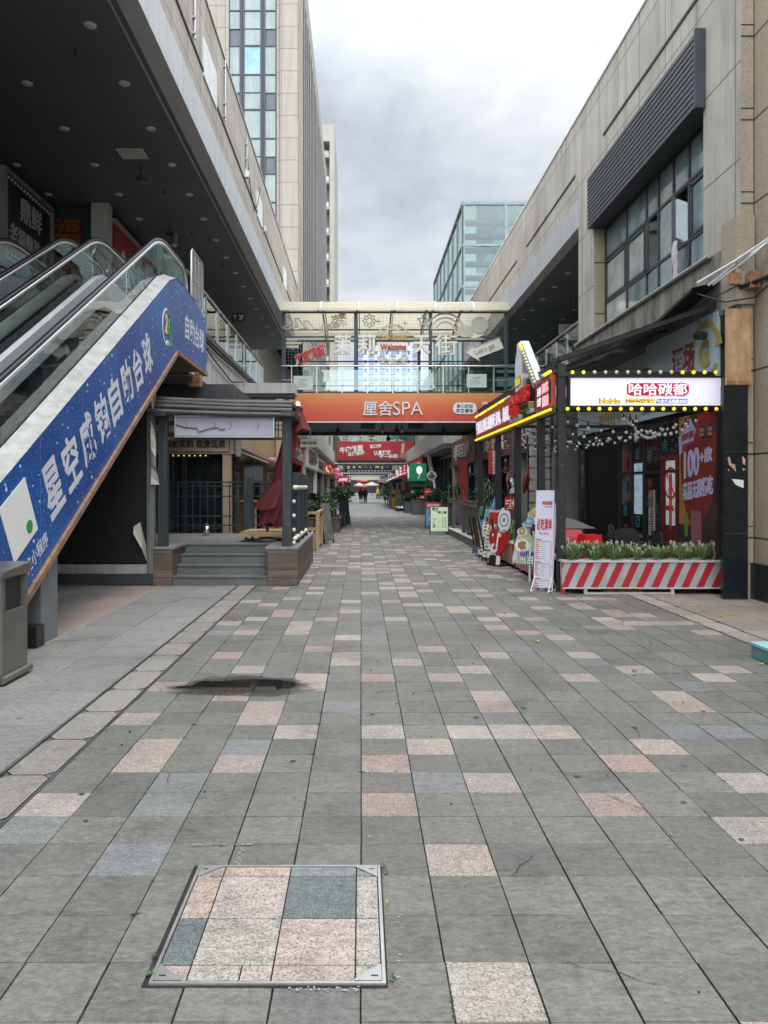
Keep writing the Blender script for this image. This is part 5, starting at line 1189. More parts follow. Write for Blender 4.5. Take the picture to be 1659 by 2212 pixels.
# ================================================================== BARBECUE TERRACE (right)
tr = thing('barbecue_restaurant', 'black and glass barbecue restaurant front with red door behind the terrace', 'shop', (5.75, 16, 0))
XP = 5.72
M_sky = mat('pale_blue_billboard', (.46, .56, .62), .35, var=.06, scale=.8)
box('black_wall', mat('black_painted_wall', (.007, .007, .008), .6, spec=.2), tr, XP+.06, 5.8, 12.1, 20.1, 0, 3.05)
for i, (a, b) in enumerate(((13.62, 14.35), (14.5, 15.25), (15.35, 15.9), (16.0, 16.7), (19.4, 20.0))): box('glass_pane', M_dglass, tr, XP+.03, XP+.055, a, b, .15, 2.7)
m = MB()
for y in (13.58, 14.4, 15.3, 15.95, 16.75, 19.35): m.box(XP, XP+.06, y-.04, y+.04, 0, 2.9)
for z in (.12, 2.0, 2.72): m.box(XP+.005, XP+.055, 13.6, 16.75, z-.03, z+.03)
m.build('frame', M_black, tr)
M_door = mat('dark_red_door', (.16, .01, .012), .4); dr = box('door', M_door, tr, XP, XP+.05, 13.62, 14.38, .05, .95); m = MB(); m.box(XP-.01, XP+.05, 13.62, 13.72, .95, 2.3); m.box(XP-.01, XP+.05, 14.28, 14.38, .95, 2.3); m.box(XP-.01, XP+.05, 13.72, 14.28, 2.22, 2.3); m.build('door_rail', M_door, dr)
m = MB(); m.tube([(XP-.07, 13.78, .95), (XP-.07, 13.78, 1.95)], .025); m.build('handle', M_red, dr)
m = MB()      # lit menu screen and notices behind the glass
m.box(XP+.015, XP+.026, 13.74, 14.2, 1.0, 2.2); m.build('lit_notice', mat('lit_notice', (.5, .58, .54), .4, es=.28, var=.2, scale=6), tr)
m = MB(); m.plate(arc_pts(.26, .30, 0, 360, 30), (XP+.008, 13.97, 1.78), *FL, .01); m.bar((XP+.005, 14.15, 1.98), (XP+.005, 13.79, 1.58), .035, .01); m.text('拍', (XP+.01, 13.95, 1.88), *FL, .2, .18, 1); m.text('合', (XP+.01, 13.99, 1.64), *FL, .2, .16, 1); m.text('100%', (XP+.01, 14.0, 1.32), *FL, .36, .1, 0)
m.build('notice_print', [M_letred, M_letw], tr)
m = MB(); m.box(XP+.015, XP+.026, 15.4, 15.85, 1.15, 2.2); m.build('lit_screen', mat('lit_screen', (.36, .5, .58), .4, es=.32, var=.4, scale=5), tr)
sg = mat('dim_teal_print', (.03, .16, .20), .5); sr = mat('dim_red_print', (.25, .03, .03), .5); m = MB()
for y, z, ch, k in ((14.95, 2.3, '무', 0), (14.95, 1.75, '한', 1), (14.95, 1.4, '리', 0), (15.62, 2.4, '삼', 0), (15.62, 1.0, '겹', 0), (16.35, 2.2, '하', 1), (16.35, 1.7, '하', 0), (16.35, 1.2, '삼', 0), (16.35, .8, '겹', 1), (14.2, 2.5, '송', 0)): m.text(ch, (XP+.005, y, z), *FL, .24, .24, k, .01, .01)
m.build('window_lettering', [sg, sr], tr)
m = MB(); m.box(XP+.012, XP+.026, 14.75, 15.05, .75, 1.65); m.box(XP+.008, XP+.012, 14.77, 15.03, 1.35, 1.63, 1)
for k in range(9): m.box(XP+.006, XP+.012, 14.8, 15.0-.05*(k % 3), .82+.05*k, .84+.05*k, 2)
m.build('menu_sheet', [mat('dim_menu_white', (.42, .40, .38), .6), mat('dull_orange_print', (.4, .2, .04), .5), M_letblk], tr)
for y in (14.0, 14.85, 15.6, 16.3):                       # faint round decals low on the glass
    m = MB(); m.plate(arc_pts(.10, .2, 0, 360, 24), (XP-.002, y, .45), *FL, .006); m.plate(circle(.06), (XP-.002, y+.03, .48), *FL, .006, 1); m.build('decal', [mat('dim_decal', (.13, .11, .10), .6), sr], tr)
# 100+ poster
po = thing('poster', 'tall red and orange food poster reading 100+ beside the red door', 'poster', (XP, 12.8, .3))
yA, yB_ = 12.13, 13.52
M_pbg = mat('poster_dark_ground', (.05, .03, .03), .4, var=.3, scale=4); box('sheet', M_pbg, po, XP-.02, XP+.05, yA, yB_, .12, 2.95)
m = MB(); m.plate([(-.0, 0), (.42, 0), (.42, 1.9), (0, 1.9)], (XP-.021, yB_, 1.05), *FL, .003, 0); m.plate([(0, 0), (.75, -.0), (.75, .85), (0, .85)], (XP-.0215, yA+.95-.2, 2.1), *FL, .003, 1)
m.plate([(-.62, .55), (-.3, .68), (.2, .62), (.6, .5), (.63, .0), (.58, -.45), (.35, -.72), (-.1, -.92), (-.4, -.75), (-.58, -.35), (-.66, .1)][::-1], (XP-.023, 12.8, 1.95), *FL, .003, 2)
m.plate([(-.36, -.2), (.2, -.02), (.3, .2), (.1, .42), (-.1, .25), (-.38, .12)], (XP-.025, 13.15, 2.48), *FL, .002, 3); m.build('colour_blocks', [mat('poster_orange', (.42, .2, .035), .5), mat('poster_red', (.3, .03, .02), .5), mat('poster_brick', (.22, .022, .018), .5), mat('poster_lilac', (.45, .42, .62), .5)], po)
sl = .12; xd = Vector((0, -1, sl)).normalized(); yd2 = Vector((0, 0, 1)); m = MB()
m.text('100', (XP-.025, 13.0, 2.12), xd, yd2, .6, .48, 0, .03, .01); m.text('+款', (XP-.025, 12.45, 2.23), xd, yd2, .45, .26, 0, .025, .01); m.text('菜品无限畅吃', (XP-.025, 12.78, 1.68), xd, yd2, 1.15, .32, 0, .03, .01)
m.text('厚切牛肋条', (XP-.027, 13.14, 2.6), xd, yd2, .52, .13, 1, .02, .006); m.text('无限畅吃!!!', (XP-.027, 13.14, 2.43), xd, yd2, .52, .12, 1, .02, .006)
for y in (12.58, 12.3): m.plate(circle(.12), (XP-.027, y, 2.62), *FL, .004, 2)
m.text('现切', (XP-.028, 12.58, 2.66), *FL, .13, .06, 3); m.text('新鲜', (XP-.028, 12.58, 2.58), *FL, .13, .06, 3); m.text('品质', (XP-.028, 12.3, 2.66), *FL, .13, .06, 3); m.text('美味', (XP-.028, 12.3, 2.58), *FL, .13, .06, 3)
m.build('lettering', [mat('lilac_print', (.50, .48, .66), .5), mat('poster_redtext', (.35, .03, .06), .5), mat('poster_navy', (.05, .04, .2), .5), mat('poster_yellow', (.5, .35, .05), .5)], po)
m = MB(); Mmeat = mat('poster_meat', (.16, .035, .045), .5, var=.5, scale=14); Mbowl = mat('poster_bowl', (.35, .33, .36), .5); Mfood = mat('poster_food', (.17, .08, .05), .5, var=.6, scale=25); Mgrn = mat('poster_green', (.06, .14, .03), .5, var=.4, scale=30)
m.plate([(-.2, -.4), (.2, -.45), (.24, .3), (.14, .4), (-.16, .42), (-.24, .2)], (XP-.024, 12.82, .98), *FL, .004, 0)
for k in range(7): m.bar((XP-.028, 12.65+.055*k, .6), (XP-.028, 12.66+.055*k, 1.3), .012, .006, 5)
for y, z, r, q in ((13.2, .62, .17, 1), (12.85, .48, .28, 1), (12.35, .62, .22, 1), (13.15, .28, .24, 1), (12.6, .27, .25, 1), (12.25, .2, .15, 1)):
    m.plate(circle(r, 24, 1, .75), (XP-.026, y, z), *FL, .003, q); m.plate(circle(r*.8, 20, 1, .7), (XP-.0275, y, z+.02), *FL, .003, 2)
m.plate(circle(.15, 14, 1.2, .6), (XP-.03, 12.85, .56), *FL, .003, 3); m.plate(rrect(.12, .42, .05), (XP-.026, 13.22, 1.05), *FL, .003, 4)
m.build('food_picture', [Mmeat, Mbowl, Mfood, Mgrn, mat('poster_bottle', (.16, .28, .05), .4), mat('poster_meat_fat', (.33, .16, .16), .5)], po)
# pale blue billboard with characters
bb = thing('billboard', 'pale blue billboard with red characters and yellow ring under the clear canopy', 'billboard', (5.8, 16, 3.1))
box('panel', M_sky, bb, 5.74, 5.8, 12.15, 20.0, 3.06, 4.55); m = MB()
m.text('酒场', (5.74, 13.45, 3.98), *FL, .95, .5, 0, .03, .01); m.text('哈哈碳都', (5.74, 16.0, 3.9), *FL, 2.0, .45, 0, .03, .01); m.plate(arc_pts(.42, .54, 20, 160), (5.735, 12.6, 3.95), *FL, .006, 1); m.plate(arc_pts(.42, .54, 200, 330), (5.735, 12.6, 3.95), *FL, .006, 1)
m.plate([(.36, .02), (.62, .05), (.5, .3)], (5.733, 12.6, 3.95), *FL, .006, 1); m.plate([(-.36, -.02), (-.62, -.05), (-.5, -.3)], (5.733, 12.6, 3.95), *FL, .006, 1); m.text('G', (5.735, 12.6, 3.93), *FL, .4, .45, 1, .05, .01)
m.text('하하탄두', (5.735, 17.4, 3.3), *FL, 1.6, .3, 1, .02, .008); m.text('无限量自助', (5.735, 15.0, 3.25), *FL, .8, .14, 2, .01, .006); m.build('lettering', [mat('dull_red_print', (.24, .05, .055), .5), mat('mustard_print', (.42, .33, .09), .5), mat('grey_print', (.15, .16, .18), .5)], bb)
spot('security_camera', (5.6, 12.5, 4.5), 'white bullet camera above the pale blue billboard', 'camera', False)
# frame of the terrace
tf = thing('pergola', 'black steel terrace frame carrying the lit signs and a clear sloping canopy', 'pergola', (3.25, 16, 0))
M_worn = mat('worn_black_post', (.014, .015, .017), .5, var=.3, extra=lambda t, v, c: t.mix(t.ramp(t.noise(v, 14, 6, .75), [(.62, 0.), (.66, .8)]), c, (.3, .3, .29)))
FX, FY0 = 3.2, 12.2
for i, y in enumerate((12.25, 13.62, 15.65, 17.9, 20.6)):
    m = MB(); m.box(FX, FX+.125, y, y+.13, 0 if i else .0, 3.72 if i == 0 else 3.0); m.build('post', M_worn if i == 0 else M_black, tf, bevel=.006)
m = MB(); m.box(FX, FX+.1, 12.3, 20.7, 2.93, 3.0); m.box(FX, FX+.1, 12.3, 20.7, 3.6, 3.67); m.box(FX, 5.9, FY0+.03, FY0+.12, 2.93, 2.99); m.box(FX, 5.9, FY0+.03, FY0+.12, 3.50, 3.58); m.box(5.78, 5.9, 12.0, 12.14, 0, 4.75)
m.bar((FX, FY0+.06, 3.78), (5.9, FY0+.06, 4.72), .06, .07); m.bar((FX, 20.6, 3.78), (5.9, 20.6, 4.72), .06, .07)
for y in (14.2, 16.3, 18.4): m.bar((FX, y, 3.75), (5.8, y, 4.68), .05, .05)
m.box(FX, FX+.06, 12.3, 20.7, 3.68, 3.78); m.box(FX, 5.7, 15.6, 15.66, 2.93, 2.99); m.build('beam', M_black, tf)
m = MB(); m.quad((FX, 12.2, 3.82), (5.88, 12.2, 4.77), (5.88, 20.7, 4.77), (FX, 20.7, 3.82)); m.build('clear_canopy', glass('clear_corrugated_sheet', (.82, .86, .86), base=.06, dirt=.12), tf)
# front light box
f1 = thing('light_box', 'long white lit sign box with red bubble lettering over the terrace front', 'sign', (4.55, 12.2, 3))
box('lit_face', mat('lit_lavender_face', (.80, .78, .88), .3, es=.42, ecol=(.83, .81, .96), var=.02), f1, 3.36, 5.84, 12.12, 12.22, 3.015, 3.46)
m = MB()
for a in ((3.33, 5.87, 12.1, 12.23, 3.46, 3.49), (3.33, 5.87, 12.1, 12.23, 2.985, 3.015), (3.33, 3.36, 12.1, 12.23, 3.015, 3.46), (5.84, 5.87, 12.1, 12.23, 3.015, 3.46)): m.box(*a)
m.build('frame', M_black, f1)
def px12(u, v): x, y, z = P(u, v, 12.12); return Vector((x, 12.12, z))
m = MB(); c = px12(1421, 841); m.text('哈哈碳都', c, *FACE, 1.0, .235, 0, .10, .006); m.plate(rrect(1.0, .2, .08), c+Vector((0, -.004, 0)), *FACE, .003, 0); m.text('哈哈碳都', c+Vector((0, -.008, 0)), *FACE, .94, .19, 1, .015, .006)
m.plate([(-.24, -.035), (.25, -.035), (.27, .04), (-.22, .04)], px12(1381, 866), *FACE, .004, 2); m.text('HaHa탄두!', px12(1381, 866)-Vector((0, .005, 0)), *FACE, .42, .055, 3, .01, .004)
m.plate([(-.25, -.035), (.26, -.035), (.26, .04), (-.23, .04)], px12(1450, 867), *FACE, .004, 4); m.text('牛肋条无限量自助', px12(1451, 867)-Vector((0, .005, 0)), *FACE, .47, .055, 1, .01, .004)
m.text('HaHa', px12(1317, 866), *FACE, .34, .085, 3, .06, .006); m.text('HaHa', px12(1317, 866)-Vector((0, .008, 0)), *FACE, .32, .075, 2, .03, .004)
m.build('lettering', [mat('sign_crimson', (.55, .015, .05), .4, es=.25), mat('sign_white', (.85, .84, .9), .4, es=.6), mat('sign_yellow', (.85, .62, .03), .4, es=.3), M_letblk, mat('sign_blue', (.08, .12, .5), .4, es=.2)], f1)
lit = lambda k, off: M_bulb_w if off else M_led_y
for k in range(15): MB().ball((3.38+k*.176, 12.06, 3.54), .03, 0, 10, 6).build('bulb', lit(k, 2 <= k <= 9), f1)
for k in range(16): MB().ball((3.3+k*.17, 12.06, 2.955), .03, 0, 10, 6).build('bulb', M_led_y, f1)
for z in (3.1, 3.28): MB().ball((5.86, 12.06, z), .028, 0, 10, 6).build('bulb', M_led_y, f1)
m = MB(); m.tube([(3.3+k*.085, 12.09, 3.54+.012*math.sin(k*1.57)) for k in range(31)], .006, 5); m.tube([(3.3+k*.085, 12.09, 2.955+.012*math.sin(k*1.57)) for k in range(31)], .006, 5); m.build('bulb_cable', M_cable, f1)
# side boards
sd = thing('light_box', 'long red sign board with white characters and yellow bulbs along the terrace side', 'sign', (3.2, 16.5, 3))
M_sred2 = mat('glossy_red_board', (.42, .042, .03), .35, es=.06, var=.04)
box('red_board', M_sred2, sd, FX-.06, FX, 15.85, 20.65, 3.04, 3.56); box('red_board', M_sred2, sd, FX-.06, FX, 12.42, 13.58, 3.04, 3.56); box('backing', M_black, sd, FX-.02, FX+.02, 13.58, 15.85, 3.0, 3.6)
m = MB(); m.text('牛肋条自助无限畅吃', (FX-.06, 19.1, 3.29), *FL, 2.9, .34, 0, .0, .012); m.text('好肉，真原切', (FX-.06, 16.75, 3.29), *FL, 1.65, .34, 0, .0, .012)
m.text('100%', (FX-.06, 12.85, 3.40), *FL, .42, .17, 1, .01, .012); m.text('原切肉', (FX-.06, 12.85, 3.18), *FL, .42, .2, 1, .01, .012); m.text('五星', (FX-.06, 13.3, 3.38), *FL, .3, .15, 0, .02, .01); m.text('合作', (FX-.06, 13.3, 3.2), *FL, .3, .15, 0, .02, .01)
m.plate(arc_pts(.2, .215, 0, 360, 32), (FX-.065, 13.3, 3.3), *FL, .01, 2); m.plate([(-.05, -.26), (.05, -.26), (.05, .26), (-.05, .26)], (FX-.062, 12.48, 3.3), *FL, .01, 3)
m.text('天天吃', (FX-.068, 12.48, 3.3), *FL, .07, .4, 4); m.build('lettering', [M_letlit, mat('pink_neon', (.9, .5, .55), .4, es=.5), M_black, mat('board_yellow', (.6, .42, .03), .5), M_letblk], sd)
m = MB(); m.text('哈哈', (FX-.08, 15.25, 3.34), *FL, .85, .46, 0, .015, .06); m.text('碳都', (FX-.08, 14.3, 3.47), *FL, .75, .3, 0, .015, .06); m.plate(rrect(.8, .13, .02), (FX-.12, 14.25, 3.22), *FL, .1, 1); m.text('하하탄두', (FX-.125, 14.25, 3.22), *FL, .7, .1, 2, .02, .01)
m.plate(rrect(.9, .1, .03), (FX-.1, 15.3, 3.09), *FL, .08, 3); m.plate(rrect(.3, .08, .02), (FX-.1, 14.0, 3.12), *FL, .08, 3); m.build('raised_lettering', [mat('glowing_red_lettering', (.5, .012, .02), .35, es=.22), mat('olive_plate', (.35, .28, .06), .5), M_letblk, M_lamp], sd)
for k in range(16): MB().ball((FX-.08, 12.45+k*.073, 3.61) if k < 8 else (FX-.08, 15.9+(k-8)*.16, 3.61), .03, 0, 8, 5).build('bulb', M_bulb_w if 6 <= k < 12 else M_led_y, sd)
for k in range(22): MB().ball((FX-.08, 17.2+k*.158, 3.61), .03, 0, 8, 5).build('bulb', M_led_y if k % 9 else M_bulb_w, sd)
for k in range(48): MB().ball((FX-.08, 12.45+k*.172, 2.985), .028, 0, 8, 5).build('bulb', M_led_y, sd)
# the raised white plate above and the slanting arm
ms = thing('light_box', 'tall white cut-out sign plate with small lettering standing above the side board', 'sign', (3.15, 14.6, 3.6))
m = MB(); prof = [(-.32, 0), (.32, 0), (.36, .2), (.3, .3), (.36, .5), (.28, .72), (.2, .78), (.16, .95), (-.16, .95), (-.2, .78), (-.28, .72), (-.36, .5), (-.3, .3), (-.36, .2)]
m.plate(prof, (FX-.08, 14.95, 3.62), *FL, .12, 0, 1); m.build('plate', [mat('lit_plate', (.6, .6, .72), .4, es=.22, var=.2, scale=5), M_lamp], ms); m = MB(); m.text('HaHa', (FX-.085, 14.95, 3.8), *FL, .5, .2, 0, .06, .01); m.text('HaHa', (FX-.095, 14.95, 3.8), *FL, .47, .17, 1, .03, .01); m.build('lettering', [M_letblk, MATS['sign_yellow']], ms)
sa = thing('arrow_sign', 'slanting white box arm edged with bulbs rising above the side board', 'sign', (3.2, 13.5, 3.6))
m = MB(); m.bar((FX, 13.5, 3.58), (FX, 14.75, 4.52), .1, .14, 0, (1, 0, 0)); m.build('box_arm', mat('pale_grey_box', (.5, .54, .55), .4, var=.08), sa); m = MB(); m.bar((FX-.08, 13.62, 3.5), (FX-.08, 14.85, 4.42), .03, .03); m.build('rail', M_alu, sa)
for k in range(13): f = k/12; MB().ball((FX-.09, 13.55+1.2*f, 3.68+.9*f-.09), .035, 0, 8, 5).build('bulb', M_led_y if k > 10 else M_bulb_w, sa)
# string lights
for i in range(7):
    ya = 12.5+i*1.05; p0 = Vector((FX+.1, ya, 2.92)); p1 = Vector((5.7, 12.6+i*.75, 2.95)); sagd = .22+.05*(i % 3)
    st = thing('string_light', 'string of frosted bulbs slung under the terrace canopy', 'string lights', p0, 'bulb strings under the terrace canopy'); pts = []
    for k in range(25): f = k/24; q = p0.lerp(p1, f); pts.append((q.x, q.y, q.z-sagd*4*f*(1-f)))
    m = MB(); m.tube(pts, .006, 5); m.build('wire', M_cable, st)
    for k in range(1, 13):
        q = Vector(pts[k*2-1]); q += Vector((random.uniform(-.03, .03), random.uniform(-.03, .03), -.02)); mm = MB(); mm.tube([q+Vector((0, 0, .02)), q-Vector((0, 0, .05))], .013, 6); mm.ball(q-Vector((0, 0, .08)), random.uniform(.026, .033), 1, 10, 6); mm.build('bulb', [M_cable, M_bulb], st)
for i in range(3):
    p0 = Vector((4.3+.2*i, 12.5+.2*i, 2.95)); p1 = Vector((5.68, 13.0+i*1.3, 2.85)); st = thing('string_light', 'string of frosted bulbs slung under the terrace canopy', 'string lights', p0, 'bulb strings under the terrace canopy'); pts = []
    for k in range(25): f = k/24; q = p0.lerp(p1, f); pts.append((q.x, q.y, q.z-.9*f*(1-f)))
    m = MB(); m.tube(pts, .006, 5); m.build('wire', M_cable, st)
    for k in range(1, 13): q = Vector(pts[k*2-1]); mm = MB(); mm.tube([q+Vector((0, 0, .02)), q-Vector((0, 0, .05))], .013, 6); mm.ball(q-Vector((0, 0, .08)), random.uniform(.026, .033), 1, 10, 6); mm.build('bulb', [M_cable, M_bulb], st)
# striped planters
def stripes(t, vec, c):
    s = t.node('ShaderNodeSeparateXYZ'); t.link(vec, s.inputs[0]); q = t.math('SUBTRACT', t.math('ADD', s.outputs[0], s.outputs[1]), t.math('MULTIPLY', s.outputs[2], .46))
    fr = t.math('FRACT', t.math('DIVIDE', q, .24)); k = t.math('LESS_THAN', fr, .5)
    ch = t.ramp(t.noise(vec, 4, 7, .75), [(.64, 0.), (.67, 1.)]); k2 = t.math('MULTIPLY', k, t.math('SUBTRACT', 1.0, ch))
    gr = t.mix(t.ramp(t.noise(t.mapped(vec, (3, 3, .7)), 2, 6, .7), [(.35, 0.), (.75, .8)]), (.47, .475, .46), (.2, .19, .165))
    return t.mix(k2, gr, t.mix(t.noise(vec, 4, 3), (.36, .012, .02), (.46, .02, .03)))
M_strip = mat('red_white_striped_panel', (.6, .6, .6), .5, extra=stripes, pos=True, bump=.05, bscale=6); M_pw = mat('white_planter_trim', (.55, .55, .52), .5, var=.1, streak=.4)
pf = thing('planter', 'long red and white striped planter box across the terrace front', 'planter', (4.5, 12.3, 0))
box('striped_panel', M_strip, pf, 3.24, 5.84, 12.0, 12.05, .11, .51); m = MB(); m.box(3.2, 5.86, 11.98, 12.55, .51, .535); m.build('rim', M_pw, pf); m = MB(); m.box(3.2, 5.86, 11.985, 12.04, .09, .11); m.build('lower_rim', M_pw, pf)
m = MB()
for x in (3.55, 4.93): m.box(x, x+.05, 12.0, 12.06, 0, .09)
m.box(3.6, 4.93, 12.01, 12.05, .0, .03); m.build('legs', M_pw, pf); box('soil', mat('green_net', (.015, .06, .05), .8, var=.5, scale=60), pf, 3.25, 5.8, 12.06, 12.5, .3, .53); box('corner', M_strip, pf, 3.19, 3.24, 11.99, 12.09, 0, .51); box('back_board', M_black, pf, 3.25, 5.8, 12.5, 12.55, .02, .51); box('wood_offcut', M_rust, pf, 3.9, 4.5, 12.1, 12.3, 0, .05)
for i, (a, b) in enumerate(((12.6, 15.5), (15.8, 20.6))):
    ps = thing('planter', ['dark red striped planter along the terrace side behind the menu standees', 'far dark red planter along the terrace side near the leaning boards'][i], 'planter', (3.25, (a+b)/2, 0)); box('striped_panel', M_strip, ps, FX-.03, FX+.01, a, b, .08, .51); m = MB(); m.box(FX-.05, FX+.5, a, b, .51, .535); m.build('rim', M_pw, ps); box('soil', M_soil, ps, FX+.02, FX+.48, a, b, .1, .525)
# grass tufts with fluffy heads
M_blade = mat('grass_blade', (.09, .17, .035), .5, var=.4, scale=9); M_blade2 = mat('pale_grass_blade', (.2, .27, .1), .5, var=.3, scale=9); M_fluff = mat('foxtail_plume', (.56, .52, .42), .9, var=.2, scale=30)
def tuft(seed):
    rd = random.Random(seed); m = MB()
    for k in range(80):
        a = rd.uniform(0, 6.28); h = rd.uniform(.10, .24); l = rd.uniform(.08, .26); w = .008; dx, dy = math.cos(a), math.sin(a); px_, py_ = -dy*w, dx*w; pts = []
        for i in range(5): f = i/4; pts.append((dx*l*f, dy*l*f, h*math.sin(f*2.1)/.9))
        vs_ = []
        for i, p in enumerate(pts): q = 1-i/4.2; vs_ += [(p[0]-px_*q, p[1]-py_*q, p[2]), (p[0]+px_*q, p[1]+py_*q, p[2])]
        m.add(vs_, [(2*i, 2*i+1, 2*i+3, 2*i+2) for i in range(4)], k % 3 == 0, True)
    heads = MB()
    for k in range(rd.choice((4, 6, 8))):
        a = rd.uniform(0, 6.28); l = rd.uniform(.02, .17); h = rd.uniform(.12, .26); c = Vector((math.cos(a)*l, math.sin(a)*l, h)); ax_ = Vector((math.cos(a)*.5, math.sin(a)*.5, 1)).normalized()
        m.tube([(0, 0, 0), (c.x*.7, c.y*.7, h*.6), tuple(c)], .003, 4, 1)
        for j in range(60):
            f = rd.random(); b = rd.uniform(0, 6.28); r = .016*math.sin(math.pi*min(.97, f+.08)); o_ = c+ax_*(f*.065); dd = Vector((math.cos(b), math.sin(b), .9))*r*1.4; s_ = Vector((-math.sin(b), math.cos(b), 0))*.0045
            heads.add([o_-s_, o_+s_, o_+dd+s_*.4, o_+dd-s_*.4], [(0, 1, 2, 3)])
        heads.ball(c+ax_*.04, .011, 0, 6, 5, (1, 1, 2.8))
    return m, heads
protos = []
for s_ in range(6):
    t = thing('grass_tuft', 'green grass tuft with cream fluffy plumes growing in the striped planter', 'plant', (0, 0, 0), 'plumed grass tufts in the front planter'); a, b = tuft(s_); a.build('blades', [M_blade, M_blade2], t); b.build('plumes', M_fluff, t); protos.append(t)
n_used = [0]*6
spots = [(3.36+.118*k+random.uniform(-.03, .03), 12.12+.13*(k % 3)+random.uniform(-.03, .03), .52, 0) for k in range(21)]+[(3.4+.2*k+random.uniform(-.04, .04), 12.4+random.uniform(-.04, .04), .52, 0) for k in range(12)]+[(FX+.12+.2*(k % 2), 12.7+.33*k, .52, 1) for k in range(24)]
for i, (x, y, z, side) in enumerate(spots):
    k = i % 6; o = protos[k]
    if n_used[k]: o = copy_thing(protos[k])
    n_used[k] = 1; o.location = (x, y, z); o.rotation_euler = (0, 0, random.uniform(0, 6)); s_ = random.uniform(.7, 1.15)*(1 if not side else 1.25); o.scale = (s_, s_, s_)
    if side: o['label'] = 'pale plumed grass tuft in the dark side planter behind the menu standees'; o['group'] = 'plumed grass tufts in the side planters'
    else: o['label'] = 'green grass tuft with cream fluffy plumes growing in the striped planter'
# red plastic stools
M_stool = mat('red_plastic', (.62, .012, .025), .32, var=.06, coat=.2)
def stool(label):
    t = thing('stool', label, 'stool', (0, 0, 0), 'stacked red plastic stools'); m = MB(); h = .46; a, b = .125, .165
    m.add([(-a, -a, h), (a, -a, h), (a, a, h), (-a, a, h)], [(0, 1, 2, 3)]); m.build('seat', M_stool, t, bevel=0)
    for q in range(4):
        rot = Matrix.Rotation(math.pi/2*q, 4, 'Z'); p = MB(); p.xf = rot
        def fx(z): return a+(b-a)*(h-z)/h
        for zz0, zz1 in ((h-.1, h), ): p.quad((-fx(zz1), -fx(zz1), zz1), (-fx(zz0), -fx(zz0), zz0), (fx(zz0), -fx(zz0), zz0), (fx(zz1), -fx(zz1), zz1))
        for k in range(3): z0 = h-.14-.035*k; p.quad((-.07, -fx(z0)-.002, z0+.02), (-.07, -fx(z0)-.002, z0), (.07, -fx(z0)-.002, z0), (.07, -fx(z0)-.002, z0+.02))
        p.quad((-.085, -fx(h-.1), h-.1), (-.085, -fx(.2), .2), (.085, -fx(.2), .2), (.085, -fx(h-.1), h-.1)); p.build('apron', M_stool, t)
        l = MB(); l.xf = rot
        l.quad((-fx(h-.1), -fx(h-.1), h-.1), (-fx(0), -fx(0), 0), (-fx(0)+.05, -fx(0), 0), (-fx(h-.1)+.06, -fx(h-.1), h-.1)); l.quad((fx(h-.1)-.06, -fx(h-.1), h-.1), (fx(0)-.05, -fx(0), 0), (fx(0), -fx(0), 0), (fx(h-.1), -fx(h-.1), h-.1)); l.build('leg', M_stool, t)
    return t
st0 = stool('red plastic stool on the near taller stack behind the planter')
for k in range(9):
    for (x, y, nm, n, rz) in ((3.93, 12.95, 'near', 8, .15), (3.72, 13.3, 'rear', 9, -.1)):
        if k >= n: continue
        o = st0 if (k == 0 and nm == 'near') else copy_thing(st0); o.location = (x, y, k*.062); o.rotation_euler = (0, 0, rz); o.scale = (1.12, 1.12, 1)
        top = k == n-1; o['label'] = ('topmost red plastic stool of the %s stack behind the striped planter' if top else 'red plastic stool within the %s stack behind the striped planter') % nm
# dark tables and chairs on the terrace
for i, (x, y) in enumerate(((4.75, 13.2), (4.6, 14.9), (4.4, 17.2))):
    t = thing('table', ['dark round-cornered table right of the red stool stacks', 'dark table in the middle of the covered terrace', 'dark table at the far end of the covered terrace'][i], 'table', (x, y, 0)); m = MB(); m.box(x-.55, x+.55, y-.35, y+.35, .72, .75); m.build('top', mat('dark_table_top', (.02, .02, .022), .2), t, bevel=.01); m = MB(); m.tube([(x, y, 0), (x, y, .72)], .04); m.lathe([(.001, .03), (.25, .02), (.25, 0)], (x, y, 0)); m.build('pedestal', M_black, t)
def chair(x, y, rz, label):
    t = thing('chair', label, 'chair', (0, 0, 0), 'dark chairs on the terrace'); box('seat', M_black, t, -.21, .21, -.21, .21, .43, .47); m = MB(); m.plate(rrect(.42, .42, .12), (0, .21, .75), *FACE, .03); m.build('backrest', mat('dark_chair_back', (.03, .028, .027), .25), t)
    for sx in (-.19, .17):
        for sy in (-.19, .17): box('leg', M_black, t, sx, sx+.025, sy, sy+.025, 0, .43)
    t.location = (x, y, 0); t.rotation_euler = (0, 0, rz)
chair(5.3, 12.95, 1.6, 'dark chair at the right end of the nearest terrace table'); chair(4.8, 13.85, 3.1, 'dark chair behind the nearest terrace table'); chair(5.2, 15.0, 1.5, 'dark chair beside the middle terrace table')
gm = thing('cart', 'grey topped maroon service cart behind the menu standee', 'cart', (3.6, 14.0, 0)); box('body', mat('maroon_cart', (.12, .02, .025), .5), gm, 3.45, 4.0, 13.85, 14.3, 0, .95); m = MB(); m.add([(3.4, 13.8, .95), (4.3, 13.8, .95), (4.3, 14.4, .95), (3.4, 14.4, .95), (3.45, 13.9, 1.12), (3.9, 13.9, 1.12), (3.9, 14.35, 1.12), (3.45, 14.35, 1.12)], [(0,3,2,1),(4,5,6,7),(0,1,5,4),(1,2,6,5),(2,3,7,6),(3,0,4,7)]); m.build('lid', mat('grey_lid', (.16, .16, .15), .5), gm)

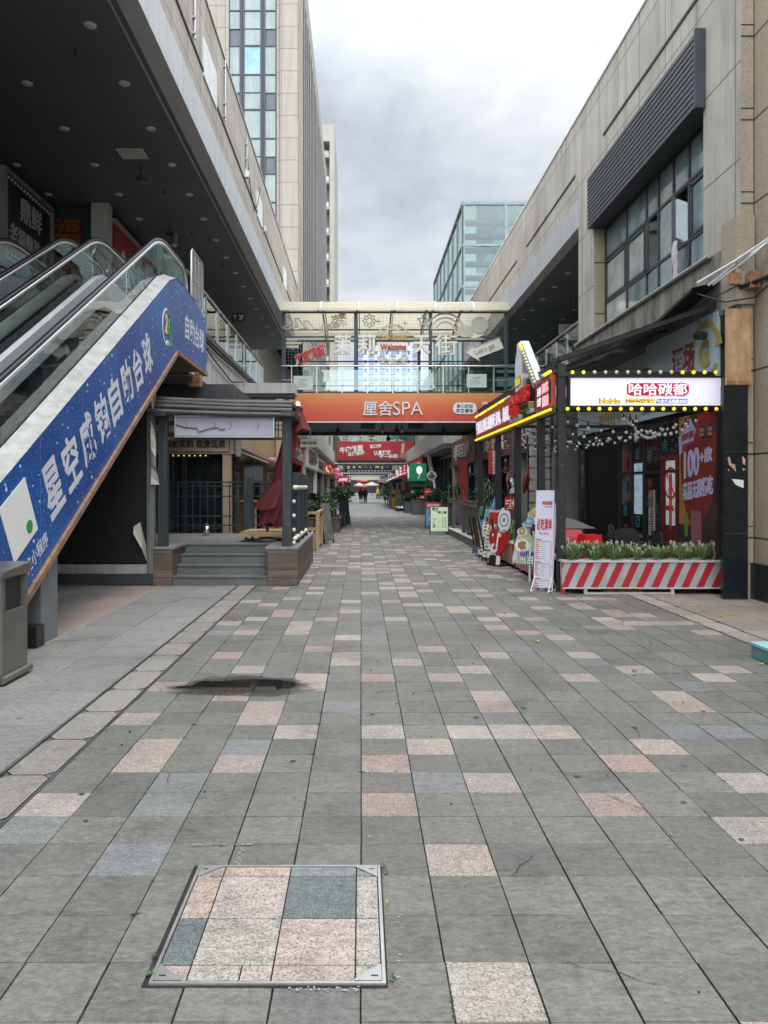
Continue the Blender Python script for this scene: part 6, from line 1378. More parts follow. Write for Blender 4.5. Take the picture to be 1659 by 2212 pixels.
# ------------------------------------------------------------------ standees along the terrace
def local(base, rz, tilt=0): return Matrix.Translation(base) @ Matrix.Rotation(rz, 4, 'Z') @ Matrix.Rotation(tilt, 4, 'X')
M_board = mat('lavender_white_board', (.60, .57, .66), .45, var=.03)
mn = thing('menu_standee', 'tall narrow white menu standee with red heading beside the striped planter', 'standee', (3.0, 12.45, 0))
T = local((2.97, 12.35, 0), R(-30), R(-6)) @ Matrix.Diagonal((.84, 1, 1, 1)); W = .36
m = MB(); m.xf = T; m.box(-W/2, W/2, -.012, .012, .06, 1.66); m.build('board', M_board, mn)
m = MB(); m.xf = T; FZ = -.013
m.text('哈哈碳都', (.05, FZ, 1.45), *FACE, .2, .07, 0, .03, .004); m.box(-.0, .07, FZ-.003, FZ, 1.375, 1.4, 2); m.box(.075, .15, FZ-.003, FZ, 1.375, 1.4, 3); m.text('必吃清单', (.0, FZ, 1.1), *FACE, .3, .2, 0, .03, .004); m.text('Must eat list', (.0, FZ, .95), *FACE, .19, .035, 0, .01, .003)
for z0, n in ((.84, 9), (.47, 6), (.2, 5)):
    m.box(-.16, .14, FZ-.002, FZ, z0-.02, z0-.014); m.box(-.16, -.05, FZ-.002, FZ, z0, z0+.014)
    for k in range(n): z = z0-.05-.033*k; m.box(-.16, -.16+.05+.02*(k % 3), FZ-.002, FZ, z, z+.012); m.box(-.06, .02+.02*(k % 2), FZ-.002, FZ, z, z+.01, 1); m.box(.13, .155, FZ-.002, FZ, z, z+.012)
m.build('print', [mat('crimson_print', (.45, .03, .06), .5), mat('pale_grey_text', (.42, .41, .45), .5), MATS['mustard_print'], mat('pale_blue_print', (.25, .35, .6), .5)], mn)
m = MB(); T2 = local((2.97, 12.35, 0), R(-30)) @ Matrix.Diagonal((.84, 1, 1, 1)); m.xf = T2
for x in (-.16, .18): m.tube([(x, .02, 0), (x, .22, 1.45)], .014, 6); m.tube([(x, .02, .25), (x-.0, -.2, .015)], .012, 6); m.tube([(x, .02, .25), (x, .28, .015)], .012, 6); m.tube([(x, -.22, .015), (x, .3, .015)], .012, 6)
m.tube([(-.16, .2, 1.3), (.18, .2, 1.3)], .012, 6); m.build('stand', M_white, mn)
ds_ = thing('dessert_standee', 'cut-out dessert poster standee with yellow characters and pictured cakes beside the tall menu', 'standee', (2.9, 13.7, 0))
T = local((3.03, 13.62, .2), R(-42), R(-9)); m = MB(); m.xf = T
pr = [(-.36, .0), (.5, -.08), (.52, .6), (.5, 1.08), (.18, 1.1), (.12, 1.03), (.0, 1.0), (-.12, .93), (-.1, .8), (-.22, .72), (-.14, .6), (-.3, .5), (-.33, .36), (-.34, .2)]
M_dsbg = mat('dessert_poster_ground', (.50, .46, .38), .45, var=.5, scale=5, extra=lambda t, v, c: t.mix(t.ramp(t.noise(v, 3.2, 3), [(.45, 0.), (.6, .7)]), c, (.32, .45, .16)))
m.plate(pr, (0, 0, .12), *FACE, .012); m.build('board', [M_dsbg], ds_)
m = MB(); m.xf = T; q = -.004
m.text('烤肉', (.14, q, 1.06), *FACE, .36, .17, 0, .10, .006); m.text('烤肉', (.14, q-.008, 1.06), *FACE, .34, .15, 1, .03, .005); m.text('甜品', (.25, q, .9), *FACE, .3, .17, 0, .1, .006); m.text('甜品', (.25, q-.008, .9), *FACE, .28, .15, 1, .03, .005)
m.plate(circle(.1, 20, 1, 1.1), (-.06, q, .86), *FACE, .003, 2); m.text('蛋糕', (-.06, q-.004, .89), *FACE, .1, .06, 5); m.text('冰品', (-.06, q-.004, .82), *FACE, .1, .06, 5)
for x, z, r in ((-.17, .32, .145), (.2, .26, .13), (-.2, .58, .1)): m.plate(circle(r, 24, 1, .78), (x, q, z+.12), *FACE, .004, 5)
for k in range(7): a = k*.9; m.plate(circle(.038, 14), (-.17+.065*math.cos(a)*(k > 0), q-.006, .45+.05*math.sin(a)*(k > 0)), *FACE, .006, 6)
for k in range(5): m.plate(rrect(.07, .05, .015), (.16+.04*(k % 3), q-.006, .36+.04*(k//3)), *FACE, .005, 1)
m.plate(arc_pts(.02, .075, 0, 360, 16), (-.2, q-.006, .71), *FACE, .004, 6); m.plate(rrect(.11, .2, .03), (.02, q-.004, .74), *FACE, .006, 7); m.plate(rrect(.15, .19, .03), (.16, q-.006, .58), *FACE, .006, 5); m.plate(circle(.07, 18, 1, .4), (.16, q-.012, .67), *FACE, .004, 7); m.plate(rrect(.11, .18, .03), (.2, q-.005, .8-.02), *FACE, .005, 6)
m.text('山姆&麦德龙', (.1, q, .31), *FACE, .6, .1, 3, .03, .005); m.text('当日直采', (.1, q, .18), *FACE, .62, .15, 4, .1, .004); m.text('当日直采', (.1, q-.006, .18), *FACE, .6, .13, 5, .02, .005)
m.build('print', [M_letw, mat('poster_lemon', (.68, .52, .06), .5), mat('poster_sky', (.12, .3, .5), .5), mat('poster_ultramarine', (.03, .06, .4), .5), MATS['green_print'], M_letw, mat('poster_caramel', (.42, .24, .10), .5, var=.25, scale=40), mat('poster_cocoa', (.07, .025, .02), .5)], ds_)
m = MB(); m.xf = local((3.03, 13.62, 0), R(-42))
for x in (.0, .12): m.tube([(x, .02, 0), (x, .05, .7)], .022, 8)
m.tube([(.06, .35, 0), (.06, .05, .9)], .018, 8); m.build('legs', M_white, ds_)
# heart standee
hs_ = thing('heart_standee', 'red heart shaped board with white note mark under round and square plates', 'standee', (2.75, 16.5, 0))
T = local((2.96, 16.4, 0), R(-60), R(-4)); m = MB(); m.xf = T; hp = []
for k in range(40): t_ = 2*math.pi*k/40; hp.append((.021*16*math.sin(t_)**3, .023*(13*math.cos(t_)-5*math.cos(2*t_)-2*math.cos(3*t_)-math.cos(4*t_))))
m.plate(hp[::-1], (0, 0, .52), *FACE, .03); m.build('heart_board', M_red, hs_)
m = MB(); m.xf = T; m.plate(circle(.03), (-.2, -.004, .66), *FACE, .004); m.bar((-.02, -.004, .68), (-.05, -.004, .4), .05, .006, 0, (0, 1, 0)); m.plate(arc_pts(.05, .105, 100, 360), (-.13, -.005, .38), *FACE, .005); m.plate([(0, 0), (.12, -.03), (.1, -.1), (.0, -.07)][::-1], (-.04, -.005, .72), *FACE, .005); m.build('note_mark', M_letw, hs_)
m = MB(); m.xf = T; m.plate(circle(.19, 28, 1.05, 1.45), (.14, .0, 1.0), *FACE, .02, 0); m.plate(arc_pts(.12, .15, 0, 360), (.14, -.004, 1.0), *FACE, .004, 1); m.plate(circle(.05), (.14, -.004, 1.0), *FACE, .004, 1); m.build('round_plate', [M_letw, mat('grey_line_print', (.3, .3, .3), .5)], hs_)
m = MB(); m.xf = T; m.plate(rrect(.36, .3, .06), (.3, 0, 1.36), *FACE, .02, 0); m.text('24', (.36, -.004, 1.37), *FACE, .16, .16, 1, .01, .004); m.box(.17, .26, -.006, -.002, 1.4, 1.43, 1); m.box(.17, .26, -.006, -.002, 1.34, 1.37, 1); m.box(.22, .4, -.006, -.002, 1.25, 1.265, 1); m.build('red_plate', [M_red, M_letw], hs_)
m = MB(); m.xf = T; m.plate([(-.17, -.1), (.17, -.1), (.15, .0), (.1, .02), (.08, .12), (.0, .1), (-.05, .03), (-.14, .0)], (.44, 0, 1.68), *FACE, .02); m.build('top_plate', mat('grey_white_print', (.5, .5, .52), .5, var=.4, scale=25), hs_)
m = MB(); m.xf = T; m.tube([(0, .05, 0), (.1, .03, .9), (.42, .03, 1.65)], .016, 6); m.box(-.22, .22, -.12, .25, 0, .05); m.box(-.16, .1, -.1, -.06, .05, .22); m.build('stand', M_black, hs_); m = MB(); m.xf = T; m.box(.1, .2, -.13, -.1, .03, .22); m.build('paper', M_letw, hs_)
# four leaning boards
cols = [((.05, .16, .10), 'green topped food menu board, leftmost of the leaning row', (.20, .10, .045), 'brown'), ((.50, .60, .62), 'tall blue and white cut-out food board in the leaning row', (.12, .28, .42), 'blue'), ((.12, .30, .38), 'teal and yellow banded menu board in the leaning row', (.62, .62, .60), 'white'), ((.35, .03, .025), 'red headed menu board nearest the heart in the leaning row', (.63, .62, .58), 'white')]
for i, (top, lab, low, nm) in enumerate(cols):
    t = thing('menu_board', lab, 'menu board', (2.8, 19-.7*i, 0), 'menu boards leaning before the terrace'); bx0, by = ((2.99, 19.2), (2.97, 18.5), (2.93, 17.85), (2.92, 17.2))[i]; T = local((bx0, by, 0), R(-57), R(-13)); h = (1.25, 1.52, 1.2, 1.18)[i]; m = MB(); m.xf = T
    if i == 1: m.plate([(-.25, .04), (.25, .04), (.26, .9), (.27, 1.3), (.2, 1.5), (.08, 1.52), (.02, 1.3), (-.1, 1.0), (-.24, .9)], (0, 0, 0), *FACE, .02)
    else: m.box(-.27, .27, 0, .02, .1, h)
    m.build('board', mat('menu_ground_%d' % i, low, .5, var=.45, scale=6), t)
    m = MB(); m.xf = T; rd = random.Random(i)
    if i != 1: m.box(-.26, .26, -.004, -.001, h-.3, h-.02, 0)
    for k in range(9): z = .16+.085*k; w = rd.uniform(.08, .2); m.box(-.22, -.22+w, -.005, -.001, z, z+.035, rd.choice((1, 2, 3))); m.box(.05, .05+rd.uniform(.05, .16), -.005, -.001, z, z+.02, 2)
    for k in range(4): m.plate(circle(rd.uniform(.05, .1), 14), (rd.uniform(-.15, .15), -.006, rd.uniform(.3, h-.3)), *FACE, .003, rd.choice((1, 3, 4)))
    m.build('print', [mat('menu_head_%d' % i, top, .5), mat('menu_brownred', (.25, .05, .03), .5, var=.4, scale=30), mat('menu_darkprint', (.06, .06, .07), .5), mat('menu_ochre', (.5, .34, .08), .5, var=.3, scale=30), mat('menu_blue', (.1, .3, .5), .5)], t)
    m = MB(); m.xf = T
    for x in (-.27, .25): m.box(x, x+.025, .02, .045, 0, h-.05)
    m.box(-.27, .27, .02, .04, .08, .11); m.build('frame', M_black, t); m = MB(); m.xf = local((bx0, by, 0), R(-57), R(14)); m.box(-.25, -.22, .1, .13, -.05, 1.0); m.box(.2, .23, .1, .13, -.05, 1.0); m.build('rear_leg', M_black, t)
# pale blue block at the right edge
bk = thing('concrete_block', 'pale blue painted low block at the right edge of the paving', 'block', (4.4, 7.1, 0)); m = MB(); m.box(3.90, 4.9, 6.6, 7.55, 0, .13)
m.build('base', mat('worn_blue_paint', (.13, .27, .30), .6, var=.2, streak=.4), bk, bevel=.01); box('top_slab', mat('light_blue_paint', (.30, .52, .55), .5, var=.1), bk, 3.89, 4.91, 6.59, 7.56, .131, .158)
# ================================================================== SHOP ROWS
def shop(side, y0, y1, name_txt, wallc, signc, txtc, label, wx, sign_h=.95, glassy=True, lit=False, vert=None, group='far shop fronts'):
    s = 1 if side == 'L' else -1                         # +1 faces +X
    fx = wx; fr = FR if s > 0 else FL
    t = thing('shop', label, 'shop', (fx, (y0+y1)/2, 0))
    wm = mat('shop_wall_%s' % wallc, wallc, .6, var=.12, streak=.2, pos=True); sm = mat('shop_sign_%s' % signc, signc, .45, var=.08, es=.25 if lit else 0)
    m = MB(); m.box(fx-s*2.5, fx, y0+.01, y0+.5, 0, 4.2); m.box(fx-s*2.5, fx, y1-.5, y1-.01, 0, 4.2); m.box(fx-s*2.5, fx-.0, y0+.5, y1-.5, 3.75, 4.2); m.build('wall', wm, t)
    m = MB(); m.box(fx-s*.35, fx-s*.3, y0+.5, y1-.5, .1, 3.0); m.build('glass', M_dglass if glassy else wm, t)
    m = MB(); n = max(2, int((y1-y0)/1.6))
    for k in range(n+1): y = y0+.5+(y1-y0-1)*k/n; m.box(fx-s*.3, fx-s*.22, y-.04, y+.04, .1, 3.0)
    m.box(fx-s*.3, fx-s*.22, y0+.5, y1-.5, 2.3, 2.38); m.build('mullions', M_dark, t)
    m = MB(); m.box(fx-s*.3, fx+s*.08, y0+.3, y1-.3, 2.85, 2.85+sign_h); m.build('sign_board', sm, t)
    if name_txt:
        m = MB(); m.text(name_txt, (fx+s*.08, (y0+y1)/2, 2.85+sign_h/2), *fr, (y1-y0)*.68, sign_h*.62, 0, .03, .06); m.build('lettering', mat('shop_txt_%s' % txtc, txtc, .4, es=.3 if lit else 0), t)
    m = MB(); m.box(fx-s*.2, fx-s*.15, y0+(y1-y0)*.42, y0+(y1-y0)*.58, .08, 2.25); m.build('door', M_red if wallc == 'b0181c' else M_dark, t)
    m = MB(); m.box(fx-s*2.4, fx+s*.25, y0, y1, 0, .1); m.build('step', M_conc, t)
    return t
shop('L', 27.8, 33, '鲜果时光', '6a5a48', '7d2a26', 'e0d8c8', 'brown walled shop behind the hedge planter under the near footbridge', -3.35)
shop('L', 33, 41, '麻辣烫', 'a01a1e', 'a8201f', 'd8c9c0', 'red walled shop with layered red sign beyond the near footbridge on the left', -3.2)
m_ = shop('L', 41, 52, '服饰', 'c9c5bb', 'd0ccc2', '4a4642', 'white panelled shop with tall blank fascia on the left', -3.05, 1.3, False)
shop('L', 52, 62, '茶饮', '7b7468', 'b9b4a8', '3c3a38', 'grey shop with white sign near the pink balloons on the left', -3.1)
shop('L', 62, 74, '小吃', '8a7f70', '8e2320', 'e8dcc8', 'tan shop with dark red sign behind the big round bush', -3.1, lit=True)
shop('L', 74, 90, '烧烤', '6f675c', '9c2b1e', 'f0e0c0', 'grey shop under the second footbridge on the left', -3.1)
shop('L', 90, 120, '美食城', '7d746a', '51302c', 'e8d8c8', 'long brown shop beyond the second footbridge on the left', -3.1)
shop('L', 120, 230, '时尚', '6d655d', '6a2a2a', 'e0d0c0', 'far end row of shop fronts on the left of the street', -3.1)
shop('R', 20.9, 26, '名品折扣', '8d887c', '4a4644', 'b8b0a4', 'grey walled outlet shop beyond the terrace on the right', 5.4)
shop('R', 26, 33, '火锅', '5e4a44', '5a3a38', 'c9a8a0', 'dark brown shop with pinkish sign on the right beyond the fences', 5.2)
shop('R', 33, 42, '老百姓', 'b8ab92', '6b2c2a', 'd8ccc0', 'cream glazed shop with large dark red letters on the right', 5.1, 1.3, lit=False)
shop('R', 60, 72, '串串', '6a4038', '9c1f24', 'f0d8d0', 'shop with bright red signs beyond the green kiosk on the right', 4.9, 1.2, lit=True)
shop('R', 72, 90, '奶茶', '7a6e62', '2e5a44', 'e8e8d8', 'shop under the second footbridge on the right', 4.9)
shop('R', 90, 120, '水果', '7d746a', '8e2a1c', 'f0e0c8', 'long brown shop beyond the second footbridge on the right', 4.9)
shop('R', 120, 230, '百货', '6d655d', '4a3a3a', 'e0d0c0', 'far end row of shop fronts on the right of the street', 4.9)
# upper masses beyond the first bridge
fb = thing('gallery_building', 'left upper floors of the street beyond the hotel tower base', 'building', (-6, 130, 4))
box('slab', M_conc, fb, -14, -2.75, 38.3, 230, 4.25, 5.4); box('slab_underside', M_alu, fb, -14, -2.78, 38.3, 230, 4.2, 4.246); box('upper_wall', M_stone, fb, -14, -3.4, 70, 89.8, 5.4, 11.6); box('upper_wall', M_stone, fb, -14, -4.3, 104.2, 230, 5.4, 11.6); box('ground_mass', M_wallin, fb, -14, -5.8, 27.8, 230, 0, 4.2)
m = MB()
for k in range(40): m.box(-3.4, -2.8, 38.5+k*1.2, 38.6+k*1.2, 4.08, 4.2)
m.build('canopy_ribs', M_alu, fb)
fb2 = thing('gallery_building', 'right upper floors of the street beyond the glass stair tower', 'building', (9, 130, 4))
box('slab', M_conc, fb2, 4.7, 14, 43, 230, 4.25, 5.4); box('slab_underside', M_alu, fb2, 4.73, 14, 43, 230, 4.2, 4.246); box('upper_wall', M_stone_r, fb2, 5.9, 14, 60.2, 230, 5.4, 11.6); box('ground_mass', M_wallin, fb2, 7.8, 14, 20.5, 230, 0, 4.2)
m = MB()
for k in range(9): m.box(4.74, 6.2, 43.5+k*1.6, 43.6+k*1.6, 4.0, 4.2)
m.build('canopy_ribs', M_alu, fb2)
# farther footbridges
def far_bridge(y, zb, label, boardc, z0, z1, x0=-2.5, x1=5.5, deck=True):
    b = thing('footbridge', label, 'bridge', (1.4, y, zb)); box('deck', M_under, b, -3, 5.7, y+.1, y+5, zb-.15, zb+.9); m = MB(); m.box(-3, 5.7, y+.02, y+.1, zb-.12, zb); m.build('pale_edge', M_white, b)
    if boardc: box('banner_board', mat('banner_%s' % boardc, boardc, .5, var=.1, scale=.4), b, x0, x1, y, y+.08, z0, z1)
    m = MB()
    for k in range(7): x = -2.9+k*1.42; m.box(x-.05, x+.05, y+.3, y+.4, zb+.9, zb+4.4)
    m.box(-2.9, 5.6, y+.3, y+.4, zb+2.1, zb+2.2); m.box(-2.9, 5.6, y+.3, y+.4, zb+4.3, zb+4.5); m.build('frame', M_frameb, b); m = MB(); m.box(-2.9, 5.6, y+.33, y+.35, zb+.9, zb+4.3); m.build('glazing', M_gcurt, b)
    m = MB(); n = 10
    for k in range(n):
        a0, a1 = math.pi*k/n, math.pi*(k+1)/n; q = lambda a: (y+2.6-2.6*math.cos(a), zb+4.4+.55*math.sin(a)); p0, p1 = q(a0), q(a1); m.quad((-3.2, *p0), (5.8, *p0), (5.8, *p1), (-3.2, *p1))
    m.build('vault_roof', translucent_cream(), b); return b
B2 = far_bridge(79, 4.29, 'second footbridge carrying the red beef noodle banner', 'a3262a', 4.55, 6.5)
m = MB(); o = lambda zx, zy: P(658.3+zx*.248, 905.2+zy*.248, 78.98)
for s, zx, zy, w, h in (('牛肉烩面', 405, 262, 2.45, .7), ('羊肉米线', 448, 300, 1.75, .5), ('伍口锅', 615, 237, 1.2, .4), ('认真做好', 675, 293, 1.8, .5), ('每一碗面', 730, 325, 1.9, .45)): m.text(s, o(zx, zy), (1, 0, .12 if zy in (262, 300) else .05), (-.1, 0, 1), w, h, 0, .03, .03)
m.build('lettering', M_letw, B2); m = MB(); m.box(-2.5, 5.5, 78.94, 78.995, 4.32, 4.56); m.build('dark_strip', M_black, B2)
m = MB(); m.plate(circle(.5, 20, 1.4, .5), o(875, 322), *FACE, .02); m.bar(o(848, 300), o(860, 210), .3, .02, 1); m.build('noodle_picture', [mat('noodle_pic', (.3, .2, .16), .6, var=.5, scale=8), mat('noodle_pale', (.5, .4, .25), .6)], B2)
m = MB(); m.text('街天', P(770, 943, 79.2), *FACE, 4, 1.0, 0, .04, .05); m.text('莉茉', P(838, 943, 79.2), *FACE, 4, 1.0, 0, .04, .05); m.build('neon_lettering', M_tubeo, B2)
B3 = far_bridge(114, 3.95, 'third footbridge with a dark banner along the street', '232a30', 4.0, 5.1); far_bridge(150, 4.1, 'fourth footbridge with a purple banner along the street', '3a2a55', 4.2, 5.6); far_bridge(190, 3.7, 'fifth footbridge with a pale beam along the street', 'c8c0b0', 3.6, 4.6)
q = MB(); rq = random.Random(9)
for k in range(9): x = -2.1+.85*k; w = rq.uniform(.3, .6); q.box(x, x+w, 113.9, 113.99, 4.55+rq.uniform(-.1, .1), 4.95, rq.randrange(3))
for k in range(14): q.box(-2.0+.5*k, -1.7+.5*k, 113.93, 113.99, 4.15, 4.25, 3)
q.build('banner_pictures', [mat('goods_ochre', (.5, .35, .08), .5), mat('pale_print', (.45, .45, .45), .5), mat('brown_print', (.2, .1, .06), .5), M_letw], B3)
eb = thing('end_building', 'dim red fronted building closing the far end of the street', 'building', (1.5, 232, 0)); box('wall', M_wallin, eb, -4, 7, 232, 240, 0, 9); box('red_front', mat('dull_red_front', (.2, .015, .018), .5), eb, -1.2, 1.8, 231.8, 231.99, 0, 4.2); box('red_sign', mat('lit_crimson_sign', (.5, .03, .07), .4, es=.4), eb, -1.5, 2.3, 231.6, 231.79, 3.4, 5.0)
m = MB(); m.text('中国黄金', (.6, 231.6, 4.2), *FACE, 2.6, .7, 0, .03, .03) if False else m.text('珠宝', (.6, 231.6, 4.2), *FACE, 2.0, .8, 0, .03, .03); m.build('lettering', M_letlit, eb)

# ================================================================== PLANTS
def foliage(m, c, rx, ry, rz, n, s, rd, mats=2):
    cl = [(rd.gauss(0, .45), rd.gauss(0, .45), rd.gauss(0, .45)) for _ in range(max(6, n//60))]
    for k in range(n):
        q = cl[k % len(cl)]; p = Vector((q[0]+rd.gauss(0, .2), q[1]+rd.gauss(0, .2), q[2]+rd.gauss(0, .2)))
        if p.length > 1.1: p = p.normalized()*rd.uniform(.7, 1.1)
        p = Vector((c[0]+p.x*rx, c[1]+p.y*ry, c[2]+p.z*rz)); d = Vector((rd.gauss(0, 1), rd.gauss(0, 1), rd.gauss(0, .6)+.2)).normalized()*s*rd.uniform(.6, 1.3); e = d.cross(Vector((rd.gauss(0, 1), rd.gauss(0, 1), rd.gauss(0, 1)))).normalized()*s*.38
        m.add([p, p+d*.5+e, p+d, p+d*.5-e], [(0, 1, 2, 3)], rd.randrange(mats))
def bush(name, label, c, r, n, s, seed, planter=None, cat='bush', group=None):
    rd = random.Random(seed); t = thing(name, label, cat, (c[0], c[1], 0), group); m = MB(); foliage(m, c, *r, n, s, rd, 3); m.build('foliage', [M_leaf1, M_leaf2, M_leaf3], t)
    m = MB()
    for k in range(5): a = rd.uniform(0, 6.28); m.tube([(c[0], c[1], planter[5]-.1 if planter else 0), (c[0]+r[0]*.3*math.cos(a), c[1]+r[1]*.3*math.sin(a), c[2])], .015, 5)
    m.build('stems', M_trunk, t); return t
def planter_box(label, x0, x1, y0, y1, z1, mm):
    t = thing('planter', label, 'planter', ((x0+x1)/2, (y0+y1)/2, 0)); box('box', mm, t, x0, x1, y0, y1, 0, z1, bevel=.01); box('rim', mm, t, x0-.03, x1+.03, y0-.03, y1+.03, z1, z1+.05, bevel=.008); box('soil', M_soil, t, x0+.04, x1-.04, y0+.04, y1-.04, z1+.052, z1+.06); return t
M_gplant = mat('grey_planter_cladding', (.10, .105, .10), .55, var=.15, streak=.2); M_bplant = mat('brown_planter', (.07, .05, .04), .6, var=.2)
planter_box('dark brown planter under the hedge on the left', -2.15, -.82, 28.5, 32, .5, M_bplant)
bush('hedge', 'leafy green hedge in the brown planter on the left', (-1.5, 30, .88), (.62, 1.4, .4), 1900, .13, 1, (0, 0, 0, 0, 0, .5), 'hedge')
planter_box('grey planter under the big round bush on the left', -1.6, -.7, 41, 43.5, .6, M_gplant)
bush('bush', 'big dark round bush with yellow tips on the left', (-1.05, 42, 1.35), (.62, .7, .72), 1800, .14, 2, (0, 0, 0, 0, 0, .6))
planter_box('long grey planter on the right beside the green kiosk', 3.2, 4.9, 46.8, 48.3, .85, M_gplant)
bush('bush', 'broad leaved grey green shrub in the long grey planter on the right', (4.2, 47.4, 1.3), (.95, .5, .38), 900, .28, 3, (0, 0, 0, 0, 0, .9))
planter_box('small grey planter beside the dark easel on the right', 2.9, 3.25, 50, 51.5, .7, M_gplant); bush('bush', 'small low shrub beside the dark easel on the right', (3.1, 50.6, 1.0), (.3, .5, .3), 300, .2, 4, (0, 0, 0, 0, 0, .7))
for i, (x, y, s_, lab) in enumerate(((-2.3, 36.5, .45, 'small potted shrub before the red walled shop on the left'), (-1.9, 48, .5, 'rounded potted shrub beyond the big bush on the left'), (-1.8, 56, .5, 'potted shrub under the red projecting sign on the left'), (-1.9, 66, .6, 'larger potted shrub before the dark signed tan shop on the left'), (3.9, 38.5, .5, 'potted shrub between the platform and the long grey planter'), (3.1, 78, .6, 'potted shrub by the snack stall under the second footbridge'), (-1.8, 84, .6, 'potted shrub under the second footbridge on the left'), (3.2, 100, .7, 'distant potted shrub past the second footbridge on the right'))):
    b_ = bush('potted_shrub', lab, (x, y, .55+s_), (s_, s_, s_*1.1), 420, .16, 20+i, (0, 0, 0, 0, 0, .55), 'potted plant'); q = MB(); q.lathe([(.001, 0), (.2, 0), (.28, .5), (.24, .5), (.001, .46)], (x, y, 0), 16); q.build('pot', M_bplant, b_)
def dracaena(c, h, r, seed, label):
    rd = random.Random(seed); t = thing('dracaena', label, 'potted plant', (c[0], c[1], c[2])); m = MB(); tips = []
    for k in range(4):
        a = rd.uniform(0, 6.28); l = rd.uniform(.05, .3); tp = Vector((c[0]+l*math.cos(a), c[1]+l*math.sin(a), c[2]+h*rd.uniform(.6, .95))); tips.append(tp); m.tube([(c[0]+.04*k, c[1], c[2]), (c[0]+l*.5*math.cos(a), c[1], c[2]+h*.4), tp], .035, 6)
    m.build('trunk', M_trunk, t); m = MB()
    for tp in tips:
        for k in range(62):
            a = rd.uniform(0, 6.28); el = rd.uniform(.1, 1.3); L = r*rd.uniform(.8, 1.25); d = Vector((math.cos(a)*math.cos(el), math.sin(a)*math.cos(el), math.sin(el))); s_ = Vector((-math.sin(a), math.cos(a), 0)); vs_ = []; o_ = tp+Vector((0, 0, rd.uniform(-.35, .05)))
            for i in range(6): f = i/5; p = o_+d*(L*f)+Vector((0, 0, -L*.75*f*f)); w = .022*(1-f*.9); vs_ += [p-s_*w, p+s_*w]
            m.add(vs_, [(2*i, 2*i+1, 2*i+3, 2*i+2) for i in range(5)], rd.randrange(2), True)
    m.build('leaves', [M_leaf1, M_leaf2], t); m = MB(); m.lathe([(.001, 0), (.2, 0), (.26, .36), (.23, .36), (.001, .33)], (c[0]+.05, c[1], c[2]-.0), 16); m.build('pot', M_gplant, t)
dracaena((3.65, 30, .25), 1.55, .62, 5, 'tall dracaena with drooping strap leaves behind the summer sign'); dracaena((3.95, 23.5, .25), 1.75, .6, 6, 'dracaena with drooping strap leaves behind the terrace posts')
def broad(c, n, L, seed, label):
    rd = random.Random(seed); t = thing('banana_plant', label, 'potted plant', c); m = MB()
    for k in range(n):
        a = rd.uniform(0, 6.28); el = rd.uniform(.5, 1.4); d = Vector((math.cos(a)*math.cos(el), math.sin(a)*math.cos(el), math.sin(el))); s_ = Vector((-math.sin(a), math.cos(a), 0)); vs_ = []
        for i in range(8): f = i/7; p = Vector(c)+d*(L*f)+Vector((0, 0, -L*.4*f*f+.3)); w = .14*math.sin(math.pi*min(1, max(.02, (f-.3)/.7)))+.012; vs_ += [p-s_*w, p, p+s_*w]
        m.add(vs_, [(3*i+j, 3*i+j+1, 3*i+j+4, 3*i+j+3) for i in range(7) for j in (0, 1)], rd.randrange(2), True)
    m.build('leaves', [M_leaf1, M_leaf2], t); m = MB(); m.lathe([(.001, 0), (.18, 0), (.24, .34), (.001, .32)], c, 16); m.build('pot', M_gplant, t)
broad((4.3, 27.5, .25), 9, 1.3, 7, 'broad leaved banana plant before the red column'); broad((4.6, 25.5, .25), 8, 1.4, 8, 'second broad leaved banana plant nearer the terrace'); broad((-1.75, 44, .3), 7, 1.9, 9, 'broad leaved plant left of the big round bush')

# ================================================================== RIGHT: plinth, fences, boards, kiosk
pk = thing('plinth', 'raised grey kerbed platform along the right beyond the terrace', 'platform', (4.3, 28, 0)); box('slab', mat('grey_plinth_stone', (.14, .145, .14), .6, var=.15), pk, 3.15, 5.5, 20.7, 36, 0, .22); box('edge', M_conc, pk, 3.12, 3.4, 20.7, 36, .221, .25)
M_fence = mat('grey_brown_fence', (.085, .08, .076), .55, var=.15)
def slat_fence(x, y0, y1, z0, label, along='y'):
    t = thing('slat_fence', label, 'fence', (x, y0, z0)); L = y1-y0
    def bx3(n_, a0, a1, w, za, zb): return MB().box(x-w, x+w, y0+a0, y0+a1, za, zb).build(n_, M_fence, t) if along == 'y' else MB().box(x+a0, x+a1, y0-w, y0+w, za, zb).build(n_, M_fence, t)
    for a in (0, L-.1): bx3('post', a, a+.1, .05, z0, z0+1.0)
    for a in (-.03, L-.13): bx3('post_cap', a, a+.16, .08, z0+1.0, z0+1.04)
    bx3('top_rail', .1, L-.1, .04, z0+.85, z0+.92); bx3('bottom_rail', .1, L-.1, .03, z0+.1, z0+.16); m = MB(); n = int(L/.14)
    for k in range(n): a = .12+(L-.24)*k/n; (m.box(x-.012, x+.012, y0+a, y0+a+.1, z0+.16, z0+.85) if along == 'y' else m.box(x+a, x+a+.1, y0-.012, y0+.012, z0+.16, z0+.85))
    m.build('slats', M_fence, t)
slat_fence(3.3, 21.2, 23.0, .25, 'grey slatted fence section nearest the terrace'); slat_fence(3.3, 23.1, 24.3, .25, 'short grey slatted fence section next beyond the nearest one'); slat_fence(3.3, 26.8, 28.4, .25, 'grey slatted fence section behind the summer sign'); slat_fence(3.4, 28.5, 29.9, .25, 'grey slatted fence section turning across the platform', 'x')
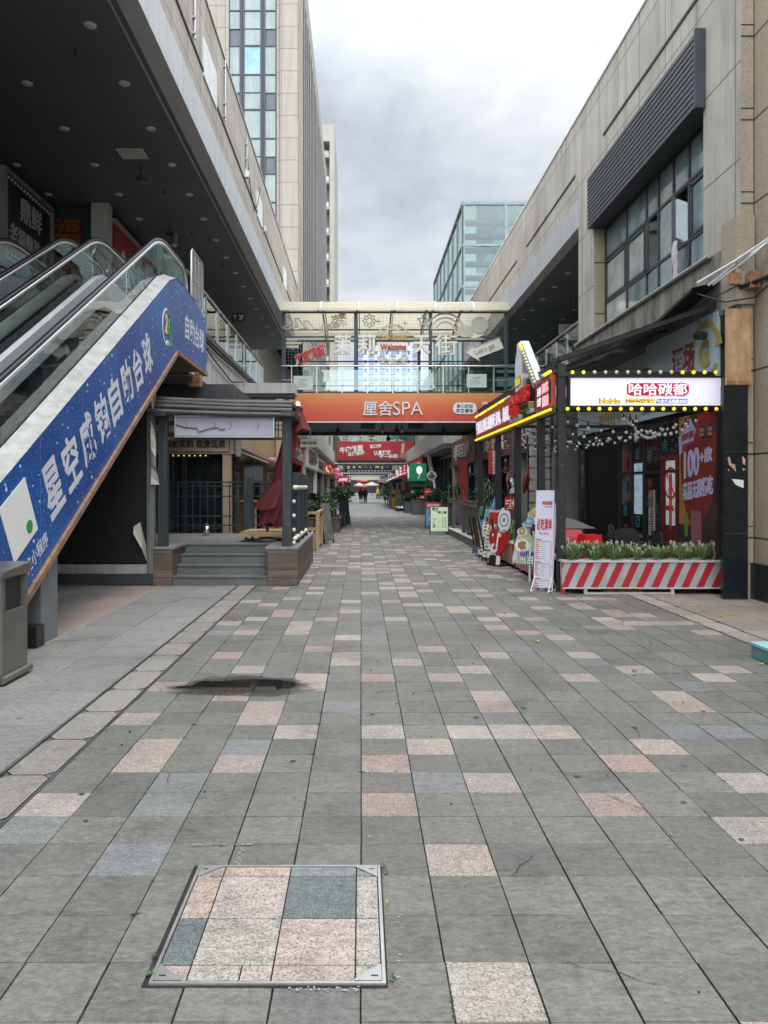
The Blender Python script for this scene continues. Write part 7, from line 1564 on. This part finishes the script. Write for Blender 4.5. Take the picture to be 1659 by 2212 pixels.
def aframe(name, x, y, w, h, rz, label, board, prints, z=0, cat='sign board'):
    t = thing(name, label, cat, (x, y, z)); T = local((x, y, z), rz, R(-8)); m = MB(); m.xf = T; m.box(-w/2, w/2, 0, .02, .12, h); m.build('board', board, t); m = MB(); m.xf = T
    for xx in (-w/2-.025, w/2): m.box(xx, xx+.025, -.006, .03, 0, h+.02)
    m.box(-w/2, w/2, -.006, .03, h, h+.025); m.box(-w/2, w/2, -.006, .03, .095, .12); m.build('frame', M_black, t); m = MB(); m.xf = local((x, y+.32*0, z), rz, 0)
    for xx in (-w/2-.02, w/2): m.bar((xx, .02+.14*h, h), (xx, .5, 0), .025, .03)
    m.build('rear_legs', M_black, t)
    if prints: m = MB(); m.xf = T; prints(m); m.build('print', [M_letblk, mat('print_green', (.25, .5, .12), .5), mat('print_yellow', (.6, .5, .12), .5), mat('print_greytext', (.25, .26, .25), .5), M_letw, M_letred], t)
    return t
def summer(m):
    m.text('夏日', (-.15, 0, .92), (1, 0, .0), (.15, 0, 1), .22, .12, 0, .04, .003); m.text('焕新季', (.1, 0, .80), (1, 0, 0), (.15, 0, 1), .34, .11, 0, .04, .003); m.bar((-.2, -.002, .84), (.02, -.002, .86), .02, .003, 1); m.text('3', (-.2, 0, .33), *FACE, .09, .15, 0, .03, .003); m.text('折', (-.12, 0, .29), *FACE, .05, .06, 0, .02, .003); m.box(-.24, -.13, -.003, 0, .46, .5, 1)
    for k in range(5):
        for j in range(2): m.plate(circle(.03, 10), (.13+.09*j, -.002, .28+.08*k), *FACE, .002, 3)
    for k in range(6): m.box(-.05, .05, -.002, 0, .25+.06*k, .26+.06*k, 3)
    m.box(-.24, -.05, -.002, 0, .58, .595, 3); m.box(-.24, -.1, -.002, 0, .54, .555, 3)
M_summer = mat('yellow_green_gradient_print', (.6, .62, .5), .4, var=.1, extra=lambda t, v, c: t.mix(t.noise(v, 2.2, 2), t.mix(t.noise(v, 1.7, 1), (.66, .68, .62), (.62, .60, .25)), (.42, .66, .36)), es=.08)
aframe('sign_board', 2.82, 27.2, .62, 1.0, R(-4), 'white and yellow green framed summer sale sign on the right of the street', M_summer, summer)
def blue_p(m): m.box(-.3, .3, -.004, 0, .82, 1.08, 5); m.text('全场不止步 自助烧烤', (0, -.005, .97), *FACE, .5, .1, 4, .02, .003); m.plate(rrect(.16, .2, .03), (-.1, -.002, .66), *FACE, .003, 5); m.plate(rrect(.16, .2, .03), (-.1, -.002, .42), *FACE, .003, 4); m.plate(circle(.1), (.1, -.002, .3), *FACE, .003, 2)
aframe('sign_board', 2.98, 31, .62, 1.08, R(-3), 'blue sign board with red heading behind the summer sale sign', mat('azure_print', (.06, .25, .5), .4, var=.2, scale=3), blue_p)
aframe('easel', 3.05, 52, .5, 1.5, R(70), 'dark easel seen edge-on beside the green kiosk', M_dark, None)
aframe('easel', -.95, 22.9, .62, 1.25, R(66), 'grey streaked menu easel leaning beside the timber fence on the left', mat('streaked_board', (.16, .15, .145), .5, var=.5, scale=4, streak=.4), None); aframe('easel', -.62, 32.4, .7, 1.15, R(60), 'black easel further along the left beside the hedge', M_dark, None)
wb = thing('notice_board', 'thin white upright panel with dark foot between the hedge and the black easel', 'sign board', (-1.0, 32, 0)); box('panel', M_white, wb, -1.03, -.93, 31.9, 32.6, .2, 1.02); box('foot', M_black, wb, -1.04, -.92, 31.9, 32.6, 0, .199)
sc = thing('suitcase', 'small black wheeled suitcase beside the white panel', 'suitcase', (-.8, 32.4, 0)); box('body', M_black, sc, -.85, -.62, 32.3, 32.6, .04, .4, bevel=.03); m = MB(); m.tube([(-.8, 32.45, .4), (-.8, 32.45, .62), (-.68, 32.45, .62), (-.68, 32.45, .4)], .012); m.build('handle', M_alu, sc)
# timber fence left
M_tfence = wood('honey_timber', (.26, .17, .085), (.44, .31, .17), (4, 4, .8), .55)
wf = thing('timber_fence', 'honey coloured timber fence frame with panels beside the street on the left', 'fence', (-1.2, 22, 0)); m = MB()
for y in (20.3, 22.1, 23.9, 25.7): m.box(-1.22, -1.12, y, y+.1, 0, 1.05)
m.box(-2.5, -2.4, 20.3, 20.4, 0, 1.05); m.build_each('post', M_tfence, wf); m = MB(); m.box(-1.22, -1.12, 20.4, 25.7, .98, 1.05); m.box(-2.4, -1.22, 20.3, 20.4, .98, 1.05); m.box(-1.2, -1.14, 20.4, 25.7, .78, .83); m.box(-2.4, -1.22, 20.32, 20.38, .55, .62); m.box(-1.2, -1.14, 20.4, 25.7, .1, .16); m.build('rails', M_tfence, wf); m = MB()
for k in range(3): m.box(-1.18, -1.16, 20.5+1.8*k, 22.0+1.8*k, .16, .78)
m.build('panels', mat('pinkish_board', (.34, .25, .21), .6, var=.2), wf); m = MB()
for k in range(9): m.box(-2.38+.13*k, -2.33+.13*k, 20.34, 20.36, .05, .55)
m.build('bars', M_white, wf)
rbn = MB(); rd = random.Random(4)
for k in range(9): a = rd.uniform(0, 6.28); rbn.tube([(-1.15, 24.0, 1.08), (-1.15+.12*math.cos(a), 24+.1*math.sin(a), 1.14), (-1.15+.2*math.cos(a), 24+.1*math.sin(a), 1.08)], .012, 5)
tag(rbn.build('ribbon', mat('pink_ribbon', (.5, .12, .14), .6), base=(-1.15, 24, 1.05)), 'pink ribbon bow tied to the timber fence', 'ribbon')
# red column, banner, mirrors
rc = thing('column', 'bright red square column on the right platform', 'column', (4.35, 32, 0)); box('shaft', M_red, rc, 4.15, 4.5, 31.9, 32.3, .25, 2.9); box('cap', M_dark, rc, 4.1, 4.55, 31.85, 32.35, 2.9, 3.0)
vb = thing('banner', 'vertical red hanging banner with white characters beyond the terrace posts', 'banner', (3.9, 22, 2)); a, b = P(1055, 1024, 22), P(1080, 972, 22); box('cloth', mat('flag_red', (.45, .04, .03), .6, var=.1), vb, a[0], b[0], 22, 22.02, a[2], b[2]); m = MB()
for k, ch in enumerate('国际名品折扣店'): m.text(ch, (a[0]+.16, 22, b[2]-.07-.1*k), *FACE, .085, .085, 0, .02, .004)
m.build('lettering', M_letw, vb); m = MB(); m.tube([(a[0]-.02, 22.01, b[2]+.02), (5.4, 22.01, b[2]+.02)], .015); m.build('rod', M_dark, vb)
for i, (u, v, rz) in enumerate(((1108, 1045, 30), (1136, 1040, -130))):
    x, y, z = P(u, v, 17.2); t = thing('convex_mirror', ['round convex traffic mirror with orange rim between the terrace posts', 'back of a red convex mirror between the terrace posts'][i], 'mirror', (x, y, z)); T = Matrix.Translation((x, y, z)) @ Matrix.Rotation(R(rz), 4, 'Z') @ Matrix.Rotation(R(80), 4, 'X') @ Matrix.Rotation(R(20), 4, 'Y')
    m = MB(); m.xf = T; m.lathe([(.001, .06), (.1, .055), (.2, .035), (.27, 0)], (0, 0, 0), 28); m.build('mirror_face', mat('mirror_glass', (.6, .62, .6), .05, 1), t); m = MB(); m.xf = T; m.lathe([(.27, .01), (.29, 0), (.27, -.02), (.15, -.06), (.001, -.08)], (0, 0, 0), 28); m.build('shell', mat('faded_red_shell', (.32, .045, .03), .45, var=.2), t)
    m = MB(); m.tube([(x, y+.1, z), (x+.1, y+.3, z), (x+.1, y+.3, 0 if i == 0 else 2.9)], .025); m.build('bracket', M_dark, t)
# stone pilaster with rustic courses + AC etc behind posts
pil = thing('pilaster', 'banded pale stone pilaster behind the terrace posts', 'pilaster', (4.95, 20.9, 0)); m = MB()
for k in range(13): m.box(4.7, 5.2, 20.75, 21.1, .02+.32*k, .02+.32*k+.27)
m.build('courses', mat('pale_banded_stone', (.42, .40, .35), .7, var=.15, bump=.2), pil); box('core', M_conc, pil, 4.73, 5.17, 20.78, 21.1, 0, 4.2)
# green kiosk with racket sign
kk = thing('kiosk', 'dark kiosk with a bright green box sign showing a white racket on the right', 'kiosk', (3.8, 50.5, 0)); a, b = P(884, 1039, 50), P(921, 1001, 50); box('green_box', mat('bright_green_board', (.012, .20, .085), .4, es=.15), kk, a[0], b[0], 50, 51.5, a[2], b[2]); box('body', M_black, kk, a[0]+.25, b[0]+.5, 50.4, 53, 0, a[2]-.03); box('awning_band', mat('dark_green_band', (.012, .08, .045), .5), kk, a[0]+.05, b[0]+.45, 50.2, 50.39, a[2]-.38, a[2]-.02); m = MB()
cx, cz = (a[0]+b[0])/2+.1, (a[2]+b[2])/2; m.plate(circle(.27, 24, .75, 1), (cx, 49.99, cz+.14), *FACE, .03); m.bar((cx+.02, 49.98, cz-.1), (cx-.06, 49.98, cz-.45), .1, .03); m.build('racket_mark', M_letlit, kk); m = MB(); m.text('羽毛球馆', (a[0]-.01, 50.7, cz), *FL, 1.0, .8, 0, .02); m.build('side_lettering', M_letlit, kk); m = MB(); m.box(a[0]+.35, b[0], 50.34, 50.4, 1.0, a[2]-.5); m.build('window', M_dglass, kk); box('red_lantern', M_red, kk, a[0]+.2, a[0]+.45, 50.25, 50.39, 1.2, 1.5)
rd_ = thing('round_sign', 'white round sign on a pole before the far silver escalator', 'sign', (3.75, 40, 0)); x, y, z = P(932.5, 1027.5, 40); m = MB(); m.plate(circle(.26), (x, 40, z), *FACE, .05); m.build('disc', M_white, rd_); m = MB(); m.text('周麻婆', (x, 40, z-.02), *FACE, .38, .13, 0, .04, .01); m.text('麻婆豆腐', (x, 40, z-.14), *FACE, .24, .05, 0, .01, .01); m.plate(circle(.07), (x, 39.99, z+.13), *FACE, .005, 1); m.build('lettering', [M_letblk, M_red], rd_); m = MB(); m.tube([(x, 40.03, 0), (x, 40.03, z-.25)], .025); m.build('pole', M_dark, rd_)
for i, (u0, u1, v0, v1, Y, s) in enumerate(((917, 934, 1054, 1071, 43, '内部食堂'), (907, 917, 1070, 1078, 44, '欢迎'))):
    a, b = P(u0, v1, Y), P(u1, v0, Y); t = thing('sign_board', ['red notice board standing behind the long grey planter', 'small red notice left of the taller red board behind the planter'][i], 'sign board', (a[0], Y, 0)); box('board', M_sred, t, a[0], b[0], Y, Y+.03, a[2], b[2]); m = MB(); m.text(s, ((a[0]+b[0])/2, Y, (a[2]+b[2])/2), *FACE, (b[0]-a[0])*.8, .13, 0, .02, .01); m.build('lettering', M_letw, t); m = MB(); m.box(a[0]+.05, a[0]+.08, Y+.03, Y+.06, 0, b[2]); m.box(b[0]-.08, b[0]-.05, Y+.03, Y+.06, 0, b[2]); m.build('legs', M_black, t)
# far escalator (right): a light silver flight
fe = thing('escalator', 'silver sided escalator climbing on the far right beyond the round sign', 'escalator', (5, 54, 0)); m = MB()
m.bar((5.0, 50.5, .9), (5.0, 57.5, 4.9), .12, .55); m.build('side_panel', M_alu, fe); m = MB(); m.quad((5.0, 50.5, 1.2), (5.0, 57.5, 5.2), (5.0, 57.5, 6.0), (5.0, 50.5, 2.0)); m.build('glass_balustrade', M_gglass, fe); m = MB(); m.tube([(5.0, 49.8, 1.6), (5.0, 50.5, 2.0), (5.0, 57.5, 6.0)], .05); m.build('handrail', M_rub, fe); m = MB()
for k in range(22): m.box(5.1, 6.1, 50.2+.33*k, 50.55+.33*k, .2+.19*k, .39+.19*k)
m.build('steps', M_tread, fe)
# balloons and cake sign
for i, (u, v, r) in enumerate(((729, 1018, .16), (727, 1024, .17), (731, 1027, .16), (728, 1031, .15))):
    x, y, z = P(u, v, 45); t = MB(); t.ball((x, y, z), r*1.2, 0, 12, 8, (1, 1, 1.15)); t.tube([(x, y, z-r*1.3), (x+.1, y, 1.9)], .006, 4, 0)
    tag(t.build('balloon', mat('pink_balloon', (.62, .16, .26), .25, coat=.3), base=(x, y, z)), ['topmost pink balloon of the bunch above the round bush', 'left pink balloon in the middle of the bunch', 'right pink balloon in the middle of the bunch', 'lowest pink balloon of the bunch'][i], 'balloon', 'pink balloons')
ck = thing('shop_sign', 'red projecting sign with white characters beyond the pink balloons', 'sign', (-1.3, 55, 2.3)); a, b = P(729, 1042, 55), P(753, 1031, 55); box('board', mat('lit_red_sign', (.5, .04, .03), .4, es=.25), ck, a[0], b[0], 55, 55.2, a[2], b[2]); m = MB(); m.text('鲜肉饼', ((a[0]+b[0])/2, 55, (a[2]+b[2])/2), *FACE, .66, .24, 0, .03); m.build('lettering', M_letlit, ck); m = MB(); m.tube([(-3.0, 55.1, b[2]), (b[0], 55.1, b[2])], .02); m.build('bracket', M_dark, ck)
# snack stall with pale awning
sk = thing('snack_stall', 'street snack stall with white edged sloping awning on the far right', 'stall', (3.4, 66, 0)); m = MB(); m.quad((2.2, 60, 2.25), (2.2, 76, 2.25), (4.6, 76, 3.3), (4.6, 60, 3.3)); m.box(2.17, 2.2, 60, 76, 2.1, 2.27); m.build('awning', M_white, sk); box('counter', M_gplant, sk, 2.8, 4.0, 61, 74, 0, 1.15); m = MB()
for y in (60.5, 68, 75.5): m.tube([(2.4, y, 0), (2.4, y, 2.3)], .04)
m.build('post', M_dark, sk); box('menu_wall', mat('snack_wall', (.42, .25, .13), .6, var=.4, scale=3), sk, 4.2, 4.3, 60, 75, .2, 2.8); m = MB()
for k in range(9): m.box(2.82, 3.2, 62+k*1.2, 62.8+k*1.2, 1.16, 1.5, k % 3)
m.build('goods', [mat('goods_orange', (.6, .2, .04), .5), mat('goods_red', (.5, .05, .05), .5), mat('goods_yellow', (.6, .45, .06), .5)], sk)
yb = thing('dispenser', 'yellow upright dispenser box beside the snack stall', 'box', (2.6, 62, 0)); box('body', mat('yellow_box', (.6, .36, .02), .4), yb, 2.5, 2.8, 62, 62.4, 0, 1.4, bevel=.02); box('screen', M_black, yb, 2.54, 2.76, 61.98, 61.999, .9, 1.2)
lp = thing('platform', 'low dark platform before the snack stall', 'platform', (3, 60, 0)); box('slab', M_black, lp, 2.5, 4.6, 54, 60, 0, .2); box('white_mat', M_white, lp, 2.7, 4.4, 54.5, 59.5, .2, .215)
for i in range(2):
    x, y = 3.5+.55*i, 55.5; t = thing('chair', ['wooden chair on the low dark platform, left one', 'wooden chair on the low dark platform, right one'][i], 'chair', (x, y, .2)); box('seat', M_pine, t, x-.22, x+.22, y-.2, y+.2, .6, .65); box('backrest', M_pine, t, x-.22, x+.22, y+.17, y+.2, .75, 1.1)
    for sx in (-.2, .16):
        for sy in (-.18, .14): box('leg', M_pine, t, x+sx, x+sx+.04, y+sy, y+sy+.04, .2, .6)
for i, (u, v, Y) in enumerate(((803, 1046, 150), (776, 1048, 160))):
    x, y, z = P(u, v, Y); t = thing('parasol', ['far cream market parasol on the street', 'farther cream market parasol on the street'][i], 'parasol', (x, y, 0)); m = MB(); m.lathe([(.001, z+.5), (1.6, z-.1), (1.6, z-.3)], (x, y, 0), 12); m.build('canopy', M_cream, t); m = MB(); m.tube([(x, y, 0), (x, y, z+.4)], .04); m.build('pole', M_dark, t)
cu = MB(); x, y, z = P(743, 1055, 70); cu.lathe([(.001, 2.3), (.1, 2.2), (.22, 1.2), (.25, .6), (.05, .5), (.04, 0)], (-1.7, 70, 0), 14); tag(cu.build('parasol', M_canvas, base=(-1.7, 70, 0)), 'closed reddish parasol far down the left side', 'parasol')
# small projecting signs and lanterns along the far shops
M_pinkl = mat('lit_pink_sign', (.6, .1, .2), .4, es=.3); M_bluel = mat('lit_blue_sign', (.08, .2, .6), .4, es=.35); M_whitel = mat('lit_white_sign', (.7, .7, .72), .4, es=.3); M_redl = mat('lit_red_board', (.55, .03, .03), .4, es=.3)
for u0, u1, v0, v1, Y, mm, lab in ((871, 876, 1004, 1026, 60, M_redl, 'tall narrow lit red sign left of the green kiosk'), (878, 883, 1003, 1020, 58, M_redl, 'short lit red sign touching the green kiosk'), (862, 868, 1008, 1028, 66, M_pinkl, 'lit pink upright sign in the far right row'),
     (855, 860, 1014, 1026, 74, M_whitel, 'lit white upright sign in the far right row'), (838, 841, 1024, 1036, 95, M_bluel, 'narrow lit blue sign in the far right row'), (842, 846, 1022, 1037, 96, mat('far_green_sign', (.03, .3, .12), .5), 'green sign beside the narrow blue one far right'),
     (846, 852, 1024, 1034, 85, M_redl, 'lit red sign far along the right before the awning'), (735, 742, 1020, 1029, 62, M_redl, 'dark red sign behind the pink balloons'), (753, 758, 1028, 1040, 64, mat('dark_red_round_sign', (.2, .02, .02), .5), 'dark red sign beside the red projecting one on the left'), (744, 752, 1030, 1035, 90, M_whitel, 'lit white sign far along the left')):
    a, b = P(u0, v1, Y), P(u1, v0, Y); t = thing('shop_sign', lab, 'sign', (a[0], Y, a[2])); box('board', mm, t, a[0], b[0], Y, Y+.15, a[2], b[2]); sx_ = 4.9 if a[0] > 0 else -3.1; zz = (a[2]+b[2])/2; q = MB(); q.tube([((a[0]+b[0])/2, Y+.08, zz), (sx_, Y+.08, zz)], .03); q.build('arm', M_dark, t)
    q = MB(); n_ = 3
    for k in range(n_): zc = a[2]+(b[2]-a[2])*(k+.5)/n_; q.box(a[0]+(b[0]-a[0])*.25, b[0]-(b[0]-a[0])*.25, Y-.01, Y, zc-(b[2]-a[2])*.1, zc+(b[2]-a[2])*.1)
    q.build('print', M_whitel if mm is not M_whitel else M_redl, t)
for i in range(6):
    x, y, z = (4.2, 56+4*i, 3.0) if i % 2 else (-2.4, 58+5*i, 3.2); q = MB(); q.lathe([(.001, .22), (.09, .2), (.19, .08), (.19, -.08), (.09, -.2), (.001, -.22)], (x, y, z), 14); q.tube([(x, y, z+.2), (x, y, 4.2)], .012, 4); q.tube([(x, y, z-.2), (x, y, z-.42)], .02, 4)
    tag(q.build('lantern', M_redl, base=(x, y, z)), 'red paper lantern hung under the right shop canopies far down the street' if i % 2 else 'red paper lantern hung under the left walkway far down the street', 'lantern', 'red lanterns on the right' if i % 2 else 'red lanterns on the left')
# ================================================================== PEOPLE
M_skin = mat('skin', (.45, .27, .19), .5, var=.05); M_hair = mat('black_hair', (.012, .011, .012), .5)
def person(x, y, face, label, top, bottom, h=1.65, skirt=False, stride=.16, helmet=None, group=None):
    t = thing('person', label, 'person', (x, y, 0)); k = h/1.7
    J = [(0,0,.95),(0,.0,1.12),(0,.01,1.32),(0,0,1.46),(0,-.01,1.53),(0,-.03,1.62),(0,-.03,1.70)]
    rad = [(.15,.11),(.13,.10),(.16,.10),(.055,.055),(.05,.05),(.075,.09),(.06,.07)]
    E = [(0,1),(1,2),(2,3),(3,4),(4,5),(5,6)]
    def addj(p, r, par): J.append(p); rad.append(r if isinstance(r, tuple) else (r, r)); E.append((par, len(J)-1)); return len(J)-1
    for s in (1, -1):
        f = stride*s
        hp = addj((.09*s, 0, .88), .085, 0); kn = addj((.095*s, -f*.5-.02, .48), .06, hp); an = addj((.1*s, -f+.02, .09), .042, kn); addj((.105*s, -f-.13, .03), (.04, .025), an)
        sh = addj((.18*s, 0, 1.4), .06, 2); el = addj((.235*s, .03+f*.4, 1.13), .042, sh); wr = addj((.235*s, -.05+f*.8, .88), .028, el); pa = addj((.235*s, -.07+f*.85, .81), .033, wr)
        for q, (dx, dz) in enumerate(((-.026, -.075), (-.009, -.09), (.009, -.085), (.025, -.065))): fb_ = addj((.235*s+dx*.8, -.08+f*.87, .81+dz*.5), .0095, pa); addj((.235*s+dx, -.07+f*.87, .81+dz), .008, fb_)
        th = addj((.235*s-.03*s, -.11+f*.86, .83), .0105, pa); addj((.235*s-.03*s, -.125+f*.86, .79), .009, th)
    me = bpy.data.meshes.new('body'); me.from_pydata([(a*k, b*k, c*k) for a, b, c in J], E, []); o = bpy.data.objects.new('body', me); COL.objects.link(o); o.parent = t; BASE[o.name] = (x, y, 0)
    md = o.modifiers.new('skin', 'SKIN'); md.use_smooth_shade = True
    for i, sv in enumerate(me.skin_vertices[0].data): sv.radius = (rad[i][0]*k, rad[i][1]*k); sv.use_root = (i == 0)
    o.modifiers.new('sub', 'SUBSURF').levels = 1; me.materials.append(M_skin)
    def lathe(name, prof, mm, sx=1.0, sy=.68, off=(0, 0, 0)):
        m = MB(); m.lathe([(r*k, z*k) for r, z in prof], (0, 0, 0), 18); m.v = [Vector((v.x*sx+off[0]+x, v.y*sy+off[1]+y, v.z+off[2])) for v in m.v]; m.build(name, mm, t)
    lathe('jacket', [(.205, .78), (.2, .95), (.185, 1.15), (.215, 1.36), (.19, 1.44), (.07, 1.5)], top)
    m = MB()
    for s in (1, -1): m.tube([(x+.18*s*k, y, 1.42*k), (x+.235*s*k, y+(.03+stride*s*.4)*k, 1.13*k), (x+.238*s*k, y+(-.05+stride*s*.8)*k, .9*k)], .06, 10, radii=[.08*k, .062*k, .05*k])
    m.build('sleeves', top, t)
    if skirt: lathe('skirt', [(.24, .5), (.21, .8), (.18, .96)], bottom)
    else:
        m = MB()
        for s in (1, -1): f = stride*s; m.tube([(x+.09*s*k, y, .95*k), (x+.095*s*k, y+(-f*.5-.02)*k, .48*k), (x+.1*s*k, y+(-f+.02)*k, .1*k)], .07, 10, radii=[.11*k, .085*k, .075*k])
        m.build('trousers', bottom, t)
    m = MB()
    for s in (1, -1): f = stride*s; m.ball((x+.103*s*k, y+(-f-.05)*k, .045*k), .06*k, 0, 10, 6, (.8, 2.0, .75))
    m.build('shoes', M_black if helmet is None else M_white, t)
    m = MB(); m.ball((x, y+.005, 1.635*k), .115*k, 0, 14, 9, (.92, 1.05, 1.1)); m.v = [v if v.y > y-.05 or v.z > 1.66*k else Vector((v.x, y-.04, v.z)) for v in m.v]; m.build('helmet' if helmet else 'hair', helmet or M_hair, t)
    m = MB(); fy = y-.118*k
    for s in (1, -1): m.ball((x+.032*s*k, fy, 1.63*k), .011*k, 0, 6, 4)
    m.ball((x, fy-.01, 1.595*k), .014*k, 1, 6, 4, (.8, 1, 1.4)); m.ball((x, fy+.004, 1.553*k), .02*k, 2, 6, 4, (1.2, .5, .4)); m.build('face', [M_hair, M_skin, M_letred], t)
    o_ = Vector((x, y, 0))
    t.rotation_euler = (0, 0, face); return t
person((779.5-U0)/F*82, 82, R(180), 'woman in a black jacket and dark grey skirt walking away down the street', mat('black_jacket', (.018, .018, .02), .7), mat('dark_grey_skirt', (.06, .06, .06), .8), 1.62, True)
person((789-U0)/F*82.4, 82.4, R(185), 'person in dark coat and black trousers walking away beside the woman in the skirt', mat('dark_coat', (.022, .024, .03), .7), mat('black_trousers', (.012, .012, .014), .7), 1.6)
person((816-U0)/F*108, 108, R(20), 'person in yellow jacket and yellow helmet standing near the far stalls', mat('yellow_jacket', (.7, .5, .03), .6), mat('black_trousers', (.012, .012, .014), .7), 1.66, helmet=mat('yellow_helmet', (.75, .55, .03), .3))
person((823-U0)/F*115, 115, R(60), 'person in a blue shirt behind the one with the yellow helmet', mat('blue_shirt', (.10, .2, .5), .6), mat('black_trousers', (.012, .012, .014), .7), 1.62)
